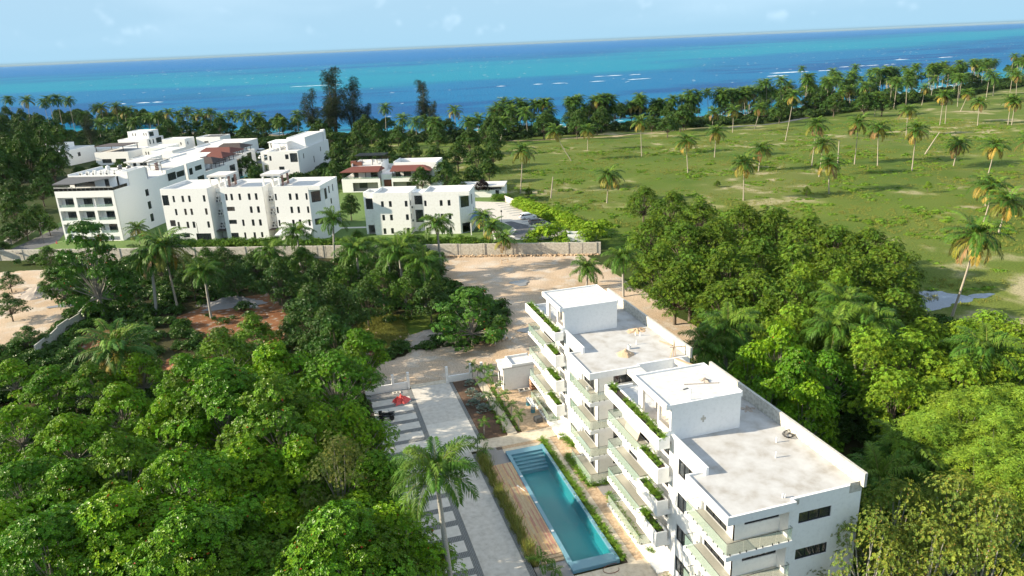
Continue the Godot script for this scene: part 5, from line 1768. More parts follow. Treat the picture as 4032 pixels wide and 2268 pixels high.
# sections [x share, y0, y1 share of h] joined into a rounded shell; top is narrower by taper
func sweep(b: MB, sec: Array, l: float, h: float, w: float, taper: float) -> void:
	var rings := []
	for s in sec:
		var y0: float = s[1] * h
		var y1: float = s[2] * h
		var hw := w / 2.0
		var r := []
		for p in [[-1.0, 0.0], [-1.0, 0.55], [-taper, 0.94], [-taper * 0.8, 1.0], [taper * 0.8, 1.0], [taper, 0.94], [1.0, 0.55], [1.0, 0.0]]:
			r.push_back(Vector3(s[0] * l, lerpf(y0, y1, p[1]), p[0] * hw))
		rings.push_back(r)
	for i in rings.size() - 1:
		for k in 8:
			var j := (k + 1) % 8
			b.quad(rings[i][k], rings[i + 1][k], rings[i + 1][j], rings[i][j])
	for k in range(1, 7):
		b.tri(rings[0][0], rings[0][k], rings[0][k + 1])
		b.tri(rings[-1][0], rings[-1][k + 1], rings[-1][k])


func build_car_park_things() -> void:
	car("white hatchback car parked nose to the hedge", "car_white", Vector3(55.7, 2.02, -177.0), 0.08, 4.3, 1.8, 1.62)
	car("dark grey small car parked beside the white one", "car_grey", Vector3(56.0, 2.02, -170.7), 0.02, 4.0, 1.72, 1.48)
	car("white car standing by the guard hut on the beach road", "car_white", stx(-146.0, 0.6, 318.0), 0.4, 4.2, 1.8, 1.5)
	car("white minibus parked by the sand beyond the guard hut", "car_white", stx(-155.0, 0.3, 338.0), 0.3, 6.0, 2.0, 2.3)
	motorbike("dark scooter parked by the low wall of the car park", Vector3(57.2, 2.02, -164.0), 2.6, 0.9)
	# lamp post
	var lp := thing("street_lamp", "black street lamp on the grass island of the car park", "street lamp", Vector3(44.6, 2.02, -162.3))
	var b := MB.new()
	b.tube([Vector3.ZERO, Vector3(0, 0.5, 0), Vector3(0, 5.7, 0)], [0.11, 0.07, 0.05], 8)
	obj("pole", b, M["dark_metal"], lp)
	b = MB.new()
	b.lathe(Vector3(0, 5.7, 0), [Vector2(0.06, 0.0), Vector2(0.2, 0.12), Vector2(0.24, 0.4), Vector2(0.1, 0.55), Vector2(0.0, 0.6)], 10)
	obj("lamp_head", b, M["grey_box"], lp)
	lp = thing("street_lamp", "slim black street lamp in front of the three-block building", "street lamp", stx(-94.2, 2.0, 163.5), TURN)
	b = MB.new()
	b.tube([Vector3.ZERO, Vector3(0, 5.0, 0), Vector3(-0.1, 5.3, 0), Vector3(-0.6, 5.35, 0)], [0.08, 0.05, 0.04, 0.04], 8)
	obj("pole", b, M["dark_metal"], lp)
	obj("lamp_head", bx(-0.95, -0.5, 5.3, 5.4, -0.1, 0.1), M["dark_metal"], lp)
	lp = thing("street_lamp", "slim street lamp beside the grey side road", "street lamp", Vector3(-63.0, 2.0, -206.0))
	b = MB.new()
	b.tube([Vector3.ZERO, Vector3(0, 5.0, 0), Vector3(0.6, 5.3, 0)], [0.08, 0.05, 0.04], 8)
	obj("pole", b, M["grey_box"], lp)
	obj("lamp_head", bx(0.5, 0.95, 5.25, 5.35, -0.1, 0.1), M["grey_box"], lp)
	# bin enclosure
	var be := thing("bin_enclosure", "open-topped white walled bin enclosure behind the stone wall", "enclosure", Vector3(59.0, 2, -151.3), TURN)
	for q in [[-2.0, 2.0, -1.5, -1.3], [-2.0, 2.0, 1.3, 1.5], [-2.0, -1.8, -1.29, 1.29], [1.8, 2.0, -1.29, 1.29]]:
		slab(be, "wall", "aged_white", q[0], q[1], -0.5, 1.7, q[2], q[3])
	# pale wall along the hedge
	var gw := thing("garden_wall", "pale plastered wall between the car park and the palm field", "wall", Vector3(58.5, 0, -185), 0)
	for i in 8:
		var z0 := -18.0 + 5.4 * i
		var x := (z0 + 2.7) * 0.157 + 0.9
		var o := obj("wall_panel", bx(-0.12, 0.12, -0.5, 3.4, -2.72, 2.72), M["beige_wall"], gw)
		o.position = Vector3(x, 0, z0 + 2.7)
		o.rotation.y = 0.156
	# traffic cone
	var cn := MB.new()
	cn.lathe(Vector3.ZERO, [Vector2(0.22, 0.0), Vector2(0.22, 0.05), Vector2(0.14, 0.05), Vector2(0.03, 0.7), Vector2(0.0, 0.7)], 12)
	solo("traffic_cone", cn, M["red_tarp"], "red traffic cone on the grey side road", "cone", Vector3(-59.8, 2.02, -204.5))


func motorbike(label: String, at_: Vector3, turn: float, size := 1.0) -> void:
	var t := thing("motorbike", label, "motorbike", at_, turn)
	t.scale = Vector3.ONE * size
	for x in [-0.62, 0.66]:
		var w := MB.new()
		for k in 20:
			var a0 := TAU * k / 20.0
			var a1 := TAU * (k + 1) / 20.0
			w.tube([Vector3(cos(a0), sin(a0), 0) * 0.27, Vector3(cos(a1), sin(a1), 0) * 0.27], [0.055, 0.055], 6, false)
		for k in 5:
			var a := TAU * k / 5.0
			w.tube([Vector3.ZERO, Vector3(cos(a), sin(a), 0) * 0.25], [0.015, 0.015], 4, false)
		var o := obj("wheel", w, M["black_rubber"], t)
		o.position = Vector3(x, 0.32, 0)
	var b := MB.new()
	b.tube([Vector3(0.66, 0.32, 0), Vector3(0.45, 0.75, 0), Vector3(0.36, 1.0, 0)], [0.04, 0.035, 0.03], 6)
	b.tube([Vector3(0.42, 0.72, 0), Vector3(0.1, 0.36, 0), Vector3(-0.3, 0.36, 0), Vector3(-0.62, 0.32, 0)], [0.05, 0.06, 0.05, 0.04], 6)
	obj("frame", b, M["dark_metal"], t)
	b = MB.new()
	b.tube([Vector3(0.36, 0.74, 0), Vector3(0.15, 0.82, 0), Vector3(-0.08, 0.76, 0)], [0.07, 0.15, 0.09], 8)
	obj("fuel_tank", b, M["black_gloss"], t)
	b = MB.new()
	b.tube([Vector3(-0.02, 0.76, 0), Vector3(-0.35, 0.75, 0), Vector3(-0.75, 0.83, 0)], [0.09, 0.11, 0.06], 8)
	obj("seat", b, M["black_rubber"], t)
	b = MB.new()
	b.box(-0.12, 0.18, 0.26, 0.56, -0.13, 0.13)
	obj("engine", b, M["grey_box"], t)
	b = MB.new()
	b.tube([Vector3(0.3, 1.02, -0.36), Vector3(0.38, 1.0, -0.1), Vector3(0.38, 1.0, 0.1), Vector3(0.3, 1.02, 0.36)], [0.02, 0.02, 0.02, 0.02], 6)
	obj("handlebar", b, M["dark_metal"], t)
	b = MB.new()
	b.lathe(Vector3(0.46, 0.82, 0), [Vector2(0.0, -0.08), Vector2(0.09, 0.0), Vector2(0.0, 0.09)], 10)
	obj("headlight", b, M["chrome"], t)


# ---------------------------------------------------------------- plants
func tint(c: Color, d: float) -> Color:
	var k := 1.0 + rng.randf_range(-d, d)
	var w := rng.randf_range(-d, d) * 0.5
	return Color(c.r * k * (1.0 + w), c.g * k, c.b * k * (1.0 - w))


func leaf(b: MB, p: Vector3, dir: Vector3, up: Vector3, l: float, w: float) -> void:
	var side := dir.cross(up)
	var sl := side.length()
	if sl < 0.05:
		side = dir.cross(Vector3.RIGHT)
		sl = side.length()
	side = side / sl * w * 0.5
	var lift := up * (0.16 * w)
	var m := p + dir * (l * 0.58)
	var tip := p + dir * l - up * (0.12 * l)
	b.tri(p, m - side + lift, tip)
	b.tri(p, tip, m + side + lift)


func rdir() -> Vector3:
	var z := rng.randf_range(-1, 1)
	var a := rng.randf_range(0, TAU)
	var r := sqrt(1.0 - z * z)
	return Vector3(r * cos(a), z, r * sin(a))


# the clumps of a crown: [centre, radius]
func lobes(n: int, rad: float, y0: float, y1: float, share: float, flat_top: float) -> Array:
	var out := []
	for i in n:
		var u := (i + 0.5) / n
		var a := i * 2.39996 + rng.randf_range(-0.4, 0.4)
		var el := lerpf(0.0, 1.0, u)
		var rr := rad * (1.0 - pow(el, flat_top)) * rng.randf_range(0.72, 1.0)
		var y := lerpf(y0, y1, el) + rng.randf_range(-0.12, 0.12) * (y1 - y0)
		out.push_back([Vector3(cos(a) * rr, y, sin(a) * rr), rad * share * rng.randf_range(0.75, 1.3)])
	return out


func crown(ls: Array, tufts: int, per: int, l: float, w: float, base: Color, vary: float, squash: float, spread: float, low: float, odd := Color(0, 0, 0, 0), odd_share := 0.0) -> MB:
	var b := MB.new()
	var total := 0.0
	for q in ls:
		total += q[1] * q[1]
	for q in ls:
		var c: Vector3 = q[0]
		var r: float = q[1]
		var lob := tint(base, vary * 0.5)
		var cnt := int(tufts * r * r / total)
		for i in cnt:
			var d := rdir()
			while d.y < low:
				d = rdir()
			var p := c + Vector3(d.x, d.y * squash, d.z) * r * (0.35 + 0.85 * sqrt(rng.randf()))
			var ax := (d + Vector3.UP * 0.7 + rdir() * 0.3).normalized()
			var s1 := ax.cross(Vector3(0.3, 0.2, 0.9)).normalized()
			var s2 := ax.cross(s1)
			var tc := tint(lob, vary * 0.6)
			var a0 := rng.randf_range(0, TAU)
			for k in per:
				b.col = tint(tc, vary * 0.5)
				if odd_share > 0.0 and rng.randf() < odd_share:
					b.col = odd
				var a := a0 + TAU * k / per + rng.randf_range(-0.2, 0.2)
				var dir := (s1 * cos(a) + s2 * sin(a) + ax * rng.randf_range(spread - 0.35, spread + 0.25)).normalized()
				var ll := l * rng.randf_range(0.75, 1.15)
				leaf(b, p + dir * (l * 0.12), dir, ax, ll, w * rng.randf_range(0.85, 1.15))
	return b


func limbs(ls: Array, fork: float, r0: float, lean := Vector3.ZERO) -> MB:
	var b := MB.new()
	var top := Vector3(0, fork, 0) + lean
	b.tube([Vector3(0, -0.3, 0), Vector3(0, fork * 0.5, 0) + lean * 0.4, top], [r0 * 1.25, r0, r0 * 0.8], 9)
	for q in ls:
		var c: Vector3 = q[0]
		var mid := top.lerp(c, 0.5) + Vector3(rng.randf_range(-0.3, 0.3), -0.25 * absf(c.x) * 0.3, rng.randf_range(-0.3, 0.3))
		b.tube([top - Vector3(0, 0.15, 0), mid, c], [r0 * 0.42, r0 * 0.26, r0 * 0.1], 6, false)
	return b


func proto(called: String, trunk: MB, tm: String, cr: MB, cm: String, label: String, category: String, group: String) -> Node3D:
	var o := Node3D.new()
	o.name = called
	if trunk:
		obj("trunk", trunk, M[tm], o)
	obj("crown", cr, M[cm], o)
	o.set_meta("base_name", called)
	tag(o, label, category, group)
	return o


var kinds := {}

func make_trees() -> void:
	rng.seed = 1000
	# sea almonds: tiers of big glossy leaves
	kinds["almond"] = []
	var greens := [Color(0.10, 0.215, 0.011), Color(0.122, 0.24, 0.010), Color(0.082, 0.19, 0.012), Color(0.108, 0.205, 0.016), Color(0.13, 0.25, 0.010), Color(0.094, 0.20, 0.011), Color(0.10, 0.19, 0.018)]
	for i in 7:
		var ls := lobes([34, 26, 40, 30, 36, 24, 32][i], 4.6, [4.2, 3.4, 4.8, 4.0, 3.2, 4.4, 3.8][i], [9.0, 8.4, 8.8, 9.2, 8.6, 9.4, 8.2][i], [0.24, 0.28, 0.21, 0.25, 0.23, 0.29, 0.26][i], [2.0, 1.6, 2.4, 1.8, 2.2, 1.5, 2.6][i])
		var lf: float = [0.21, 0.235, 0.195, 0.22, 0.205, 0.245, 0.19][i]
		var c := crown(ls, 2900, 7, lf, lf * 0.56, greens[i], 0.45, [0.55, 0.45, 0.65, 0.5, 0.7, 0.5, 0.6][i], 0.3, -0.35, Color(0.36, 0.06, 0.02), 0.003)
		kinds["almond"].push_back(proto("almond_tree", limbs(ls, 3.0, 0.2), "trunk_grey", c, "leaf_broad", "", "tree", ""))
	kinds["shade"] = []
	for i in 3:
		var ls := lobes(32, 4.6, 3.0, 9.0, 0.24, 2.2)
		var c := crown(ls, 1900, 7, 0.26, 0.13, [Color(0.050, 0.115, 0.018), Color(0.07, 0.14, 0.018), Color(0.055, 0.11, 0.022)][i], 0.45, 0.65, 0.35, -0.4)
		kinds["shade"].push_back(proto("broad_leaved_tree", limbs(ls, 2.6, 0.18), "trunk_brown", c, "leaf_broad", "", "tree", ""))
	# layered almond with open tiers
	kinds["tiered"] = []
	for i in 2:
		var ls := []
		for k in 42:
			var tier := k % 7
			var a := k * 2.39996
			var r: float = [2.6, 3.5, 4.0, 3.7, 3.0, 2.0, 0.8][tier] * rng.randf_range(0.4, 1.08)
			ls.push_back([Vector3(cos(a) * r, 1.2 + tier * 1.15 + rng.randf_range(-0.25, 0.25), sin(a) * r), rng.randf_range(0.9, 1.45)])
		var c := crown(ls, 1500, 8, 0.27, 0.15, Color(0.062, 0.145, 0.02), 0.32, 0.3, 0.2, -0.4, Color(0.40, 0.06, 0.02), 0.006)
		kinds["tiered"].push_back(proto("almond_tree", limbs(ls, 2.0, 0.16), "trunk_grey", c, "leaf_broad", "", "tree", ""))
	# dense dark trees with narrow leaves
	kinds["mango"] = []
	for i in 5:
		var ls := lobes(44, 4.6, 3.2, 9.4, 0.235, 2.6)
		var c := crown(ls, 2300, 9, 0.28, 0.10, Color(0.088, 0.155, 0.015), 0.5, 0.85, 0.55, -0.35)
		kinds["mango"].push_back(proto("mango_tree", limbs(ls, 2.8, 0.26), "trunk_brown", c, "leaf_fine", "", "tree", ""))
	# fresh yellow-green trees
	kinds["fresh"] = []
	for i in 3:
		var ls := lobes(22, 4.2, 3.6, 8.6, 0.30, 2.4)
		var c := crown(ls, 1500, 8, 0.28, 0.11, Color(0.16, 0.255, 0.018), 0.4, 0.8, 0.5, -0.3)
		kinds["fresh"].push_back(proto("leafy_tree", limbs(ls, 2.8, 0.2), "trunk_brown", c, "leaf_fine", "", "tree", ""))
	# bamboo-like feathery
	kinds["feather"] = []
	for i in 2:
		var ls := []
		for k in 20:
			var a := k * 2.39996
			var u := (k + 0.5) / 20.0
			var r := 3.2 * sqrt(u)
			ls.push_back([Vector3(cos(a) * r, 9.6 - 4.6 * u * u + rng.randf_range(-1.2, 0.6), sin(a) * r), rng.randf_range(0.9, 1.4)])
			ls.push_back([Vector3(cos(a) * r * 0.9, 6.0 - 2.6 * u + rng.randf_range(-1, 0.6), sin(a) * r * 0.9), rng.randf_range(0.9, 1.4)])
		var c := crown(ls, 2600, 8, 0.36, 0.075, Color(0.175, 0.28, 0.03), 0.36, 1.0, 0.1, -0.6)
		kinds["feather"].push_back(proto("bamboo_clump", limbs(ls, 2.2, 0.12), "trunk_grey", c, "leaf_fine", "", "bamboo", ""))
	# thin-crowned trees that show their pale limbs
	kinds["sparse"] = []
	for i in 2:
		var ls := lobes(24, 4.3, 4.2, 8.4, 0.25, 2.2)
		var c := crown(ls, 2100, 7, 0.15, 0.075, Color(0.155, 0.205, 0.032), 0.4, 0.7, 0.5, -0.5, Color(0.25, 0.15, 0.04), 0.04)
		kinds["sparse"].push_back(proto("thin_tree", limbs(ls, 2.4, 0.24), "royal_trunk", c, "leaf_fine", "", "tree", ""))
	kinds["olive"] = []
	for i in 1:
		var ls := lobes(24, 3.8, 3.6, 8.6, 0.28, 2.0)
		var c := crown(ls, 1900, 8, 0.16, 0.06, Color(0.15, 0.18, 0.045), 0.3, 0.8, 0.5, -0.5)
		kinds["olive"].push_back(proto("small_leaved_tree", limbs(ls, 2.4, 0.2), "trunk_grey", c, "leaf_fine", "", "tree", ""))
	# distant broad trees, larger leaf clumps
	kinds["far"] = []
	for i in 4:
		var ls := lobes(22, 4.6, 3.2, 8.8, 0.30, 2.4)
		var c := crown(ls, 620, 6, 0.62, 0.30, Color(0.05, 0.10, 0.018), 0.45, 0.8, 0.5, -0.3)
		kinds["far"].push_back(proto("broad_tree", limbs(ls, 2.6, 0.25), "trunk_brown", c, "leaf_fine", "", "tree", ""))
	# casuarinas
	kinds["casuarina"] = []
	for i in 3:
		var ls := []
		var t := MB.new()
		for st_ in 3:
			var foot := Vector3(rng.randf_range(-0.5, 0.5), -0.3, rng.randf_range(-0.5, 0.5))
			var head := Vector3(rng.randf_range(-1.8, 1.8), rng.randf_range(13.0, 18.0), rng.randf_range(-1.8, 1.8))
			t.tube([foot, foot.lerp(head, 0.5), head], [0.24, 0.15, 0.03], 7)
			for k in 22:
				var u := rng.randf_range(0.22, 1.0)
				var a := rng.randf_range(0, TAU)
				var r := 3.4 * (1.05 - u) * rng.randf_range(0.5, 1.1) + 0.5
				var q := foot.lerp(head, u)
				var e := q + Vector3(cos(a) * r, r * 0.75, sin(a) * r)
				t.tube([q, e], [0.05, 0.015], 4, false)
				ls.push_back([e - Vector3(0, 0.2, 0), rng.randf_range(0.7, 1.25) * (1.2 - 0.5 * u)])
				ls.push_back([q.lerp(e, 0.55), rng.randf_range(0.5, 0.9)])
		var c := crown(ls, 900, 9, 0.8, 0.055, Color(0.05, 0.07, 0.035), 0.35, 1.25, 0.7, -1.0)
		kinds["casuarina"].push_back(proto("casuarina_tree", t, "trunk_brown", c, "leaf_fine", "", "tree", ""))
	# round hedge bushes
	kinds["bush"] = []
	for i in 3:
		var ls := lobes(9, 1.0, 0.35, 1.25, 0.5, 2.0)
		var c := crown(ls, 260, 7, 0.17, 0.085, Color(0.11, 0.20, 0.022), 0.35, 0.8, 0.5, -0.3)
		kinds["bush"].push_back(proto("bush", null, "", c, "leaf_fine", "", "bush", ""))
	kinds["brightbush"] = []
	for i in 2:
		var ls := lobes(9, 1.0, 0.35, 1.25, 0.5, 2.0)
		var c := crown(ls, 300, 7, 0.17, 0.075, Color(0.20, 0.32, 0.02), 0.35, 0.9, 0.5, -0.3)
		kinds["brightbush"].push_back(proto("bush", null, "", c, "leaf_fine", "", "bush", ""))
	# purple-leaved round tree
	var ls2 := lobes(14, 1.7, 1.8, 3.6, 0.4, 2.0)
	kinds["purple"] = [proto("purple_tree", limbs(ls2, 1.2, 0.1), "trunk_brown", crown(ls2, 500, 7, 0.26, 0.14, Color(0.018, 0.012, 0.012), 0.3, 0.9, 0.5, -0.5), "leaf_fine", "", "tree", "")]
	# palms
	kinds["coconut"] = []
	for i in 5:
		kinds["coconut"].push_back(frond_crown(28, 4.9, 28, 0.16, 1.2, false))
	kinds["shore"] = []
	for i in 5:
		kinds["shore"].push_back(frond_crown(27, 4.9, 26, 0.16, 1.2, false, i == 0))
	kinds["royal"] = []
	for i in 2:
		kinds["royal"].push_back(frond_crown(21, 4.4, 74, 0.085, 1.12, true))
	kinds["young"] = []
	for i in 3:
		kinds["young"].push_back(frond_crown(8, 1.1, 18, 0.065, 0.36, true))
	kinds["fern"] = []
	for i in 3:
		kinds["fern"].push_back(fern(18, 0.74))
	kinds["tallgrass"] = []
	for i in 2:
		kinds["tallgrass"].push_back(blades(110, 1.5, 0.03, 0.5))
	kinds["fan"] = [fan_palm()]


# one crown of palm fronds about the origin; returns the mesh
func frond_crown(n: int, length: float, pairs: int, w: float, leaflet: float, royal: bool, gold := true) -> ArrayMesh:
	var b := MB.new()
	for i in n:
		var u := (i + 0.5) / n
		var a := i * 2.39996 + rng.randf_range(-0.25, 0.25)
		var e0 := lerpf(1.35, -0.55 if not royal else -0.1, pow(u, 1.1)) + rng.randf_range(-0.12, 0.12)
		var droop := rng.randf_range(1.0, 1.5) if not royal else rng.randf_range(1.25, 1.75)
		var col := Color(0.05, 0.115, 0.016) if not royal else Color(0.06, 0.135, 0.016)
		if u < 0.18:
			col = Color(0.11, 0.19, 0.022)
		elif u > 0.84 and not royal and gold:
			col = Color(0.30, 0.22, 0.05) if rng.randf() < 0.7 else Color(0.20, 0.12, 0.05)
		elif u > 0.70 and not royal and gold:
			col = Color(0.15, 0.155, 0.024)
		col = tint(col, 0.2)
		var p := Vector3.ZERO
		var flat_dir := Vector3(cos(a), 0, sin(a))
		var side := Vector3(-sin(a), 0, cos(a))
		var ll := length * rng.randf_range(0.85, 1.1) * (0.85 if u < 0.1 else 1.0)
		var seg := 9
		var pts := [p]
		var dirs := []
		for k in seg:
			var s := (k + 0.5) / seg
			var e := e0 - droop * s * (0.5 + 0.6 * s)
			var d := flat_dir * cos(e) + Vector3.UP * sin(e)
			dirs.push_back(d)
			p += d * ll / seg
			pts.push_back(p)
		dirs.push_back(dirs[-1])
		b.col = tint(Color(0.17, 0.19, 0.05), 0.15)
		var rad := []
		for k in seg + 1:
			rad.push_back(lerpf(0.045, 0.008, float(k) / seg) * (length / 3.9))
		b.tube(pts, rad, 4, false)
		for k in pairs:
			var s := lerpf(0.10, 0.99, (k + 0.5) / pairs)
			var f := s * seg
			var j := mini(int(f), seg - 1)
			var q: Vector3 = pts[j].lerp(pts[j + 1], f - j)
			var d: Vector3 = dirs[j]
			var up := side.cross(d)
			if up.y < 0:
				up = -up
			var le := leaflet * (0.35 + 0.65 * sin(PI * pow(s, 0.7))) * rng.randf_range(0.85, 1.1)
			for sgn in [-1.0, 1.0]:
				b.col = tint(col, 0.18)
				var lift := rng.randf_range(-0.1, 0.25) if not royal else rng.randf_range(-0.55, 0.7)
				var dl: Vector3 = (side * sgn + d * (0.55 + 0.5 * s) + up * lift).normalized()
				var tip: Vector3 = q + dl * le + Vector3.DOWN * le * rng.randf_range(0.25, 0.6)
				var mid: Vector3 = q + dl * le * 0.55
				var wd: Vector3 = dl.cross(up).normalized() * w * 0.5
				b.tri(q, mid - wd, mid + wd)
				b.tri(mid - wd, tip, mid + wd)
	return b.mesh()


func fern(n: int, l: float) -> ArrayMesh:
	var b := MB.new()
	for i in n:
		var a := TAU * i / n + rng.randf_range(-0.3, 0.3)
		var e := rng.randf_range(0.45, 1.45)
		var d := Vector3(cos(a) * cos(e), sin(e), sin(a) * cos(e))
		var side := Vector3(-sin(a), 0, cos(a))
		var ll := l * rng.randf_range(0.7, 1.1)
		b.col = tint(Color(0.13, 0.235, 0.025), 0.3)
		var p0 := Vector3(rng.randf_range(-0.12, 0.12), 0, rng.randf_range(-0.12, 0.12))
		for k in 5:
			var p1 := p0 + d * ll / 5.0
			d = (d + Vector3.DOWN * 0.28).normalized()
			for s in [-1.0, 1.0]:
				for h in 2:
					var q := p0.lerp(p1, h * 0.5)
					leaf(b, q, (side * s + d * 0.6).normalized(), Vector3.UP, 0.19 * (1.1 - k * 0.14), 0.06)
			p0 = p1
	return b.mesh()


func blades(n: int, h: float, w: float, r: float) -> ArrayMesh:
	var b := MB.new()
	for i in n:
		var a := rng.randf_range(0, TAU)
		var q := r * sqrt(rng.randf())
		var p := Vector3(cos(a) * q, 0, sin(a) * q)
		var d := (Vector3.UP + rdir() * 0.4).normalized()
		b.col = tint(Color(0.20, 0.22, 0.055), 0.35)
		var hh := h * rng.randf_range(0.4, 1.1)
		var side := d.cross(rdir()).normalized() * w * 0.5
		var m := p + d * hh * 0.6
		var tip := m + (d + rdir() * 0.5).normalized() * hh * 0.4
		b.tri(p - side, m + side, p + side)
		b.tri(p - side, m - side, m + side)
		b.tri(m - side, tip, m + side)
		if i % 3 == 0:
			for k in 3:
				leaf(b, p.lerp(tip, rng.randf_range(0.4, 1.0)), rdir(), Vector3.UP, 0.14, 0.05)
	return b.mesh()


func fan_palm() -> ArrayMesh:
	var b := MB.new()
	for i in 13:
		var a := i * 2.39996
		var e := lerpf(1.2, 0.15, i / 12.0)
		var d := Vector3(cos(a) * cos(e), sin(e), sin(a) * cos(e))
		var c := d * 0.75
		b.col = Color(0.15, 0.17, 0.13)
		b.tube([Vector3(0, 0.1, 0), c], [0.02, 0.012], 4, false)
		var s1 := d.cross(Vector3.UP).normalized()
		for k in 15:
			var f := lerpf(-1.7, 1.7, k / 14.0)
			b.col = tint(Color(0.21, 0.26, 0.235), 0.15)
			leaf(b, c, (d * cos(f) + s1 * sin(f) + Vector3.UP * 0.12).normalized(), Vector3.UP, 0.55, 0.085)
	return b.mesh()


func place(kind: String, i: int, at_: Vector3, size: float, label: String, group: String, stretch := 1.0) -> Node3D:
	var ps: Array = kinds[kind]
	var o := copy_of(ps[i % ps.size()], at_, rng.randf_range(0, TAU), size, label, group)
	o.scale.y *= stretch
	return o


var palm_trunks := {}

func palm(called: String, kind: String, i: int, at_: Vector3, top: Vector3, size: float, label: String, group: String) -> Node3D:
	# at_ the foot, top the crown's centre; the trunk leans and bends between them
	var o := thing(called, label, "palm tree", at_, 0.0, group)
	var d := top - at_
	var h := d.y
	var b := MB.new()
	var lean := Vector3(d.x, 0, d.z)
	var r := 0.16 if kind in ["coconut", "shore"] else 0.19 if kind == "royal" else 0.05
	r *= clampf(size, 0.7, 1.3)
	var pts := []
	var rad := []
	var steps := 7
	for k in steps + 1:
		var s := float(k) / steps
		pts.push_back(Vector3(0, h * s, 0) + lean * (s * 1.35 - 0.35 * s * s))
		rad.push_back(r * (1.35 - 0.75 * pow(s, 0.5)) if kind in ["coconut", "shore"] else r * (1.1 - 0.25 * s + 0.25 * sin(s * PI)))
	pts[0] += Vector3(0, -0.4, 0)
	b.tube(pts, rad, 8)
	obj("trunk", b, M["palm_trunk" if kind in ["coconut", "shore"] else "royal_trunk"], o)
	if kind == "royal":
		b = MB.new()
		b.col = Color(0.10, 0.17, 0.03)
		var t0: Vector3 = pts[-1]
		b.tube([t0 - Vector3(0, 0.02, 0), t0 + Vector3(0, 0.7, 0), t0 + Vector3(0, 1.5, 0)], [r * 0.86, r * 0.8, r * 0.3], 8)
		obj("crownshaft", b, M["leaf_palm"], o)
	var c := inst("crown", kinds[kind][i % kinds[kind].size()], M["leaf_palm"], o)
	c.position = pts[-1] + (Vector3(0, 1.3, 0) if kind == "royal" else Vector3.ZERO)
	c.rotation.y = rng.randf_range(0, TAU)
	c.scale = Vector3.ONE * size
	return o


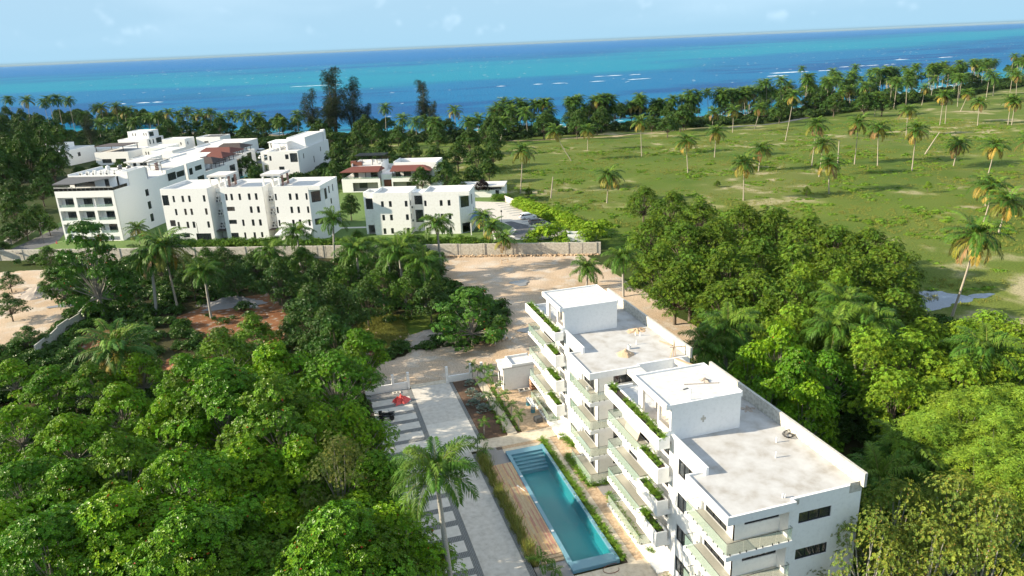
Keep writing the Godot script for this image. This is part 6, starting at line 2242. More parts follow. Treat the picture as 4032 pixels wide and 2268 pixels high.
func build_plants() -> void:
	make_trees()
	rng.seed = 2000
	for q in [["almond", -16.9, 0.00, -56.0, 1.43, 0, 1.02], ["almond", -21.7, 0.00, -55.6, 1.34, 0, 1.01], ["almond", -11.4, 0.00, -51.9, 1.25, 0, 1.04], ["almond", -28.4, 0.00, -71.0, 1.07, 0, 0.97], ["almond", -12.6, 0.00, -61.3, 1.25, 0, 1.12], ["almond", -19.9, 0.00, -70.3, 1.07, 0, 1.07], ["almond", -27.7, 0.00, -83.2, 0.98, 0, 0.95], ["almond", -34.9, 0.00, -90.2, 0.89, 0, 0.93], ["almond", -10.7, 0.00, -77.4, 1.34, 0, 1.09], ["almond", -16.1, 0.00, -77.5, 1.07, 0, 1.17], ["almond", -5.0, 0.00, -72.1, 1.25, 0, 1.12], ["almond", -5.6, 0.00, -87.7, 1.16, 0, 1.12], ["almond", 1.2, 0.00, -83.0, 1.07, 0, 1.12], ["almond", -12.4, 0.00, -98.4, 0.98, 0, 1.17], ["almond", -23.5, 0.00, -88.9, 0.89, 0, 1.11], ["almond", -0.4, 0.00, -48.5, 1.25, 0, 1.04], ["almond", 3.8, 0.00, -51.4, 0.98, 0, 1.11], ["almond", -5.4, 0.00, -52.0, 0.98, 0, 0.95], ["almond", -8.0, 0.00, -65.3, 1.07, 0, 1.12], ["almond", -3.0, 0.00, -64.7, 0.93, 0, 1.23], ["almond", 2.4, 0.00, -71.8, 0.86, 0, 1.22], ["almond", 3.5, 0.00, -61.8, 0.82, 0, 1.14], ["almond", -5.5, 0.00, -61.3, 0.89, 0, 0.88], ["almond", -9.3, 0.00, -60.8, 0.89, 0, 0.82], ["almond", -2.1, 0.00, -60.6, 0.82, 0, 0.89], ["almond", 1.4, 0.00, -58.3, 0.82, 0, 1.01], ["almond", -16.5, 0.00, -93.2, 0.89, 0, 1.11], ["almond", -23.8, 0.00, -102.6, 0.75, 0, 1.04], ["almond", -34.4, 0.00, -102.3, 0.79, 0, 0.93], ["almond", -41.0, 0.00, -108.9, 0.79, 0, 0.93], ["almond", -29.1, 0.00, -100.0, 0.75, 0, 1.04], ["almond", 4.3, 0.00, -49.5, 0.79, 0, 1.06], ["almond", -8.5, 0.00, -53.0, 0.89, 0, 0.99], ["almond", -28.0, 0.00, -65.0, 0.98, 0, 1.01], ["almond", -24.0, 0.00, -69.3, 0.98, 0, 1.01], ["almond", 5.2, 0.00, -94.8, 0.79, 0, 1.19], ["almond", -14.2, 0.00, -53.7, 0.98, 0, 1.06], ["almond", -26.1, 0.00, -58.0, 0.98, 0, 1.06], ["almond", -8.9, 0.00, -107.7, 0.79, 0, 1.13], ["almond", -1.2, 0.00, -71.4, 0.89, 0, 1.28], ["olive", 0.0, 0.00, -61.7, 0.96, 7, 1.33], ["tiered", -46.2, 0.00, -154.9, 0.67, 1, 1.35], ["tiered", 23.2, 0.00, -104.9, 1.29, 2, 0.87], ["shade", -5.5, 0.00, -134.8, 0.81, 12, 1.24], ["shade", -0.6, 0.00, -109.7, 1.02, 12, 1.21], ["shade", 3.7, 0.00, -112.2, 0.94, 12, 1.20], ["shade", -13.7, 0.00, -143.8, 0.81, 12, 0.96], ["shade", -21.9, 0.00, -147.5, 0.81, 12, 0.96], ["shade", -10.6, 0.00, -157.2, 0.73, 12, 0.92], ["shade", -17.3, 0.00, -163.7, 0.71, 12, 0.94], ["shade", 12.2, 0.00, -127.0, 0.81, 12, 1.10], ["shade", 21.2, 0.00, -136.9, 0.69, 12, 1.46], ["shade", 17.5, 0.00, -144.5, 0.73, 12, 1.07], ["shade", 6.3, 0.00, -132.2, 0.81, 12, 1.10], ["shade", 12.6, 0.00, -143.6, 0.73, 12, 1.07], ["shade", -55.3, 0.00, -181.3, 0.61, 12, 1.10], ["shade", 1.5, 0.00, -134.4, 0.81, 12, 1.10], ["shade", 18.9, 0.00, -117.0, 0.73, 12, 1.07], ["shade", 2.1, 0.00, -99.0, 0.86, 12, 1.18], ["shade", -29.8, 0.00, -162.8, 0.69, 12, 0.97], ["shade", -48.0, 0.00, -156.4, 0.65, 12, 1.21], ["shade", -53.5, 0.00, -148.5, 0.61, 12, 0.92], ["shade", -45.4, 0.00, -130.5, 0.61, 12, 0.73], ["shade", -59.9, 0.00, -169.6, 0.53, 12, 0.85], ["shade", -20.0, 0.00, -158.6, 0.73, 12, 1.07], ["shade", -1.0, 0.00, -147.0, 0.73, 12, 1.22], ["shade", 11.4, 0.00, -164.7, 0.61, 12, 1.10], ["shade", 16.1, 0.00, -120.3, 0.77, 12, 1.16], ["shade", 8.5, 0.00, -119.1, 0.81, 12, 1.10], ["shade", 1.3, 0.00, -104.2, 0.86, 12, 1.18], ["mango", 82.8, 0.00, -165.6, 0.95, 3, 0.96], ["mango", 82.8, 0.00, -151.3, 1.09, 3, 0.94], ["mango", 84.3, 0.00, -141.3, 1.09, 3, 0.94], ["mango", 67.6, 0.00, -131.4, 1.04, 3, 0.93], ["mango", 69.7, 0.00, -122.2, 1.13, 3, 0.99], ["mango", 75.0, 0.00, -119.6, 1.13, 3, 0.99], ["mango", 86.8, 0.00, -128.3, 1.13, 3, 0.99], ["mango", 92.4, 0.00, -125.5, 1.13, 3, 0.99], ["mango", 91.9, 0.00, -114.9, 1.13, 3, 0.99], ["mango", 94.2, 0.00, -108.8, 1.13, 3, 0.95], ["mango", 97.6, 0.00, -105.7, 1.04, 3, 0.98], ["mango", 96.7, 0.00, -98.9, 1.00, 3, 0.97], ["mango", 58.2, 0.00, -109.9, 1.09, 3, 0.94], ["mango", 59.6, 0.00, -101.6, 1.13, 3, 0.99], ["mango", 64.7, 0.00, -99.2, 1.18, 3, 1.04], ["mango", 73.1, 0.00, -102.9, 1.18, 3, 1.04], ["mango", 75.5, 0.00, -96.7, 1.18, 3, 1.04], ["mango", 78.0, 0.00, -92.1, 1.13, 3, 1.04], ["mango", 81.8, 0.00, -89.4, 1.13, 3, 0.99], ["mango", 85.8, 0.00, -87.0, 1.04, 3, 0.93], ["mango", 63.2, 0.00, -89.3, 1.13, 3, 0.99], ["mango", 81.3, 0.00, -81.3, 0.95, 3, 0.91], ["mango", 56.5, 0.00, -101.1, 1.00, 3, 0.92], ["mango", 65.1, 0.00, -83.5, 1.13, 3, 1.04], ["mango", 68.6, 0.00, -79.5, 1.09, 3, 1.03], ["mango", 72.8, 0.00, -78.1, 1.04, 3, 0.98], ["mango", 59.3, 0.00, -90.5, 1.04, 3, 0.93], ["fresh", 71.1, 0.00, -88.8, 0.92, 4, 1.36], ["fresh", 75.3, 0.00, -86.1, 0.92, 4, 1.30], ["fresh", 67.0, 0.00, -63.6, 1.00, 4, 1.15], ["fresh", 62.0, 0.00, -63.9, 1.04, 4, 1.20], ["fresh", 76.1, 0.00, -70.2, 0.88, 4, 1.07], ["fresh", 80.1, 0.00, -68.5, 0.92, 4, 1.02], ["fresh", 86.0, 0.00, -69.1, 0.92, 4, 1.02], ["fresh", 85.3, 0.00, -65.0, 0.92, 4, 1.02], ["fresh", 68.4, 0.00, -57.6, 0.92, 4, 1.13], ["fresh", 62.7, 0.00, -56.1, 0.88, 4, 1.07], ["fresh", 58.3, 0.00, -56.7, 0.92, 4, 1.19], ["fresh", 74.0, 0.00, -56.5, 0.96, 4, 1.09], ["fresh", 60.6, 0.00, -77.4, 0.88, 4, 1.30], ["fresh", 68.2, 0.00, -71.9, 0.84, 4, 1.12], ["almond", 52.4, 0.00, -68.6, 0.86, 14, 1.58], ["almond", 47.1, 0.00, -66.3, 0.79, 14, 1.59], ["almond", 49.7, 0.00, -61.9, 0.82, 14, 1.52], ["almond", 47.6, 0.00, -57.2, 0.79, 14, 1.46], ["almond", 45.8, 0.00, -61.3, 0.75, 14, 1.39], ["almond", 56.2, 0.00, -64.7, 0.75, 14, 1.39], ["feather", 60.3, 0.00, -49.6, 1.10, 5, 0.95], ["feather", 58.7, 0.00, -44.6, 1.10, 5, 0.95], ["feather", 55.6, 0.00, -47.8, 1.00, 5, 0.94], ["feather", 53.1, 0.00, -48.4, 0.95, 5, 0.89], ["feather", 54.5, 0.00, -42.4, 1.05, 5, 0.90], ["feather", 55.8, 0.00, -40.0, 1.05, 5, 0.90], ["feather", 64.8, 0.00, -47.9, 1.05, 5, 0.99], ["sparse", 40.8, 0.00, -37.7, 0.88, 6, 1.59], ["sparse", 45.4, 0.00, -37.1, 1.00, 6, 1.40], ["sparse", 46.6, 0.00, -34.6, 1.00, 6, 1.40], ["sparse", 36.8, 0.00, -35.6, 0.88, 6, 1.47], ["sparse", 40.1, 0.00, -33.6, 0.92, 6, 1.40], ["sparse", 42.8, 0.00, -31.7, 0.96, 6, 1.34], ["far", 16.0, 1.73, -284.6, 0.98, 8, 1.13], ["far", 21.2, 1.90, -262.7, 0.89, 8, 1.13], ["far", 32.8, 1.41, -288.9, 0.98, 8, 1.13], ["far", 44.3, -0.11, -294.3, 0.98, 8, 1.13], ["far", 48.9, 0.00, -268.3, 0.98, 8, 1.08], ["far", 58.5, -0.00, -271.2, 0.98, 8, 1.13], ["far", 63.8, 0.00, -261.6, 0.89, 8, 1.13], ["far", 62.7, 0.00, -241.4, 0.80, 8, 1.01], ["far", 11.7, 1.90, -244.5, 0.80, 8, 1.13], ["far", 43.6, 1.90, -221.0, 0.89, 8, 1.13], ["far", 53.1, 0.00, -224.6, 0.80, 8, 1.13], ["far", 73.0, -0.06, -273.8, 0.80, 8, 1.13], ["far", 28.7, -1.11, -344.3, 1.07, 8, 1.04], ["far", 50.2, -2.36, -368.6, 1.07, 8, 1.04], ["far", 64.7, -1.62, -341.2, 1.07, 8, 1.04], ["far", 74.8, -1.08, -319.9, 1.07, 8, 1.04], ["far", 18.9, -2.59, -391.0, 0.98, 8, 1.03], ["far", 5.2, -2.36, -395.5, 0.89, 8, 1.02], ["far", 37.0, 1.90, -226.0, 0.71, 8, 1.13], ["far", -26.5, 1.66, -304.9, 0.80, 8, 1.01], ["far", -16.9, 1.89, -286.2, 0.80, 8, 1.01], ["far", -23.6, -0.31, -357.9, 0.80, 8, 0.88], ["far", -13.2, 1.90, -255.1, 0.75, 8, 1.08], ["far", -5.8, 1.90, -243.4, 0.64, 8, 0.94], ["far", 12.5, 1.90, -196.1, 0.54, 8, 1.32], ["far", 45.7, 1.90, -214.5, 0.61, 8, 1.00], ["far", 42.0, -2.64, -380.6, 1.07, 8, 1.13], ["far", -6.9, -5.00, -523.7, 0.98, 8, 1.23], ["far", -16.8, -4.97, -508.9, 0.89, 8, 1.24], ["far", 83.3, -0.94, -311.1, 0.89, 8, 1.13], ["far", -158.7, -3.69, -564.3, 1.01, 9, 1.78], ["far", -175.2, -5.00, -738.4, 0.81, 9, 1.37], ["far", -194.7, -5.00, -755.8, 1.03, 9, 1.05], ["far", -168.7, -2.05, -526.0, 1.41, 9, 1.28], ["far", -151.9, -5.00, -658.6, 1.03, 9, 0.90], ["far", -180.1, -4.86, -625.9, 1.12, 9, 1.33], ["far", -115.3, -5.00, -637.3, 0.90, 9, 1.29], ["far", -176.4, -5.00, -751.0, 0.99, 9, 1.01], ["far", -181.8, -5.00, -699.8, 0.88, 9, 1.24], ["far", -124.8, -5.00, -675.1, 0.94, 9, 1.21], ["far", -107.8, -5.00, -641.5, 0.84, 9, 1.56], ["far", -195.1, -5.00, -747.9, 0.81, 9, 1.36], ["far", -136.9, -5.00, -647.7, 0.89, 9, 1.42], ["far", -136.2, -5.00, -661.7, 1.03, 9, 1.06], ["far", -98.2, -5.00, -637.2, 0.99, 9, 0.94], ["far", -141.2, -5.00, -653.1, 0.91, 9, 1.13], ["far", -145.6, -5.00, -689.8, 0.83, 9, 1.17], ["far", -114.5, 1.78, -336.1, 1.09, 9, 1.37], ["far", -83.6, 1.90, -301.2, 1.18, 9, 1.24], ["far", -151.3, -5.00, -641.5, 0.88, 9, 1.43], ["far", -107.4, -0.01, -403.8, 1.41, 9, 1.38], ["far", -192.0, -4.38, -609.5, 1.09, 9, 1.43], ["far", -185.2, -5.00, -747.4, 0.92, 9, 0.99], ["far", -90.7, 1.77, -326.5, 1.29, 9, 1.54], ["far", -168.7, -5.00, -695.7, 1.04, 9, 0.89], ["far", -119.6, -5.00, -633.2, 0.91, 9, 1.17], ["far", -125.8, 0.54, -380.7, 1.01, 9, 1.43], ["far", -183.1, -4.36, -602.9, 1.01, 9, 1.61], ["far", -227.3, -4.93, -662.5, 1.14, 9, 1.29], ["far", -103.2, 1.90, -296.0, 1.05, 9, 1.70], ["far", -135.6, -0.50, -455.4, 1.04, 9, 1.58], ["far", -113.0, -5.00, -650.0, 0.83, 9, 1.34], ["far", -156.6, -0.77, -479.5, 1.35, 9, 1.16], ["far", -207.2, -5.00, -666.6, 1.22, 9, 1.63], ["far", -131.7, 0.00, -410.6, 1.22, 9, 1.17], ["far", -91.4, -5.00, -622.0, 0.90, 9, 1.13], ["far", -99.7, 1.90, -311.5, 1.33, 9, 1.31], ["far", -135.7, -1.30, -482.8, 1.42, 9, 1.34], ["far", -105.6, -5.00, -608.0, 0.86, 9, 1.40], ["far", -185.1, -5.00, -768.5, 0.88, 9, 1.05], ["far", -91.6, 1.90, -304.2, 1.18, 9, 1.69], ["far", -94.0, -5.00, -601.7, 0.86, 9, 1.22], ["far", -175.7, -3.97, -584.4, 1.26, 9, 1.22], ["far", -103.6, -5.00, -634.7, 1.02, 9, 1.15], ["far", -107.5, 1.90, -321.6, 1.33, 9, 1.48], ["far", -131.6, -5.00, -678.4, 0.89, 9, 1.38], ["far", -122.6, -5.00, -666.9, 1.06, 9, 1.01], ["far", -142.7, -5.00, -717.1, 1.05, 9, 0.93], ["far", -110.6, -5.00, -603.1, 0.98, 9, 1.33], ["far", -109.3, 0.15, -388.7, 0.99, 9, 1.51], ["far", -90.4, -5.00, -609.7, 0.92, 9, 1.40], ["far", -115.0, -5.00, -681.5, 0.88, 9, 1.15], ["far", -113.7, 0.56, -375.0, 1.17, 9, 1.34], ["far", -97.2, 1.90, -295.6, 1.19, 9, 1.37], ["far", -153.6, -5.00, -672.4, 0.94, 9, 1.36], ["far", -177.8, -5.00, -747.0, 0.85, 9, 1.27], ["far", -115.9, 1.87, -329.7, 1.19, 9, 1.27], ["far", -135.4, -5.00, -679.4, 0.95, 9, 1.17], ["far", -123.8, -5.00, -660.2, 0.88, 9, 1.15], ["far", -121.6, -5.00, -639.7, 1.05, 9, 1.16], ["far", -180.4, -5.00, -703.1, 0.99, 9, 1.13], ["far", -174.4, -5.00, -684.6, 0.99, 9, 1.30], ["far", -111.1, -5.00, -662.4, 1.06, 9, 1.07], ["far", -120.3, -5.00, -686.8, 0.82, 9, 1.32], ["far", -189.8, -4.95, -640.5, 1.33, 9, 1.37], ["far", -100.9, -5.00, -614.3, 0.84, 9, 1.40], ["far", -107.8, -5.00, -648.1, 0.91, 9, 1.42], ["far", -168.8, -5.00, -679.5, 0.92, 9, 1.06], ["far", -177.5, -5.00, -735.0, 1.00, 9, 1.04], ["far", -135.3, 0.33, -391.9, 0.99, 9, 1.70], ["far", -94.0, 1.90, -297.3, 0.89, 8, 1.24], ["far", -77.8, 1.90, -263.1, 0.80, 8, 1.13], ["far", -94.5, 1.33, -344.5, 0.68, 8, 1.34], ["far", -75.5, 1.90, -229.1, 0.80, 8, 1.13], ["far", -66.7, 1.90, -217.2, 0.71, 8, 1.13], ["far", -71.3, 1.23, -209.6, 0.62, 8, 0.97], ["far", -68.1, 1.76, -211.9, 0.62, 8, 1.13], ["far", -82.8, 1.90, -254.4, 0.89, 8, 1.13], ["far", -76.1, 1.59, -328.4, 0.64, 8, 0.79], ["far", -68.8, 1.28, -335.4, 0.61, 8, 0.83], ["far", -80.0, 1.80, -320.6, 0.61, 8, 0.83], ["far", -85.6, 1.90, -292.4, 0.80, 8, 1.13], ["far", -95.1, 1.90, -288.7, 0.89, 8, 1.24], ["far", -98.5, 1.81, -327.3, 0.98, 8, 1.23], ["far", -67.1, 1.90, -305.4, 0.71, 8, 0.85], ["far", -71.2, 0.13, -202.9, 0.45, 8, 0.91], ["far", -64.0, 1.90, -215.6, 0.46, 8, 1.09], ["casuarina", 27.5, -4.99, -478.4, 2.86, 10, 0.81], ["casuarina", 37.1, -5.00, -476.5, 2.38, 10, 0.86], ["casuarina", 13.4, -5.00, -509.3, 1.79, 10, 0.91], ["casuarina", 83.3, -5.00, -475.8, 1.79, 10, 0.97], ["casuarina", 46.3, -5.00, -477.3, 1.31, 10, 0.83], ["casuarina", 22.5, -4.89, -469.1, 1.43, 10, 0.91], ["casuarina", 85.2, -5.00, -461.2, 1.07, 10, 1.01], ["casuarina", -106.0, -1.24, -461.6, 1.19, 10, 0.91], ["casuarina", -156.1, -2.91, -540.5, 1.19, 10, 0.82], ["tiered", -37.3, 0.00, -143.8, 1.46, 1, 1.43], ["far", -25.5, -4.17, -474.2, 0.85, 13, 1.26], ["far", 96.7, -2.77, -356.0, 0.87, 13, 1.50], ["far", -42.9, -4.84, -521.2, 0.94, 13, 1.28], ["far", -69.6, -3.24, -488.8, 1.17, 13, 1.08], ["far", -43.1, -4.51, -503.9, 1.07, 13, 1.19], ["far", 59.4, -5.00, -482.4, 1.12, 13, 0.75], ["far", -4.7, -4.85, -487.4, 1.09, 13, 1.17], ["far", 76.3, -4.82, -436.6, 0.85, 13, 1.46], ["far", 87.8, -4.75, -425.9, 1.06, 13, 0.93], ["far", 105.1, -4.97, -437.3, 1.05, 13, 0.83], ["far", -51.9, -5.00, -549.4, 0.84, 13, 1.06], ["far", -58.8, -4.73, -530.3, 1.15, 13, 0.84], ["far", -36.7, -4.73, -508.3, 0.97, 13, 0.93], ["far", -109.9, -4.89, -581.2, 1.14, 13, 0.72], ["far", 23.9, -4.99, -481.4, 1.22, 13, 0.86], ["far", -73.6, -2.80, -480.7, 1.03, 13, 0.99], ["far", 81.7, -4.70, -426.4, 1.12, 13, 0.95], ["far", 106.7, -4.18, -394.5, 1.12, 13, 1.09], ["far", 41.7, -4.90, -459.8, 0.84, 13, 1.16], ["far", -76.4, -4.57, -539.3, 0.93, 13, 1.27], ["far", -67.1, -4.50, -527.3, 1.19, 13, 1.03], ["far", 50.5, -4.99, -467.4, 0.95, 13, 0.98], ["far", 3.0, -5.00, -498.4, 0.93, 13, 1.11], ["far", 95.2, -3.18, -367.8, 0.93, 13, 1.17], ["far", 109.9, -4.78, -420.4, 0.82, 13, 1.20], ["far", -14.7, -4.60, -481.8, 0.91, 13, 1.17], ["far", 14.1, -5.00, -509.6, 0.86, 13, 1.09], ["far", -11.5, -5.00, -533.8, 0.95, 13, 0.86], ["far", -47.6, -3.91, -487.0, 1.14, 13, 0.94], ["far", 41.0, -3.57, -406.5, 0.99, 13, 1.27], ["far", -26.3, -3.81, -463.0, 1.13, 13, 0.78], ["far", 43.8, -4.94, -462.8, 1.20, 13, 1.02], ["far", 35.5, -3.69, -412.8, 0.88, 13, 1.38], ["far", 16.0, -4.35, -444.6, 1.17, 13, 1.05], ["far", 73.8, -3.72, -394.4, 1.11, 13, 1.13], ["far", 56.8, -5.00, -475.4, 0.88, 13, 0.94], ["far", -19.7, -4.83, -499.0, 1.06, 13, 1.16], ["far", 37.0, -4.20, -428.5, 1.03, 13, 1.12], ["far", -92.9, -1.94, -473.0, 1.04, 13, 1.14], ["far", 19.3, -4.86, -468.5, 1.14, 13, 0.74], ["far", 196.7, -5.00, -460.5, 1.20, 13, 0.81], ["far", 147.5, -3.67, -371.7, 1.08, 13, 1.30], ["far", 209.6, -4.84, -407.7, 1.22, 13, 1.00], ["far", 283.5, -4.96, -416.4, 0.90, 13, 0.95], ["far", 174.5, -4.74, -407.5, 1.12, 13, 0.89], ["far", 129.1, -5.00, -466.3, 1.17, 13, 0.83], ["far", 296.0, -4.71, -401.4, 1.09, 13, 0.90], ["far", 246.5, -5.00, -431.6, 1.28, 13, 0.69], ["far", 138.8, -2.97, -353.4, 0.83, 13, 1.66], ["far", 205.1, -3.64, -361.5, 1.05, 13, 1.32], ["far", 183.5, -4.92, -418.9, 0.93, 13, 1.48], ["far", 285.6, -5.00, -436.6, 1.31, 13, 0.86], ["far", 137.6, -4.27, -392.8, 1.28, 13, 0.87], ["far", 304.6, -4.80, -408.8, 1.07, 13, 1.26], ["far", 130.9, -5.00, -460.5, 1.05, 13, 1.05], ["far", 207.3, -5.00, -450.6, 0.99, 13, 1.03], ["far", 366.6, -4.85, -430.7, 1.26, 13, 1.01], ["far", 127.5, -3.58, -372.3, 1.29, 13, 0.96], ["far", 194.8, -5.00, -431.1, 1.34, 13, 0.78], ["far", 279.6, -5.00, -423.6, 0.96, 13, 1.11], ["far", 130.4, -4.99, -436.8, 0.97, 13, 1.36], ["far", 396.6, -4.63, -426.8, 1.09, 13, 0.89], ["far", 157.0, -4.66, -405.8, 1.28, 13, 1.08], ["far", 305.4, -3.76, -367.9, 1.31, 13, 1.04], ["far", 261.5, -4.98, -414.1, 1.20, 13, 0.70], ["far", 216.6, -4.42, -385.7, 0.97, 13, 1.24], ["far", 121.0, -4.53, -405.7, 1.07, 13, 0.83], ["far", 205.0, -4.97, -420.3, 1.33, 13, 0.95], ["far", 179.2, -4.86, -414.4, 1.11, 13, 0.89], ["far", 237.3, -5.00, -454.5, 0.93, 13, 0.98], ["far", 369.5, -4.38, -408.1, 1.29, 13, 0.73], ["far", 402.5, -4.18, -410.4, 0.92, 13, 0.97], ["far", 146.2, -5.00, -450.6, 0.95, 13, 0.91], ["far", 168.8, -4.37, -391.4, 1.21, 13, 1.11], ["far", 224.5, -4.98, -419.6, 1.02, 13, 1.11], ["far", 222.3, -5.00, -459.2, 1.32, 13, 0.74], ["far", 143.0, -4.75, -413.0, 1.27, 13, 0.94], ["far", 180.3, -5.00, -446.5, 1.03, 13, 0.93], ["far", 199.3, -3.45, -357.0, 1.27, 13, 1.04], ["far", 126.6, -5.00, -448.4, 1.29, 13, 0.96], ["far", 246.7, -5.00, -427.5, 1.02, 13, 0.79], ["far", 320.7, -2.86, -347.3, 1.32, 13, 1.00], ["far", 196.6, -5.00, -462.7, 1.09, 13, 0.83], ["far", 263.4, -3.89, -360.8, 1.16, 13, 1.08], ["far", 319.9, -4.62, -403.5, 0.84, 13, 1.36], ["far", 325.5, -4.59, -403.9, 1.16, 13, 1.18], ["far", 210.1, -5.00, -455.7, 1.15, 13, 0.83], ["far", 338.0, -5.00, -456.0, 1.09, 13, 0.78], ["far", 282.0, -5.00, -430.2, 1.13, 13, 0.83], ["far", 121.0, -4.99, -439.3, 1.32, 13, 0.82], ["far", 266.0, -4.40, -379.1, 0.94, 13, 1.16], ["far", 155.9, -3.59, -367.9, 0.98, 13, 1.26], ["far", 116.5, -4.67, -412.9, 1.04, 13, 1.17], ["far", 163.8, -4.04, -380.5, 0.94, 13, 1.46], ["far", 126.8, -4.99, -437.9, 1.17, 13, 0.90], ["far", 149.3, -3.97, -380.8, 1.08, 13, 1.16], ["far", 154.6, -4.26, -389.7, 1.25, 13, 0.80], ["far", 176.7, -4.98, -427.5, 0.97, 13, 1.30], ["far", 383.9, -4.23, -406.9, 0.94, 13, 0.98], ["far", 202.8, -4.12, -377.0, 0.90, 13, 1.54], ["far", 216.5, -4.94, -415.0, 0.89, 13, 1.56], ["far", 138.3, -5.00, -459.9, 1.29, 13, 0.81], ["far", 311.2, -3.09, -350.5, 1.30, 13, 1.08], ["far", 200.9, -4.96, -420.2, 1.21, 13, 1.14], ["far", 178.2, -2.40, -331.7, 1.07, 13, 0.94], ["far", 188.4, -3.79, -368.7, 0.89, 13, 0.91], ["far", 202.0, -3.53, -358.6, 0.89, 13, 1.02], ["far", 384.0, -5.00, -499.6, 1.07, 13, 0.94], ["far", 423.4, -5.00, -521.5, 1.07, 13, 0.94], ["far", 450.1, -5.00, -525.5, 1.07, 13, 0.94], ["far", 477.8, -5.00, -529.7, 1.07, 13, 0.94], ["far", 514.7, -5.00, -542.7, 1.07, 13, 0.85], ["far", 342.7, -5.00, -471.9, 1.07, 13, 0.85], ["far", 566.9, -5.00, -569.7, 1.07, 13, 0.85], ["far", 302.0, -5.00, -430.9, 0.94, 13, 1.03], ["far", 454.3, -5.00, -530.8, 0.90, 13, 0.90], ["far", 391.9, -4.98, -451.2, 1.15, 13, 0.75], ["far", 367.9, -5.00, -465.4, 1.10, 13, 1.04], ["far", 499.2, -5.00, -548.3, 0.94, 13, 1.07], ["far", 779.5, -5.00, -652.7, 1.12, 13, 0.85], ["far", 306.7, -5.00, -438.4, 1.08, 13, 1.05], ["far", 349.5, -5.00, -496.2, 1.13, 13, 0.74], ["far", 355.1, -4.94, -434.5, 0.92, 13, 1.27], ["far", 352.3, -4.85, -426.5, 0.90, 13, 1.18], ["far", 622.5, -5.00, -580.3, 0.80, 13, 1.14], ["far", 545.8, -4.91, -497.1, 1.14, 13, 0.93], ["far", 322.2, -5.00, -462.6, 1.15, 13, 0.87], ["far", 768.6, -5.00, -631.9, 0.96, 13, 0.95], ["far", 445.6, -4.99, -470.7, 1.09, 13, 0.81], ["far", 544.4, -4.95, -500.7, 1.02, 13, 1.10], ["far", 428.5, -5.00, -501.6, 1.08, 13, 0.88], ["far", 336.4, -5.00, -464.7, 0.89, 13, 1.25], ["far", 347.0, -5.00, -484.4, 0.92, 13, 1.12], ["far", 653.7, -4.72, -529.2, 0.90, 13, 1.34], ["far", 350.7, -5.00, -482.8, 1.06, 13, 0.95], ["far", 487.0, -5.00, -530.0, 1.03, 13, 0.95], ["far", 520.5, -4.98, -496.0, 1.04, 13, 1.11], ["far", 320.4, -4.98, -429.2, 1.01, 13, 0.92], ["far", 414.8, -5.00, -471.6, 0.89, 13, 1.00], ["far", 396.1, -5.00, -489.0, 1.01, 13, 1.15], ["far", 404.0, -5.00, -473.3, 0.98, 13, 1.23], ["far", 348.6, -4.95, -433.7, 1.16, 13, 0.93], ["far", 325.1, -5.00, -441.5, 1.10, 13, 1.03], ["far", 815.0, -5.00, -684.6, 0.85, 13, 1.10], ["far", 326.3, -4.83, -417.1, 1.14, 13, 0.92], ["far", 397.6, -4.97, -452.1, 0.90, 13, 1.10], ["far", 573.0, -4.97, -515.6, 1.02, 13, 0.84], ["far", 578.3, -5.00, -569.1, 0.85, 13, 1.12], ["far", 379.7, -5.00, -481.6, 1.04, 13, 1.01], ["far", 406.2, -5.00, -515.7, 1.05, 13, 0.90], ["far", 378.2, -5.00, -485.7, 1.09, 13, 0.82], ["far", 570.1, -5.00, -584.8, 0.94, 13, 0.90], ["far", 500.7, -5.00, -512.1, 0.86, 13, 0.98], ["far", 596.0, -5.00, -561.9, 0.91, 13, 1.01], ["far", 768.5, -5.00, -632.2, 0.93, 13, 1.11], ["far", 398.1, -4.86, -440.5, 0.93, 13, 1.30], ["far", 353.3, -5.00, -449.7, 0.81, 13, 1.11], ["far", 696.9, -5.00, -588.5, 0.95, 13, 1.20], ["far", 707.5, -5.00, -603.2, 0.81, 13, 1.08], ["far", 475.1, -5.00, -485.6, 0.84, 13, 1.41], ["purple", 52.4, 2.00, -210.0, 1.25, 11, 1.00], ["mango", 137.1, 0.00, -173.1, 0.26, 15, 1.29], ["fresh", 170.0, 0.00, -163.7, 0.24, 15, 1.52], ["mango", 67.2, 0.00, -211.9, 0.23, 15, 1.29], ["mango", 124.2, 0.00, -198.5, 0.23, 15, 0.94]]:
		var i := rng.randi_range(0, 41)
		var label: String = TREE_LABELS[q[5]][0]
		if q[0] == "almond":
			label = ["mid-green ", "yellow-green ", "deep green ", "dull green ", "lime green ", "fresh green ", "olive green "][i % 7] + label
		elif q[0] == "shade":
			label = ["deep green ", "mid-green ", "bluish dark green "][i % 3] + label
		place(q[0], i, Vector3(q[1], q[2], q[3]), q[4], label, TREE_LABELS[q[5]][1], q[6])
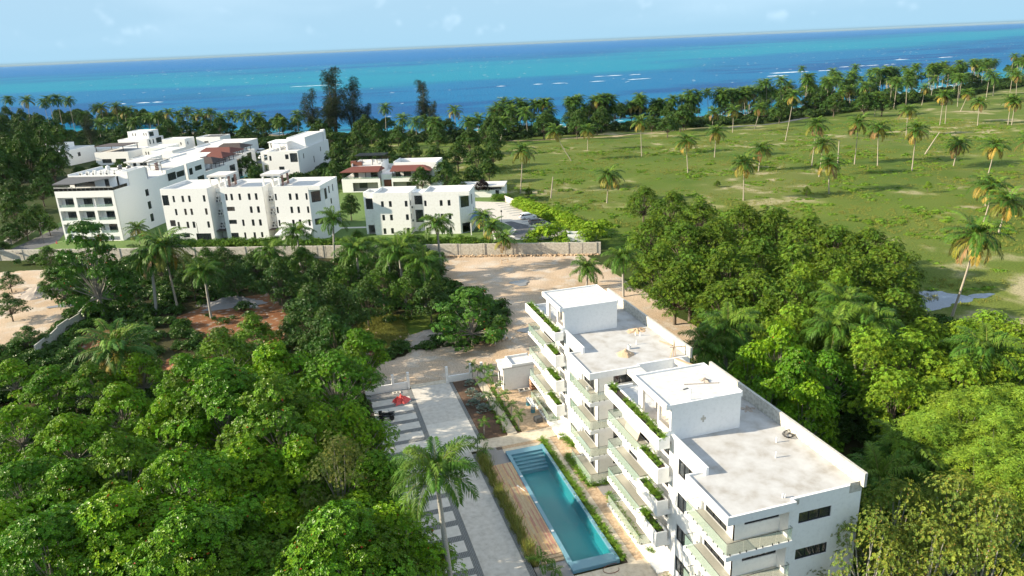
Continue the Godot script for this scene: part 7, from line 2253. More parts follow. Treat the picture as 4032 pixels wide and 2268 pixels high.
	for q in [["coconut", 66.7, 0.00, -219.2, 67.84, 13.23, -218.83, 1.05, 0], ["coconut", 105.3, -0.26, -274.0, 99.33, 11.65, -276.32, 1.05, 0], ["coconut", 124.0, -1.08, -303.2, 124.04, 7.82, -303.14, 1.05, 0], ["coconut", 85.0, 0.00, -193.6, 85.47, 8.04, -193.36, 1.05, 0], ["coconut", 134.8, -0.32, -272.1, 134.22, 13.28, -272.39, 1.05, 0], ["coconut", 130.1, 0.00, -226.8, 129.30, 10.99, -227.22, 1.05, 0], ["coconut", 155.7, -0.07, -251.8, 155.88, 9.59, -251.65, 1.05, 0], ["coconut", 120.7, 0.00, -179.0, 120.37, 10.65, -179.25, 1.05, 0], ["coconut", 152.1, 0.00, -217.8, 152.37, 7.47, -217.59, 1.05, 0], ["coconut", 208.4, -0.80, -280.3, 209.98, 18.77, -279.09, 1.05, 0], ["coconut", 172.7, 0.00, -216.7, 173.06, 14.23, -216.41, 1.05, 0], ["coconut", 161.8, 0.00, -199.0, 162.02, 10.58, -198.83, 1.05, 0], ["coconut", 147.3, 0.00, -176.3, 146.78, 8.80, -176.75, 1.05, 0], ["coconut", 187.5, 0.00, -213.0, 187.48, 14.25, -213.07, 1.05, 0], ["coconut", 191.4, 0.00, -206.4, 190.68, 12.78, -207.15, 1.05, 0], ["coconut", 192.5, 0.00, -192.6, 192.32, 13.31, -192.71, 1.05, 0], ["coconut", 210.7, 0.00, -193.8, 211.08, 7.48, -193.42, 1.05, 0], ["coconut", 202.5, 0.00, -173.5, 202.96, 9.72, -172.94, 1.05, 0], ["coconut", 169.9, 0.00, -144.6, 169.25, 5.77, -145.43, 1.05, 0], ["coconut", 318.6, -3.00, -350.2, 318.52, 8.40, -350.32, 1.05, 0], ["coconut", 255.8, -0.51, -261.5, 255.42, 10.88, -261.85, 1.05, 0], ["coconut", 300.6, -0.95, -287.6, 300.61, 13.14, -287.67, 1.05, 0], ["coconut", 305.8, -0.97, -289.5, 305.31, 12.26, -290.01, 1.05, 0], ["coconut", 364.2, -1.96, -335.8, 365.84, 8.22, -334.00, 1.05, 0], ["coconut", 310.3, -0.55, -275.4, 309.91, 9.86, -275.88, 1.05, 0], ["coconut", 320.4, -0.32, -268.3, 320.10, 11.09, -268.63, 1.05, 0], ["coconut", 319.2, -0.27, -265.4, 319.09, 10.39, -265.51, 1.05, 0], ["coconut", 392.0, -3.67, -391.2, 392.35, 7.28, -390.83, 1.05, 0], ["coconut", 371.3, -4.03, -396.0, 371.08, 12.75, -396.18, 1.05, 0], ["coconut", 333.3, -4.40, -398.1, 333.91, 6.36, -397.54, 1.05, 0], ["coconut", 220.9, 0.00, -173.6, 219.61, 10.13, -175.26, 1.05, 0], ["coconut", 215.0, -2.63, -331.8, 214.94, 8.65, -331.84, 1.05, 0], ["coconut", 236.7, -3.23, -344.8, 238.37, 7.46, -343.66, 1.05, 0], ["coconut", 214.4, -3.32, -350.7, 214.96, 6.30, -350.36, 1.05, 0], ["coconut", 150.2, 0.00, -123.6, 150.61, 7.15, -123.07, 1.10, 0], ["coconut", 155.0, 0.00, -131.9, 155.56, 8.63, -131.23, 1.00, 0], ["coconut", 99.2, 0.00, -87.3, 100.27, 13.63, -86.05, 1.15, 7], ["shore", 491.9, -4.72, -462.2, 489.94, 10.31, -462.68, 1.21, 1], ["shore", 591.9, -4.20, -481.6, 592.62, 10.75, -480.66, 1.11, 1], ["shore", 332.6, -4.61, -407.0, 332.03, 13.24, -407.88, 1.33, 1], ["shore", 365.6, -3.78, -386.4, 366.35, 11.95, -387.09, 1.29, 1], ["shore", 427.6, -5.00, -496.9, 428.39, 12.08, -497.52, 1.12, 1], ["shore", 433.7, -4.93, -456.8, 431.66, 9.38, -457.26, 1.27, 1], ["shore", 610.7, -4.56, -503.8, 611.28, 10.81, -504.74, 1.30, 1], ["shore", 379.5, -5.00, -467.7, 379.49, 10.30, -468.13, 1.18, 1], ["shore", 475.2, -4.72, -455.4, 474.51, 11.23, -455.54, 1.06, 1], ["shore", 465.4, -4.41, -437.7, 465.97, 9.00, -437.15, 1.19, 1], ["shore", 409.0, -5.00, -486.7, 406.99, 7.64, -486.83, 1.08, 1], ["shore", 440.6, -4.87, -453.8, 440.69, 7.38, -454.68, 1.27, 1], ["shore", 475.0, -3.56, -413.0, 474.48, 8.77, -413.28, 1.34, 1], ["shore", 345.5, -4.80, -420.6, 345.90, 13.18, -419.97, 1.11, 1], ["shore", 493.9, -2.44, -390.2, 495.10, 15.30, -390.86, 1.29, 1], ["shore", 606.0, -4.32, -492.1, 606.50, 9.78, -492.75, 1.32, 1], ["shore", 367.8, -4.53, -413.9, 367.35, 8.33, -413.02, 1.11, 1], ["shore", 416.1, -5.00, -472.3, 413.73, 8.91, -472.91, 1.10, 1], ["shore", 451.2, -2.01, -363.4, 449.37, 15.36, -362.80, 1.08, 1], ["shore", 426.2, -4.21, -418.7, 427.21, 9.95, -418.64, 1.22, 1], ["shore", 589.4, -4.43, -489.3, 589.44, 13.53, -489.54, 1.29, 1], ["shore", 340.7, -3.97, -385.1, 339.69, 11.49, -384.60, 1.18, 1], ["shore", 366.8, -4.92, -436.5, 367.61, 7.37, -437.01, 1.24, 1], ["shore", 474.0, -2.13, -373.7, 472.70, 13.85, -374.67, 1.06, 1], ["shore", 381.7, -5.00, -461.8, 381.25, 9.59, -461.03, 1.09, 1], ["shore", 387.3, -4.97, -448.1, 384.81, 7.17, -448.34, 1.08, 1], ["shore", 484.9, -5.00, -523.6, 484.74, 10.50, -524.19, 1.24, 1], ["shore", 524.6, -5.00, -532.5, 523.06, 12.62, -533.21, 1.08, 1], ["shore", 392.8, -2.72, -364.7, 391.91, 13.98, -365.21, 1.05, 1], ["shore", 452.3, -4.01, -419.6, 452.38, 10.09, -419.73, 1.33, 1], ["shore", 533.9, -4.64, -475.4, 531.56, 12.79, -475.30, 1.17, 1], ["shore", 503.5, -5.00, -581.3, 501.06, 11.67, -581.18, 1.33, 1], ["shore", 454.8, -5.00, -553.9, 454.28, 10.65, -553.57, 1.29, 1], ["shore", 437.8, -5.00, -523.1, 435.54, 8.80, -522.28, 1.28, 1], ["shore", 597.5, -5.00, -537.8, 597.95, 12.07, -537.85, 1.27, 1], ["shore", 499.7, -5.00, -512.9, 498.16, 7.63, -513.84, 1.15, 1], ["shore", 433.9, -2.90, -381.9, 434.25, 14.17, -382.36, 1.22, 1], ["shore", 389.1, -4.02, -401.2, 387.70, 11.12, -400.96, 1.34, 1], ["shore", 351.7, -4.52, -408.6, 350.21, 7.57, -409.14, 1.27, 1], ["shore", 439.0, -1.73, -352.0, 440.02, 12.23, -352.32, 1.12, 1], ["shore", 459.0, -2.36, -374.9, 459.21, 13.80, -373.92, 1.19, 1], ["shore", 440.4, -2.42, -371.1, 439.64, 14.72, -370.69, 1.22, 1], ["shore", 479.6, -5.00, -532.0, 477.37, 10.74, -531.19, 1.09, 1], ["shore", 454.9, -5.00, -593.5, 453.81, 12.57, -594.26, 1.06, 1], ["shore", 354.9, -5.00, -457.5, 355.18, 10.80, -456.98, 1.07, 1], ["shore", 489.8, -4.82, -467.7, 490.54, 12.08, -466.93, 1.07, 1], ["shore", 403.8, -1.51, -335.2, 401.75, 16.16, -335.75, 1.08, 1], ["shore", 333.7, -4.97, -431.6, 333.69, 11.91, -430.94, 1.24, 1], ["shore", 501.9, -5.00, -563.5, 502.44, 7.59, -564.08, 1.15, 1], ["shore", 545.2, -5.00, -568.9, 543.82, 8.54, -568.51, 1.16, 1], ["shore", 222.6, -4.89, -409.8, 223.11, 9.13, -409.55, 1.06, 1], ["shore", 255.1, -4.90, -405.1, 253.97, 10.74, -404.69, 1.21, 1], ["shore", 187.1, -4.90, -416.3, 187.55, 6.64, -416.95, 1.05, 1], ["shore", 181.8, -4.89, -416.3, 179.64, 11.98, -416.27, 1.20, 1], ["shore", 486.3, -4.91, -472.8, 485.24, 12.55, -472.13, 1.13, 1], ["shore", 655.0, -4.94, -546.1, 655.04, 10.56, -546.11, 1.08, 1], ["shore", 374.0, -4.92, -438.0, 374.01, 14.60, -437.40, 1.24, 1], ["shore", 234.4, -4.89, -407.4, 235.06, 8.48, -408.20, 1.32, 1], ["shore", 122.8, -4.89, -425.9, 123.47, 7.69, -425.93, 1.16, 1], ["shore", 583.6, -4.95, -517.2, 583.14, 12.28, -516.73, 1.28, 1], ["shore", 379.0, -4.91, -438.5, 377.25, 11.38, -437.80, 1.25, 1], ["shore", 442.4, -4.90, -457.3, 442.72, 12.17, -457.13, 1.09, 1], ["shore", 280.5, -4.95, -414.4, 278.92, 7.48, -414.75, 1.26, 1], ["shore", 534.2, -4.92, -493.7, 532.75, 10.17, -494.09, 1.21, 1], ["shore", 167.9, -4.89, -418.4, 168.80, 7.25, -417.93, 1.08, 1], ["shore", 676.8, -4.93, -554.0, 677.79, 11.76, -553.37, 1.27, 1], ["shore", 265.2, -4.92, -407.5, 263.35, 9.90, -408.14, 1.17, 1], ["shore", 126.0, -4.91, -426.4, 125.99, 10.84, -426.45, 1.24, 1], ["shore", 278.5, -4.92, -410.6, 277.61, 9.70, -410.15, 1.32, 1], ["shore", 264.2, -4.94, -409.0, 263.39, 10.55, -409.58, 1.27, 1], ["shore", 571.7, -4.91, -508.6, 572.23, 13.99, -508.24, 1.24, 1], ["shore", 276.1, -4.94, -412.6, 274.20, 9.83, -412.80, 1.28, 1], ["shore", 424.7, -4.92, -453.8, 423.89, 10.83, -453.93, 1.24, 1], ["shore", 256.1, -4.94, -409.1, 254.53, 11.64, -408.77, 1.28, 1], ["shore", 247.5, -4.92, -408.1, 245.46, 11.93, -408.05, 1.10, 1], ["shore", 472.6, -4.91, -467.0, 470.70, 12.73, -466.90, 1.21, 1], ["shore", 427.0, -4.92, -454.1, 427.48, 13.56, -454.04, 1.17, 1], ["shore", 647.9, -4.89, -537.8, 646.99, 13.90, -537.31, 1.09, 1], ["shore", 721.0, -4.94, -577.6, 719.66, 9.45, -577.77, 1.05, 1], ["shore", 257.9, -4.92, -406.1, 256.83, 10.27, -406.60, 1.12, 1], ["shore", 447.6, -4.95, -463.0, 446.08, 12.74, -462.35, 1.17, 1], ["shore", 186.4, -4.92, -418.4, 186.82, 10.74, -418.18, 1.19, 1], ["shore", 329.0, -4.90, -423.5, 327.88, 15.84, -423.18, 1.30, 1], ["shore", 508.1, -4.93, -483.7, 507.67, 11.13, -484.47, 1.30, 1], ["shore", 236.0, -4.93, -410.7, 234.97, 7.68, -411.18, 1.18, 1], ["shore", 177.6, -4.93, -420.1, 176.32, 10.40, -420.64, 1.14, 1], ["shore", 287.5, -4.93, -414.1, 287.37, 13.53, -414.37, 1.33, 1], ["shore", 550.9, -4.95, -503.5, 551.61, 14.85, -502.97, 1.09, 1], ["shore", 525.9, -4.94, -492.6, 523.77, 9.16, -491.73, 1.25, 1], ["shore", 198.2, -4.89, -413.8, 196.79, 6.96, -413.22, 1.15, 1], ["shore", 165.5, -4.90, -419.9, 163.88, 10.85, -419.16, 1.23, 1], ["shore", 475.3, -4.93, -470.1, 475.62, 15.33, -469.38, 1.11, 1], ["shore", 413.5, -4.94, -452.5, 412.68, 14.25, -451.76, 1.22, 1], ["shore", 202.5, -4.88, -411.7, 201.93, 6.96, -412.54, 1.19, 1], ["shore", 162.9, -4.91, -420.8, 162.44, 9.08, -420.03, 1.05, 1], ["shore", 531.2, -4.92, -492.5, 531.15, 13.02, -491.86, 1.16, 1], ["shore", 256.4, -4.88, -403.5, 256.19, 6.57, -403.25, 1.06, 1], ["shore", 358.0, -4.92, -433.5, 356.86, 15.60, -432.57, 1.20, 1], ["shore", 291.8, -4.95, -417.3, 291.88, 9.29, -417.07, 1.15, 1], ["shore", 558.9, -4.95, -506.9, 558.35, 12.37, -506.40, 1.11, 1], ["shore", 264.2, -4.91, -405.9, 264.68, 9.42, -406.29, 1.30, 1], ["shore", 252.8, -4.92, -407.2, 252.23, 7.71, -406.28, 1.25, 1], ["shore", 488.2, -4.95, -477.2, 486.97, 11.27, -477.07, 1.24, 1], ["shore", 478.3, -4.93, -471.5, 478.94, 14.13, -471.42, 1.06, 1], ["shore", 216.9, -4.92, -413.5, 217.64, 7.22, -413.33, 1.25, 1], ["shore", 483.2, -4.93, -473.9, 483.00, 13.35, -473.60, 1.26, 1], ["shore", 349.3, -4.91, -430.2, 349.23, 10.58, -430.28, 1.28, 1], ["shore", 147.8, -4.89, -421.3, 148.10, 6.34, -420.45, 1.25, 1], ["shore", 238.7, -4.88, -406.0, 238.25, 10.84, -406.47, 1.14, 1], ["shore", 259.2, -4.92, -406.3, 259.09, 8.66, -405.40, 1.07, 1], ["shore", 332.3, -4.91, -424.7, 332.69, 9.93, -424.58, 1.33, 1], ["shore", 268.9, -4.90, -406.2, 268.59, 8.42, -405.34, 1.34, 1], ["shore", 287.0, -4.95, -415.9, 286.85, 9.77, -416.43, 1.10, 1], ["shore", 119.5, -4.89, -426.0, 117.67, 10.22, -425.05, 1.08, 1], ["shore", 564.6, -4.94, -507.9, 564.68, 9.19, -508.38, 1.27, 1], ["shore", 176.8, -4.89, -417.0, 176.93, 10.75, -416.30, 1.27, 1], ["shore", 143.0, -4.92, -424.7, 142.27, 10.34, -423.83, 1.13, 1], ["shore", 681.7, -4.94, -556.9, 679.52, 9.14, -556.57, 1.30, 1], ["shore", 141.8, -4.93, -425.8, 140.09, 10.45, -425.11, 1.20, 1], ["shore", 135.7, -4.94, -428.6, 134.87, 9.51, -428.27, 1.09, 1], ["shore", 488.1, -4.92, -474.3, 487.96, 13.60, -474.44, 1.17, 1], ["shore", 475.7, -4.90, -467.9, 475.35, 14.59, -468.27, 1.07, 1], ["shore", 697.7, -4.94, -564.6, 696.55, 14.85, -564.38, 1.34, 1], ["shore", 520.8, -4.92, -487.8, 520.01, 11.24, -487.03, 1.16, 1], ["shore", 406.5, -4.93, -449.1, 406.86, 15.34, -449.49, 1.05, 1], ["shore", 202.4, -4.89, -412.4, 202.80, 9.63, -411.65, 1.06, 1], ["shore", 518.8, -4.89, -484.9, 518.48, 15.18, -485.32, 1.31, 1], ["shore", 495.3, -4.91, -476.2, 494.25, 15.49, -477.02, 1.22, 1], ["shore", 493.9, -4.95, -479.9, 494.63, 14.30, -480.43, 1.23, 1], ["shore", 402.5, -4.94, -448.4, 401.08, 10.51, -447.94, 1.29, 1], ["shore", 279.5, -4.95, -414.2, 279.75, 10.89, -414.75, 1.22, 1], ["shore", 592.4, -4.92, -517.9, 591.69, 12.73, -517.73, 1.11, 1], ["shore", 180.6, -4.94, -421.6, 179.55, 10.26, -421.46, 1.17, 1], ["shore", 308.0, -4.94, -421.0, 308.95, 9.37, -421.26, 1.08, 1], ["shore", 369.4, -4.89, -434.6, 369.12, 10.20, -434.92, 1.21, 1], ["shore", 122.6, -4.94, -430.7, 123.16, 12.00, -430.74, 1.22, 1], ["shore", 203.2, -4.92, -415.3, 204.07, 8.64, -414.73, 1.30, 1], ["shore", 671.4, -4.90, -548.9, 669.88, 9.36, -549.49, 1.08, 1], ["shore", 132.8, -4.94, -429.3, 132.05, 11.28, -428.37, 1.32, 1], ["shore", 136.6, -4.93, -426.6, 134.75, 8.46, -425.72, 1.13, 1], ["shore", 332.5, -4.93, -426.7, 332.42, 15.77, -426.90, 1.18, 1], ["shore", 169.1, -4.94, -422.5, 167.61, 12.01, -423.41, 1.13, 1], ["shore", 233.0, -4.88, -407.3, 233.46, 11.54, -408.18, 1.29, 1], ["shore", 419.9, -4.90, -450.5, 417.89, 16.00, -451.21, 1.28, 1], ["shore", 645.3, -4.93, -540.4, 645.02, 11.16, -539.90, 1.08, 1], ["shore", 224.0, -4.90, -410.2, 223.34, 6.84, -410.91, 1.12, 1], ["shore", 162.8, -4.92, -421.7, 162.90, 6.16, -422.27, 1.06, 1], ["shore", 635.6, -4.95, -538.7, 636.21, 15.59, -537.91, 1.09, 1], ["shore", 269.9, -4.91, -407.3, 270.41, 11.66, -407.05, 1.19, 1], ["shore", 231.3, -4.94, -412.5, 231.06, 8.93, -413.19, 1.12, 1], ["shore", 133.6, -4.91, -425.6, 131.88, 9.41, -424.83, 1.13, 1], ["shore", 253.8, -4.88, -403.8, 254.32, 7.74, -404.17, 1.10, 1], ["shore", 290.9, -4.90, -412.4, 289.11, 15.42, -411.41, 1.07, 1], ["shore", 596.2, -4.95, -522.4, 595.54, 10.53, -522.80, 1.13, 1], ["shore", 181.6, -4.89, -416.1, 182.60, 12.06, -415.27, 1.08, 1], ["shore", 213.1, -4.92, -414.2, 213.22, 6.42, -414.60, 1.34, 1], ["shore", 119.6, -4.89, -425.8, 117.86, 8.16, -426.83, 1.30, 1], ["shore", 310.6, -4.92, -419.2, 311.34, 12.13, -419.80, 1.22, 1], ["shore", 160.9, -4.91, -421.5, 160.99, 10.71, -422.09, 1.07, 1], ["shore", 144.6, -4.93, -426.0, 143.23, 9.04, -426.62, 1.23, 1], ["shore", 421.2, -4.92, -453.0, 419.69, 13.16, -453.82, 1.27, 1], ["shore", 253.8, -4.91, -406.1, 254.19, 6.42, -406.39, 1.30, 1], ["shore", 561.4, -4.95, -507.7, 562.13, 9.16, -507.78, 1.31, 1], ["shore", 204.8, -4.92, -414.8, 203.73, 11.07, -415.50, 1.16, 1], ["shore", 347.3, -4.90, -428.5, 346.54, 12.74, -428.48, 1.09, 1], ["shore", 425.9, -4.92, -454.4, 424.76, 15.13, -453.94, 1.16, 1], ["shore", 447.8, -4.89, -457.9, 448.64, 15.22, -457.90, 1.20, 1], ["shore", 314.9, -4.94, -422.8, 315.79, 9.21, -423.35, 1.10, 1], ["shore", 149.0, -4.91, -423.3, 146.90, 10.99, -424.13, 1.26, 1], ["shore", 180.6, -4.92, -419.2, 180.20, 9.67, -419.12, 1.26, 1], ["shore", 148.6, -4.90, -422.1, 146.57, 10.41, -422.81, 1.20, 1], ["shore", 297.7, -4.92, -416.4, 296.85, 9.93, -417.08, 1.23, 1], ["shore", 552.6, -4.92, -501.5, 552.81, 13.09, -502.17, 1.30, 1], ["shore", 637.6, -4.90, -534.8, 638.10, 12.04, -534.79, 1.17, 1], ["shore", 639.0, -4.89, -534.0, 637.56, 11.48, -534.29, 1.18, 1], ["shore", 713.5, -4.94, -573.4, 713.94, 15.45, -572.68, 1.07, 1], ["shore", 303.4, -4.89, -414.6, 301.99, 15.65, -414.75, 1.24, 1], ["shore", 240.4, -4.95, -412.0, 239.62, 6.47, -411.97, 1.06, 1], ["shore", 161.7, -4.92, -422.2, 162.46, 10.74, -421.91, 1.29, 1], ["shore", 579.0, -4.93, -512.8, 578.84, 9.31, -513.30, 1.25, 1], ["shore", -208.0, -5.00, -680.5, -208.08, 19.40, -680.55, 1.29, 8], ["shore", -176.6, -4.60, -606.9, -174.36, 20.80, -606.91, 1.31, 8], ["shore", -161.4, -4.81, -609.8, -161.54, 20.59, -609.81, 1.28, 8], ["shore", -157.0, -4.87, -610.7, -156.52, 20.53, -610.73, 1.39, 8], ["shore", -146.7, -4.80, -599.0, -146.67, 19.60, -599.05, 1.23, 8], ["shore", -132.0, -4.93, -598.5, -130.76, 12.97, -598.47, 1.18, 8], ["shore", -126.7, -4.91, -593.7, -125.65, 13.69, -593.69, 1.39, 8], ["shore", -114.8, -4.86, -582.0, -114.02, 14.44, -582.01, 1.22, 8], ["shore", -110.1, -4.91, -582.7, -109.48, 11.29, -582.69, 1.28, 8], ["shore", -105.0, -4.89, -578.9, -105.52, 11.31, -578.90, 1.18, 8], ["shore", -168.4, -4.92, -623.5, -168.92, 18.08, -623.46, 1.22, 8], ["shore", -77.4, -4.81, -552.3, -76.96, 9.99, -552.28, 1.22, 8], ["shore", -70.7, -4.83, -547.8, -70.84, 8.57, -547.78, 1.17, 8], ["shore", -65.7, -4.91, -548.2, -64.79, 10.19, -548.22, 1.36, 8], ["shore", -57.0, -4.85, -534.7, -55.86, 9.25, -534.68, 1.29, 8], ["shore", -50.1, -4.85, -528.0, -48.79, 9.95, -528.01, 1.20, 8], ["shore", -43.8, -4.82, -519.5, -42.30, 6.88, -519.51, 1.27, 8], ["shore", -36.2, -4.89, -517.9, -35.24, 8.51, -517.86, 1.30, 8], ["shore", -29.6, -4.85, -507.9, -28.96, 7.55, -507.91, 1.23, 8], ["shore", -23.9, -4.83, -502.5, -24.07, 9.57, -502.49, 1.21, 8], ["shore", 4.2, -4.84, -478.3, 5.04, 8.86, -478.31, 1.25, 1], ["shore", 53.6, -4.77, -444.4, 54.62, 12.33, -444.38, 1.15, 1], ["shore", 62.0, -4.57, -430.2, 62.27, 6.43, -430.18, 1.37, 1], ["shore", 93.8, -4.91, -434.3, 93.66, 8.79, -434.26, 1.29, 1], ["shore", 97.3, -4.14, -395.1, 98.06, 6.86, -395.09, 1.22, 1], ["shore", 109.7, -4.73, -416.6, 112.15, 8.27, -416.58, 1.22, 1], ["shore", 119.3, -4.60, -408.9, 121.04, 9.40, -408.88, 1.19, 1], ["shore", 124.4, -4.13, -390.2, 123.65, 8.87, -390.19, 1.37, 1], ["shore", -93.2, -4.91, -571.7, -92.65, 6.79, -571.70, 1.17, 8], ["shore", -86.0, -4.83, -560.7, -85.60, 7.87, -560.66, 1.26, 8], ["shore", -62.1, -4.85, -538.9, -60.55, 6.55, -538.88, 1.18, 8], ["shore", -52.9, -4.87, -533.3, -53.09, 5.83, -533.33, 1.39, 8], ["shore", -19.6, -4.85, -498.7, -18.03, 7.55, -498.72, 1.19, 8], ["shore", 72.6, -3.49, -388.1, 72.82, 7.51, -388.10, 1.24, 1], ["shore", 89.6, -3.86, -389.8, 90.98, 6.14, -389.78, 1.30, 1], ["shore", 103.9, -3.51, -373.6, 105.85, 6.49, -373.57, 1.36, 1], ["shore", 66.3, -4.19, -413.0, 67.07, 5.81, -412.98, 1.33, 1], ["shore", -7.4, -4.66, -477.2, -5.78, 5.34, -477.21, 1.34, 1], ["shore", -106.0, -3.27, -516.8, -105.34, 8.73, -516.82, 1.35, 8], ["shore", -108.8, -2.34, -493.1, -107.31, 9.66, -493.11, 1.38, 8], ["shore", -93.8, -3.86, -527.0, -94.39, 7.14, -527.02, 1.37, 8], ["shore", -140.3, -4.93, -605.8, -141.32, 8.07, -605.76, 1.34, 8], ["royal", 8.1, 0.00, -49.5, 7.46, 12.36, -49.60, 0.97, 2], ["royal", -28.2, 0.00, -142.2, -27.43, 9.29, -142.33, 1.15, 3], ["royal", -18.1, 0.00, -135.6, -17.99, 7.36, -135.65, 0.95, 3], ["royal", -1.6, 0.00, -154.1, -1.51, 8.40, -154.14, 1.00, 3], ["royal", 5.5, 0.00, -163.7, 6.35, 8.41, -163.70, 1.00, 3], ["royal", 8.3, 0.00, -133.6, 8.75, 8.70, -133.61, 1.05, 3], ["royal", 16.1, 0.00, -126.8, 15.67, 9.27, -126.84, 1.10, 3], ["royal", 19.1, 0.00, -123.3, 19.19, 7.61, -123.24, 1.10, 3], ["royal", 26.4, 0.00, -144.6, 26.05, 9.18, -144.70, 1.05, 3], ["royal", 15.3, 0.00, -140.9, 15.15, 6.41, -140.92, 0.90, 3], ["royal", 19.5, 0.00, -144.7, 19.70, 6.56, -144.69, 0.90, 3], ["royal", -7.2, 0.00, -145.4, -6.93, 7.11, -145.39, 0.90, 3], ["coconut", -24.3, 0.00, -141.6, -24.62, 12.52, -141.57, 1.25, 10], ["coconut", -27.9, 0.00, -105.7, -27.05, 7.07, -105.95, 1.35, 4], ["royal", 50.6, 0.00, -124.9, 50.81, 2.36, -124.79, 0.90, 5], ["royal", 54.8, 0.00, -117.2, 54.67, 5.92, -117.29, 1.00, 5], ["royal", 50.4, 0.00, -76.6, 50.40, 7.70, -76.56, 1.20, 6], ["royal", 47.2, 0.00, -75.9, 47.24, 5.70, -75.92, 1.10, 6], ["royal", 67.5, 0.00, -76.0, 67.46, 8.70, -76.02, 1.10, 6], ["royal", 67.1, 0.00, -70.5, 67.09, 8.20, -70.47, 1.10, 6], ["royal", 73.1, 0.00, -59.1, 73.12, 7.70, -59.15, 1.15, 6], ["royal", 52.6, 0.00, -48.4, 52.64, 4.70, -48.38, 1.10, 6], ["royal", 52.4, 0.00, -46.3, 52.42, 4.70, -46.26, 1.00, 6], ["royal", 65.2, 0.00, -70.2, 65.23, 6.70, -70.18, 1.00, 6], ["royal", 62.6, 0.00, -71.5, 62.61, 7.70, -71.48, 1.10, 6], ["royal", 48.2, 0.00, -47.4, 48.20, 3.70, -47.37, 1.10, 6], ["coconut", 40.9, 0.26, -157.6, 40.90, 5.76, -157.57, 0.75, 9], ["coconut", 42.4, 0.00, -152.5, 42.44, 4.00, -152.47, 0.70, 9], ["coconut", -38.9, 0.85, -194.2, -38.88, 5.85, -194.17, 0.70, 9], ["coconut", 40.8, 1.53, -165.0, 40.82, 6.53, -164.99, 0.70, 9]]:
		palm("royal_palm" if q[0] == "royal" else "coconut_palm", q[0], rng.randi_range(0, 9), Vector3(q[1], q[2], q[3]), Vector3(q[4], q[5], q[6]), q[7], PALM_LABELS[q[8]][0], PALM_LABELS[q[8]][1])
	for q in [[73.09, 0.00, -208.41, 73.83, 6.39, -208.15], [224.01, 0.00, -219.12, 226.64, 7.98, -216.43], [182.87, 0.00, -215.85, 182.65, 8.41, -216.04]]:
		var b := MB.new()
		var f := Vector3(q[0], q[1], q[2])
		var e := Vector3(q[3], q[4], q[5]) - f
		b.tube([Vector3(0, -0.3, 0), e * 0.5, e], [0.24, 0.19, 0.14], 8)
		solo("dead_palm_trunk", b, M["palm_trunk"], "bare headless palm trunk standing in the grass field", "palm trunk", f, 0.0, "headless palm trunks in the field")
	scatter()
	garden()


func multi(called: String, mesh: Mesh, m: Material, xf: Array, label: String, category: String) -> void:
	var mm := MultiMesh.new()
	mm.transform_format = MultiMesh.TRANSFORM_3D
	mm.mesh = mesh
	mm.instance_count = xf.size()
	for i in xf.size():
		mm.set_instance_transform(i, xf[i])
	var o := MultiMeshInstance3D.new()
	o.name = numbered(called)
	o.multimesh = mm
	o.material_override = m
	add_child(o)
	o.set_meta("kind", "stuff")
	tag(o, label, category)


func xform(x: float, y: float, z: float, s: float) -> Transform3D:
	return Transform3D(Basis(Vector3.UP, rng.randf_range(0, TAU)).scaled(Vector3(s, s * rng.randf_range(0.7, 1.2), s)), Vector3(x, y, z))


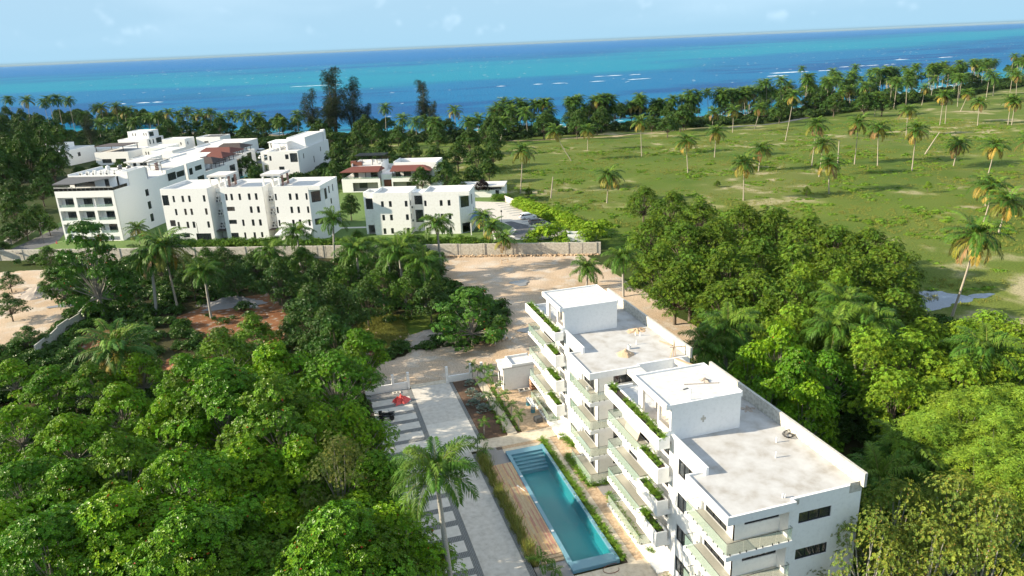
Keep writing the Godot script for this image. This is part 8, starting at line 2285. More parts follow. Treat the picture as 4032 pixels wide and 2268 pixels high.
func scatter() -> void:
	rng.seed = 3000
	var sand: Array = [PackedVector2Array([Vector2(4.3, -95.1), Vector2(7.3, -102.4), Vector2(14.1, -106.9), Vector2(23.9, -105.0), Vector2(28.3, -106.4), Vector2(33.1, -118.4), Vector2(30.3, -130.4), Vector2(25.0, -136.7), Vector2(28.1, -153.4), Vector2(29.9, -158.2), Vector2(62.5, -145.5), Vector2(61.3, -135.7), Vector2(61.0, -124.9), Vector2(60.9, -108.8), Vector2(60.7, -96.7), Vector2(53.3, -87.8), Vector2(38.0, -75.0), Vector2(38.0, -93.0), Vector2(17.0, -94.2), Vector2(5.0, -94.0)]), PackedVector2Array([Vector2(17.0, -95.0), Vector2(38.0, -95.0), Vector2(38.0, -60.0), Vector2(37.3, -60.0), Vector2(28.0, -80.0), Vector2(24.0, -86.0), Vector2(17.0, -92.0)]), PackedVector2Array([Vector2(-88.8, -202.4), Vector2(-58.0, -191.3), Vector2(-50.3, -169.7), Vector2(-43.2, -153.3), Vector2(-44.6, -138.3), Vector2(-49.7, -134.6), Vector2(-63.7, -136.7)])]
	var red: Array = [PackedVector2Array([Vector2(-24.5, -138.4), Vector2(-19.6, -144.4), Vector2(-8.0, -147.0), Vector2(-4.7, -132.2), Vector2(-5.4, -116.6), Vector2(-10.0, -113.3), Vector2(-16.3, -119.3)]), PackedVector2Array([Vector2(-24.4, -114.3), Vector2(-22.3, -120.0), Vector2(-14.8, -115.3), Vector2(-13.0, -105.4), Vector2(-18.6, -102.1)]), PackedVector2Array([Vector2(-39.6, -138.3), Vector2(-31.2, -134.8), Vector2(-29.5, -124.6), Vector2(-37.9, -128.0)]), PackedVector2Array([Vector2(3.7, -116.5), Vector2(10.4, -117.5), Vector2(8.3, -105.9), Vector2(3.3, -111.3)])]
	# undergrowth below the trees
	var ls := lobes(7, 0.75, 0.2, 0.8, 0.55, 2.0)
	var clump := crown(ls, 55, 6, 0.30, 0.15, Color(0.05, 0.10, 0.018), 0.4, 0.8, 0.5, -0.2).mesh()
	var xf := []
	var tries := 0
	while xf.size() < 5200 and tries < 30000:
		tries += 1
		var x := rng.randf_range(-95, 130)
		var z := rng.randf_range(-195, -28)
		if x > 4.4 and x < 38.2 and z > -94.5:
			continue
		if x > 62.0 + maxf(0.0, (z + 145.0)) * 0.55:
			continue
		var p := Vector2(x, z)
		var bad := x * S5 - z * C5 > 156.5
		for q in sand:
			bad = bad or Geometry2D.is_point_in_polygon(p, q)
		for q in [PackedVector2Array([Vector2(3.1, -116.7), Vector2(9.8, -123.9), Vector2(21.4, -121.2), Vector2(18.6, -110.4), Vector2(9.1, -107.2)]), PackedVector2Array([Vector2(61.2, -145.1), Vector2(72.5, -154.9), Vector2(64.4, -124.8), Vector2(60.9, -126.3)])]:
			bad = bad or (Geometry2D.is_point_in_polygon(p, q) and rng.randf() < 0.8)
		for q in red:
			bad = bad or (Geometry2D.is_point_in_polygon(p, q) and rng.randf() < 0.93)
		if bad:
			continue
		xf.push_back(xform(x, land(x, z) - 0.1, z, rng.randf_range(0.6, 1.9)))
	multi("undergrowth", clump, M["leaf_broad"], xf, "dense green undergrowth on the ground below the trees", "undergrowth")
	# thickets behind the compound and along the coast
	var big := crown(lobes(9, 1.6, 0.4, 2.2, 0.5, 2.0), 130, 6, 0.5, 0.25, Color(0.036, 0.07, 0.015), 0.4, 0.8, 0.5, -0.2).mesh()
	xf = []
	tries = 0
	while xf.size() < 2600 and tries < 20000:
		tries += 1
		var x := rng.randf_range(-330, 620)
		var d := rng.randf_range(14, 62)
		var z := shore(x) + d / 0.85
		if x > 120 and d > 46.0:
			continue
		if x > -95 and x < 20 and rng.randf() < 0.75:
			continue
		if x > 20 and x < 330 and rng.randf() < 0.45:
			continue
		xf.push_back(xform(x, land(x, z) - 0.1, z, rng.randf_range(0.7, 1.7)))
	tries = 0
	while xf.size() < 4200 and tries < 30000:
		tries += 1
		var s := rng.randf_range(-330, 10)
		var t := rng.randf_range(225, 420)
		var p := stx(s, 0, t)
		if p.x > compound_edge(p.z) - 2.0 or inland(p.x, p.z) < 30.0:
			continue
		if s > -262.0 and s < -100.0 and t < 372.0:
			continue
		if s > -85.0 and s < -20.0 and t < 240.0:
			continue
		xf.push_back(xform(p.x, land(p.x, p.z) - 0.1, p.z, rng.randf_range(0.7, 1.8)))
	multi("thicket", big, M["leaf_fine"], xf, "dark thicket filling the ground between the coastal trees", "thicket")
	# grass and weeds of the palm field
	var gb := blades(16, 0.42, 0.05, 0.45)
	xf = []
	tries = 0
	while xf.size() < 26000 and tries < 120000:
		tries += 1
		var z := -90.0 - 250.0 * pow(rng.randf(), 1.25)
		var x := rng.randf_range(58, 330)
		if x < compound_edge(z) + 3.0 or inland(x, z) < 40.0:
			continue
		if x < 60.0 + maxf(0.0, z + 145.0) * 0.55:
			continue
		if hill.get_noise_2d(x * 3.0, z * 3.0) < -0.12:
			continue
		xf.push_back(xform(x, land(x, z) - 0.05, z, rng.randf_range(0.5, 1.3)))
	multi("field_grass", gb, M["leaf_grass"], xf, "rough tufted grass covering the palm field", "grass")
	var weed := crown(lobes(6, 0.7, 0.05, 0.22, 0.5, 2.0), 46, 6, 0.24, 0.14, Color(0.145, 0.25, 0.024), 0.35, 0.3, 0.1, -0.05).mesh()
	xf = []
	tries = 0
	while xf.size() < 6000 and tries < 60000:
		tries += 1
		var z := -95.0 - 230.0 * pow(rng.randf(), 1.2)
		var x := rng.randf_range(58, 330)
		if x < compound_edge(z) + 3.0 or inland(x, z) < 45.0:
			continue
		if hill.get_noise_2d(x * 2.6 + 90.0, z * 2.6) < 0.10:
			continue
		xf.push_back(xform(x, land(x, z) - 0.1, z, 0.35 + 1.2 * pow(rng.randf(), 2.0)))
	multi("field_weeds", weed, M["leaf_broad"], xf, "patches of bright green leafy weeds in the palm field", "weeds")
	# rough grass on the open plot beside the drive
	xf = []
	tries = 0
	while xf.size() < 2200 and tries < 20000:
		tries += 1
		var x := rng.randf_range(-12, 14)
		var z := rng.randf_range(-125, -96)
		for q in [PackedVector2Array([Vector2(3.1, -116.7), Vector2(9.8, -123.9), Vector2(21.4, -121.2), Vector2(18.6, -110.4), Vector2(9.1, -107.2)]), PackedVector2Array([Vector2(61.2, -145.1), Vector2(72.5, -154.9), Vector2(64.4, -124.8), Vector2(60.9, -126.3)])]:
			if Geometry2D.is_point_in_polygon(Vector2(x, z), q):
				xf.push_back(xform(x, 0.0, z, rng.randf_range(0.7, 1.5)))
	multi("plot_grass", gb, M["leaf_grass"], xf, "long green grass on the open plot behind the parking bays", "grass")


func leafy_thing(called: String, mesh: Mesh, m: String, at_: Vector3, size: float, label: String, category: String, group: String) -> void:
	var o := inst(called, mesh, M[m], self)
	o.position = at_
	o.rotation.y = rng.randf_range(0, TAU)
	o.scale = Vector3.ONE * size
	tag(o, label, category, group)


func garden() -> void:
	rng.seed = 4000
	var ferns: Array = kinds["fern"]
	# hedge of ferns along the pool
	for k in 42:
		leafy_thing("fern", ferns[k % 3], "leaf_palm", Vector3(23.93 + rng.randf_range(-0.08, 0.08), 0.04, -73.4 + 0.545 * k), rng.randf_range(0.85, 1.15), "green fern in the long row along the pool rim", "fern", "ferns along the pool")
	for k in 22:
		var p := Vector3(25.55, 0.03, -69.2 + 0.42 * k) if k < 16 else Vector3(25.9 + 0.42 * (k - 16), 0.03, -62.75)
		leafy_thing("fern", ferns[k % 3], "leaf_palm", p, rng.randf_range(0.7, 1.1), "fern at the foot of the white terrace between the two blocks", "fern", "ferns at the terrace foot")
	for k in 20:
		var p := Vector3(26.85 - 0.02 * k, 0.03, -60.6 + 0.4 * k)
		leafy_thing("fern", ferns[k % 3], "leaf_palm", p, rng.randf_range(0.7, 1.05), "fern in the border along the paved ground-floor terrace", "fern", "ferns along the paved terrace")
	for k in 13:
		leafy_thing("fern", ferns[k % 3], "leaf_palm", Vector3(26.5 + 0.03 * k, 0.03, -84.8 + 0.46 * k), rng.randf_range(0.6, 0.95), "fern in the short hedge beside the sandy yard", "fern", "ferns beside the yard")
	for q in [[26.4, -73.4], [26.6, -72.6], [26.75, -71.8], [26.9, -71.0], [26.7, -50.9], [26.3, -46.9], [27.0, -77.6]]:
		leafy_thing("fern", ferns[1], "leaf_palm", Vector3(q[0], 0.05, q[1]), 1.1, "fern beside the entry steps of the white blocks", "fern", "ferns by the entry steps")
	# planters of the blocks
	for blk in [0, 1]:
		var dz: float = -25.1 * blk
		var where := "block with windows in its end wall" if blk == 0 else "block next to the gatehouse"
		for lv in [1, 2, 3]:
			for k in 4:
				leafy_thing("fern", ferns[k % 3], "leaf_palm", Vector3(26.2 + rng.randf_range(-0.12, 0.08), LV[lv] + 0.9, -51.2 + 0.8 * k + rng.randf_range(-0.15, 0.15) + dz), rng.randf_range(0.75, 1.1), "fern in a balcony planter of the white " + where, "fern", "planter ferns of the " + where)
		for k in 13:
			if k in [2, 3] and blk == 0 or k in [4] and blk == 1:
				continue
			leafy_thing("fern", ferns[k % 3], "leaf_palm", Vector3(26.22 + rng.randf_range(-0.1, 0.1), 13.54, -58.5 + 0.83 * k + rng.randf_range(-0.2, 0.2) + dz), rng.randf_range(0.7, 1.05), "fern in the long roof planter of the white " + where, "fern", "roof planter ferns of the " + where)
	# tall grass between drive and deck
	for k in 30:
		leafy_thing("tall_grass", kinds["tallgrass"][k % 2], "leaf_grass", Vector3(16.15 + 0.2 * sin(k * 2.0), 0.05, -72.6 + 0.68 * k), rng.randf_range(0.75, 1.15), "clump of tall dry grass between driveway and timber deck", "grass clump", "tall grass beside the deck")
	# young palms and silver fan palms of the garden
	for q in [[21.81, -91.90, 1.97, 1.02], [22.21, -90.60, 2.27, 1.04], [20.67, -91.78, 1.83, 1.10], [20.32, -87.30, 2.20, 1.05], [22.12, -86.28, 1.80, 1.01], [22.07, -83.15, 1.87, 1.08], [20.29, -84.04, 1.73, 1.00], [22.13, -79.88, 1.94, 1.00], [20.45, -81.08, 1.76, 1.10], [22.10, -76.75, 2.18, 1.02], [20.11, -76.99, 1.86, 0.95], [17.78, -77.27, 1.74, 0.94], [20.38, -93.76, 1.96, 1.05], [21.94, -89.48, 1.57, 1.13]]:
		palm("young_palm", "young", rng.randi_range(0, 5), Vector3(q[0], 0.05, q[1]), Vector3(q[0] + rng.randf_range(-0.1, 0.1), 0.05 + q[2], q[1]), q[3], "slim young palm planted in the sandy garden by the driveway", "young garden palms")
	for q in [[16.1, -73.7, 1.5, 1.25], [16.45, -72.1, 1.0, 1.1], [16.25, -51.5, 1.6, 1.3], [17.3, -50.9, 0.7, 1.0]]:
		palm("young_palm", "young", rng.randi_range(0, 5), Vector3(q[0], 0.05, q[1]), Vector3(q[0], 0.05 + q[2], q[1]), q[3], "bushy young palm at the end of the timber deck beside the driveway", "young palms at the deck ends")
	for q in [[19.4, -91.2], [18.9, -88.3], [19.5, -86.2], [19.2, -83.0], [18.4, -85.0]]:
		leafy_thing("fan_palm", kinds["fan"][0], "leaf_palm", Vector3(q[0], 0.12, q[1]), rng.randf_range(0.75, 0.95), "silver-blue fan palm in the dark mulch bed", "fan palm", "silver fan palms")
	for k in 18:
		leafy_thing("fern", ferns[k % 3], "leaf_palm", Vector3(22.0, 0.08, -89.0 + 0.72 * k), rng.randf_range(0.45, 0.75), "small shrub in the narrow planting strip of the sandy garden", "shrub", "shrubs of the planting strip")
	for k in 12:
		leafy_thing("fern", ferns[k % 3], "leaf_palm", Vector3(20.3 + rng.randf_range(-0.15, 0.15), 0.1, -85.0 + 0.74 * k), rng.randf_range(0.45, 0.7), "small shrub edging the mulch bed along the garden path", "shrub", "shrubs edging the mulch bed")
	# hedges of the compound
	for q in [[-31.1, 1.9, -186.2, 1.39, 0], [-29.9, 1.9, -186.4, 1.47, 0], [-29.2, 1.9, -185.3, 1.10, 0], [-27.9, 1.9, -185.6, 0.81, 0], [-27.3, 1.9, -184.3, 1.20, 0], [-26.2, 1.9, -184.4, 1.44, 0], [-25.1, 1.9, -184.3, 1.18, 0], [-24.0, 1.9, -184.1, 1.16, 0], [-23.3, 1.9, -183.2, 1.28, 0], [-22.3, 1.9, -182.7, 1.05, 0], [-21.3, 1.9, -182.5, 1.05, 0], [-20.2, 1.9, -182.4, 1.27, 0], [-19.4, 1.9, -181.6, 0.87, 0], [-18.5, 1.9, -181.1, 1.08, 0], [-17.4, 1.9, -180.8, 1.20, 0], [-16.3, 1.9, -180.8, 1.48, 0], [-15.5, 1.9, -180.0, 1.11, 0], [-14.5, 1.9, -179.7, 1.50, 0], [-13.6, 1.9, -179.0, 1.17, 0], [-12.5, 1.9, -179.1, 0.92, 0], [-11.7, 1.9, -178.2, 1.48, 0], [-10.5, 1.9, -178.3, 1.16, 0], [-9.8, 1.9, -177.2, 1.43, 0], [-8.6, 1.9, -177.4, 1.37, 0], [-7.5, 1.9, -177.3, 1.42, 0], [-6.8, 1.9, -176.3, 0.91, 0], [-5.9, 1.9, -175.8, 1.16, 0], [-4.8, 1.9, -175.6, 0.93, 0], [-4.0, 1.9, -174.8, 1.24, 0], [-2.8, 1.9, -174.9, 1.05, 0], [-1.7, 1.9, -174.9, 1.25, 0], [-1.1, 1.9, -173.5, 1.09, 0], [0.1, 1.9, -173.8, 1.01, 0], [1.1, 1.9, -173.3, 0.80, 0], [1.9, 1.9, -172.6, 1.39, 0], [3.0, 1.9, -172.4, 1.27, 0], [3.8, 1.9, -171.6, 1.15, 0], [4.9, 1.9, -171.6, 0.99, 0], [5.9, 1.9, -171.3, 1.17, 0], [7.0, 1.9, -171.2, 1.20, 0], [7.7, 1.9, -170.2, 0.89, 0], [8.6, 1.9, -169.6, 1.33, 0], [9.6, 1.9, -169.1, 0.87, 0], [10.5, 1.9, -168.8, 1.17, 0], [11.8, 1.9, -169.1, 1.23, 0], [12.8, 1.9, -168.6, 0.84, 0], [13.4, 1.9, -167.4, 1.34, 0], [14.5, 1.9, -167.3, 1.30, 0], [15.5, 1.9, -167.0, 0.92, 0], [16.4, 1.9, -166.5, 0.87, 0], [17.6, 1.9, -166.7, 1.21, 0], [18.4, 1.9, -165.8, 1.11, 0], [19.4, 1.9, -165.4, 0.84, 0], [20.6, 1.9, -165.5, 1.21, 0], [21.6, 1.9, -165.2, 1.11, 0], [22.4, 1.9, -164.4, 0.97, 0], [23.1, 1.9, -163.4, 1.45, 0], [24.4, 1.9, -163.9, 1.02, 0], [25.4, 1.9, -163.5, 1.37, 0], [26.1, 1.9, -162.5, 1.22, 0], [27.4, 1.9, -162.8, 1.15, 0], [28.3, 1.9, -162.4, 0.97, 0], [29.1, 1.9, -161.4, 1.30, 0], [30.0, 1.9, -160.8, 1.02, 0], [31.2, 1.9, -161.1, 1.14, 0], [32.2, 1.9, -160.6, 0.97, 0], [32.9, 1.9, -159.6, 1.05, 0], [33.8, 1.9, -159.2, 1.48, 0], [34.9, 1.9, -158.9, 1.19, 0], [35.7, 1.9, -158.3, 1.17, 0], [36.8, 1.9, -158.2, 1.08, 0], [37.7, 1.9, -157.4, 0.89, 0], [39.0, 1.9, -157.8, 1.05, 0], [39.7, 1.9, -156.8, 0.93, 0], [-32.4, 1.9, -188.3, 0.82, 0], [-31.5, 1.9, -187.7, 1.03, 0], [-30.3, 1.9, -187.6, 0.78, 0], [-29.2, 1.9, -187.5, 0.75, 0], [-28.3, 1.9, -186.6, 1.12, 0], [-27.4, 1.9, -186.1, 0.92, 0], [-26.1, 1.9, -186.4, 1.10, 0], [-25.3, 1.9, -185.3, 0.88, 0], [-24.1, 1.9, -185.4, 0.89, 0], [-23.0, 1.9, -185.2, 0.80, 0], [-21.9, 1.9, -184.8, 0.95, 0], [-21.2, 1.9, -183.7, 0.93, 0], [-20.3, 1.9, -183.1, 1.05, 0], [-19.2, 1.9, -182.8, 1.15, 0], [-18.0, 1.9, -182.8, 0.88, 0], [-17.2, 1.9, -182.0, 1.00, 0], [-16.2, 1.9, -181.5, 1.14, 0], [-15.2, 1.9, -181.0, 0.96, 0], [-14.0, 1.9, -181.0, 0.84, 0], [-12.9, 1.9, -180.8, 0.89, 0], [-11.9, 1.9, -180.3, 0.98, 0], [-11.0, 1.9, -179.5, 0.89, 0], [-10.1, 1.9, -178.9, 0.79, 0], [-8.8, 1.9, -179.2, 0.86, 0], [-7.8, 1.9, -178.6, 0.75, 0], [-6.9, 1.9, -178.1, 0.88, 0], [58.0, 2.0, -193.0, 1.48, 1], [57.1, 1.9, -193.4, 1.06, 1], [57.9, 2.0, -192.2, 1.38, 1], [57.0, 1.9, -192.0, 1.04, 1], [58.2, 2.0, -191.4, 1.85, 1], [57.3, 1.9, -191.1, 1.34, 1], [58.7, 2.0, -190.6, 1.38, 1], [57.8, 1.9, -190.9, 0.91, 1], [58.6, 2.0, -189.8, 1.70, 1], [57.7, 1.9, -190.0, 1.11, 1], [58.8, 2.0, -189.0, 1.72, 1], [57.9, 1.9, -189.3, 1.32, 1], [58.6, 2.0, -188.3, 1.68, 1], [57.7, 1.9, -188.6, 0.96, 1], [59.2, 2.0, -187.5, 1.74, 1], [58.3, 1.9, -187.3, 0.92, 1], [58.6, 2.0, -186.7, 1.40, 1], [57.7, 1.9, -187.0, 1.05, 1], [59.0, 2.0, -185.9, 1.32, 1], [58.1, 1.9, -186.1, 1.22, 1], [59.0, 2.0, -185.1, 1.80, 1], [58.1, 1.9, -185.0, 1.26, 1], [59.2, 2.0, -184.3, 1.56, 1], [58.3, 1.9, -184.1, 1.07, 1], [59.1, 2.0, -183.5, 1.80, 1], [58.2, 1.9, -183.2, 1.04, 1], [59.3, 2.0, -182.7, 1.81, 1], [58.4, 1.9, -182.6, 0.92, 1], [59.6, 2.0, -181.9, 1.37, 1], [58.7, 1.9, -181.6, 1.01, 1], [60.2, 2.0, -181.1, 1.75, 1], [59.3, 1.9, -181.6, 1.25, 1], [59.9, 2.0, -180.3, 1.75, 1], [59.0, 1.9, -180.0, 1.04, 1], [59.8, 2.0, -179.6, 1.87, 1], [58.9, 1.9, -179.6, 1.37, 1], [60.4, 2.0, -178.8, 1.74, 1], [59.5, 1.9, -178.4, 1.21, 1], [60.3, 2.0, -178.0, 1.33, 1], [59.4, 1.9, -177.8, 1.11, 1], [60.5, 2.0, -177.2, 1.86, 1], [59.6, 1.9, -177.6, 1.28, 1], [60.3, 2.0, -176.4, 1.72, 1], [59.4, 1.9, -176.1, 1.03, 1], [60.8, 2.0, -175.6, 1.88, 1], [59.9, 1.9, -175.5, 1.17, 1], [60.7, 2.0, -174.8, 1.34, 1], [59.8, 1.9, -175.0, 1.11, 1], [60.8, 2.0, -174.0, 1.49, 1], [59.9, 1.9, -174.4, 1.25, 1], [61.3, 2.0, -173.2, 1.44, 1], [60.4, 1.9, -173.5, 1.16, 1], [61.2, 2.0, -172.4, 1.86, 1], [60.3, 1.9, -172.6, 1.05, 1], [61.7, 2.0, -171.7, 1.39, 1], [60.8, 1.9, -171.6, 1.07, 1], [61.8, 2.0, -170.9, 1.63, 1], [60.9, 1.9, -170.6, 0.98, 1], [61.8, 2.0, -170.1, 1.66, 1], [60.9, 1.9, -170.1, 1.28, 1], [62.0, 2.0, -169.3, 1.37, 1], [61.1, 1.9, -169.5, 1.08, 1], [61.7, 2.0, -168.5, 1.34, 1], [60.8, 1.9, -168.7, 1.00, 1], [62.2, 2.0, -167.7, 1.57, 1], [61.3, 1.9, -168.1, 1.06, 1], [62.1, 2.0, -166.9, 1.52, 1], [61.2, 1.9, -167.2, 0.94, 1], [61.9, 2.0, -166.1, 1.90, 1], [61.0, 1.9, -165.9, 0.94, 1], [62.6, 2.0, -165.3, 1.89, 1], [61.7, 1.9, -165.3, 0.95, 1], [62.5, 2.0, -164.5, 1.56, 1], [61.6, 1.9, -164.8, 1.17, 1], [62.3, 2.0, -163.7, 1.85, 1], [61.4, 1.9, -163.6, 1.21, 1], [63.1, 2.0, -163.0, 1.69, 1], [62.2, 1.9, -163.2, 1.02, 1], [62.6, 2.0, -162.2, 1.32, 1], [61.7, 1.9, -161.9, 1.32, 1], [62.9, 2.0, -161.4, 1.41, 1], [62.0, 1.9, -161.2, 1.32, 1], [63.5, 2.0, -160.6, 1.40, 1], [62.6, 1.9, -160.3, 1.32, 1], [63.5, 2.0, -159.8, 1.50, 1], [62.6, 1.9, -160.1, 1.31, 1], [63.3, 2.0, -159.0, 1.52, 1], [62.4, 1.9, -158.9, 1.08, 1], [52.1, 1.6, -154.8, 2.60, 2], [55.1, 1.6, -155.3, 2.40, 2], [49.6, 1.6, -154.5, 1.80, 2], [63.5, 1.6, -152.9, 2.60, 2], [60.2, 1.6, -149.6, 2.00, 2], [67.3, 1.6, -156.0, 2.20, 2], [56.2, 1.6, -151.8, 1.60, 2], [53.9, 2.0, -203.0, 0.95, 3], [53.9, 2.6, -203.4, 0.80, 3], [54.5, 2.0, -202.9, 0.95, 3], [54.5, 2.6, -203.3, 0.80, 3], [55.2, 2.0, -202.7, 0.95, 3], [55.2, 2.6, -203.1, 0.80, 3], [55.9, 2.0, -202.6, 0.95, 3], [55.9, 2.6, -203.0, 0.80, 3], [56.5, 2.0, -202.4, 0.95, 3], [56.5, 2.6, -202.8, 0.80, 3], [57.1, 2.0, -202.3, 0.95, 3], [57.1, 2.6, -202.7, 0.80, 3], [57.8, 2.0, -202.2, 0.95, 3], [57.8, 2.6, -202.6, 0.80, 3]]:
		place("brightbush" if q[4] in [1, 2] else "bush", rng.randi_range(0, 9), Vector3(q[0], q[1], q[2]), q[3], HEDGE_LABELS[q[4]][0], HEDGE_LABELS[q[4]][1])


const TREE_LABELS := [["glossy broad-leaved almond tree in the dense grove beside the driveway", "almond trees of the grove"], ["tall tiered almond tree rising before the tall balcony building", "almond trees before the compound"], ["lone spreading almond tree on the sandy lot edge", ""], ["dense dark green tree in the grove behind the white blocks", "dense trees behind the blocks"], ["bright yellow-green tree in the grove behind the white blocks", "bright trees behind the blocks"], ["feathery pale green bamboo behind the nearer block end", "bamboo behind the block"], ["thin-crowned tree showing pale limbs beside the shaded end wall", "thin-crowned trees by the end wall"], ["greyish small-leaved tree among the almonds near the royal palm", ""], ["broad green tree behind the white compound", "broad trees behind the compound"], ["dark broad tree in the coastal wood beyond the villas", "dark trees of the coastal wood"], ["wispy dark casuarina towering over the coastal trees", "casuarinas on the coast"], ["round purple-leaved tree before the service building", ""], ["broad-leaved tree in the thicket below the stone wall", "trees below the stone wall"], ["low green tree among the palms of the coast", "low trees along the coast"], ["glossy broad-leaved almond tree leaning over the bare concrete roofs", "almond trees behind the blocks"], ["small round green tree alone in the palm field", "small trees in the palm field"]]
const PALM_LABELS := [["slender coconut palm standing in the open grass field", "coconut palms of the field"], ["coconut palm in the belt along the far shore", "coconut palms along the shore"], ["big royal palm with a ringed pale trunk beside the driveway", ""], ["royal palm standing in the thicket below the stone wall", "royal palms below the stone wall"], ["coconut palm with golden fronds among the almond trees", ""], ["young royal palm on the sandy lot beyond the far block", "royal palms on the sandy lot"], ["royal palm between the trees behind the white blocks", "palms behind the blocks"], ["coconut palm leaning over the pond in the grass field", ""], ["wind-bent coconut palm at the beach behind the villas", "beach palms behind the villas"], ["small palm in the hedge of the white compound", "palms in the compound hedge"], ["tall coconut palm with curved trunk below the stone wall", ""]]
const HEDGE_LABELS := [["leafy hedge bush behind the stone retaining wall", "hedge behind the stone wall"], ["bright green hedge bush along the car park wall", "hedge along the car park"], ["large feathery bush spilling over the stone wall beside the bin enclosure", "bushes over the stone wall"], ["clipped dark hedge bush at the head of the car park", "clipped hedge of the car park"]]


# ---------------------------------------------------------------- loose things
func heap(r: float, h: float, sd_: int, rough: float, stretch := 1.0) -> MB:
	var b := MB.new()
	var nz := FastNoiseLite.new()
	nz.seed = sd_
	nz.frequency = 1.0
	nz.fractal_octaves = 4
	var n := 22
	var m := 9
	var p := func(i: int, j: int) -> Vector3:
		var a := TAU * (i % n) / n
		var u := float(j) / m
		var k := 1.0 + rough * nz.get_noise_2d(cos(a) * 1.6 + 9.0, sin(a) * 1.6)
		var q := Vector3(cos(a) * r * u * k * stretch, 0, sin(a) * r * u * k)
		q.y = h * pow(1.0 - u, 1.15) * (1.0 + rough * nz.get_noise_2d(q.x * 1.8 / r, q.z * 1.8 / r + 5.0)) + rough * 0.12 * h * nz.get_noise_2d(q.x * 6.0 / r, q.z * 6.0 / r) * (1.0 - u)
		if j == m:
			q.y = -0.06
		return q
	for j in m:
		for i in n:
			if j == 0:
				b.tri(p.call(0, 0), p.call(i + 1, 1), p.call(i, 1))
			else:
				b.quad(p.call(i, j), p.call(i + 1, j), p.call(i + 1, j + 1), p.call(i, j + 1))
	return b


func stick(a: Vector3, c: Vector3, w: float, h: float) -> MB:
	var b := MB.new()
	var u := (c - a).normalized()
	var s := u.cross(Vector3.UP).normalized()
	b.obox(Transform3D(Basis(u, s.cross(u), s), a), Vector3(0, 0, -w / 2), Vector3(a.distance_to(c), h, w / 2))
	return b


func stone_mesh(sd_: int) -> ArrayMesh:
	var b := MB.new()
	rng.seed = sd_
	var v := []
	for k in 8:
		v.push_back(Vector3((1 if k & 1 else -1), (1 if k & 2 else -1), (1 if k & 4 else -1)) * rng.randf_range(0.35, 0.62))
	for f in [[0, 2, 3, 1], [4, 5, 7, 6], [0, 1, 5, 4], [2, 6, 7, 3], [0, 4, 6, 2], [1, 3, 7, 5]]:
		b.quad(v[f[0]], v[f[1]], v[f[2]], v[f[3]])
	return b.mesh()


func pipe(x: float, y: float, z: float, h: float, label: String, group := "") -> void:
	var b := MB.new()
	b.tube([Vector3(0, -0.05, 0), Vector3(0, h, 0)], [0.055, 0.055], 8)
	solo("vent_pipe", b, M["pvc_white"], label, "pipe", Vector3(x, y, z), 0.0, group)


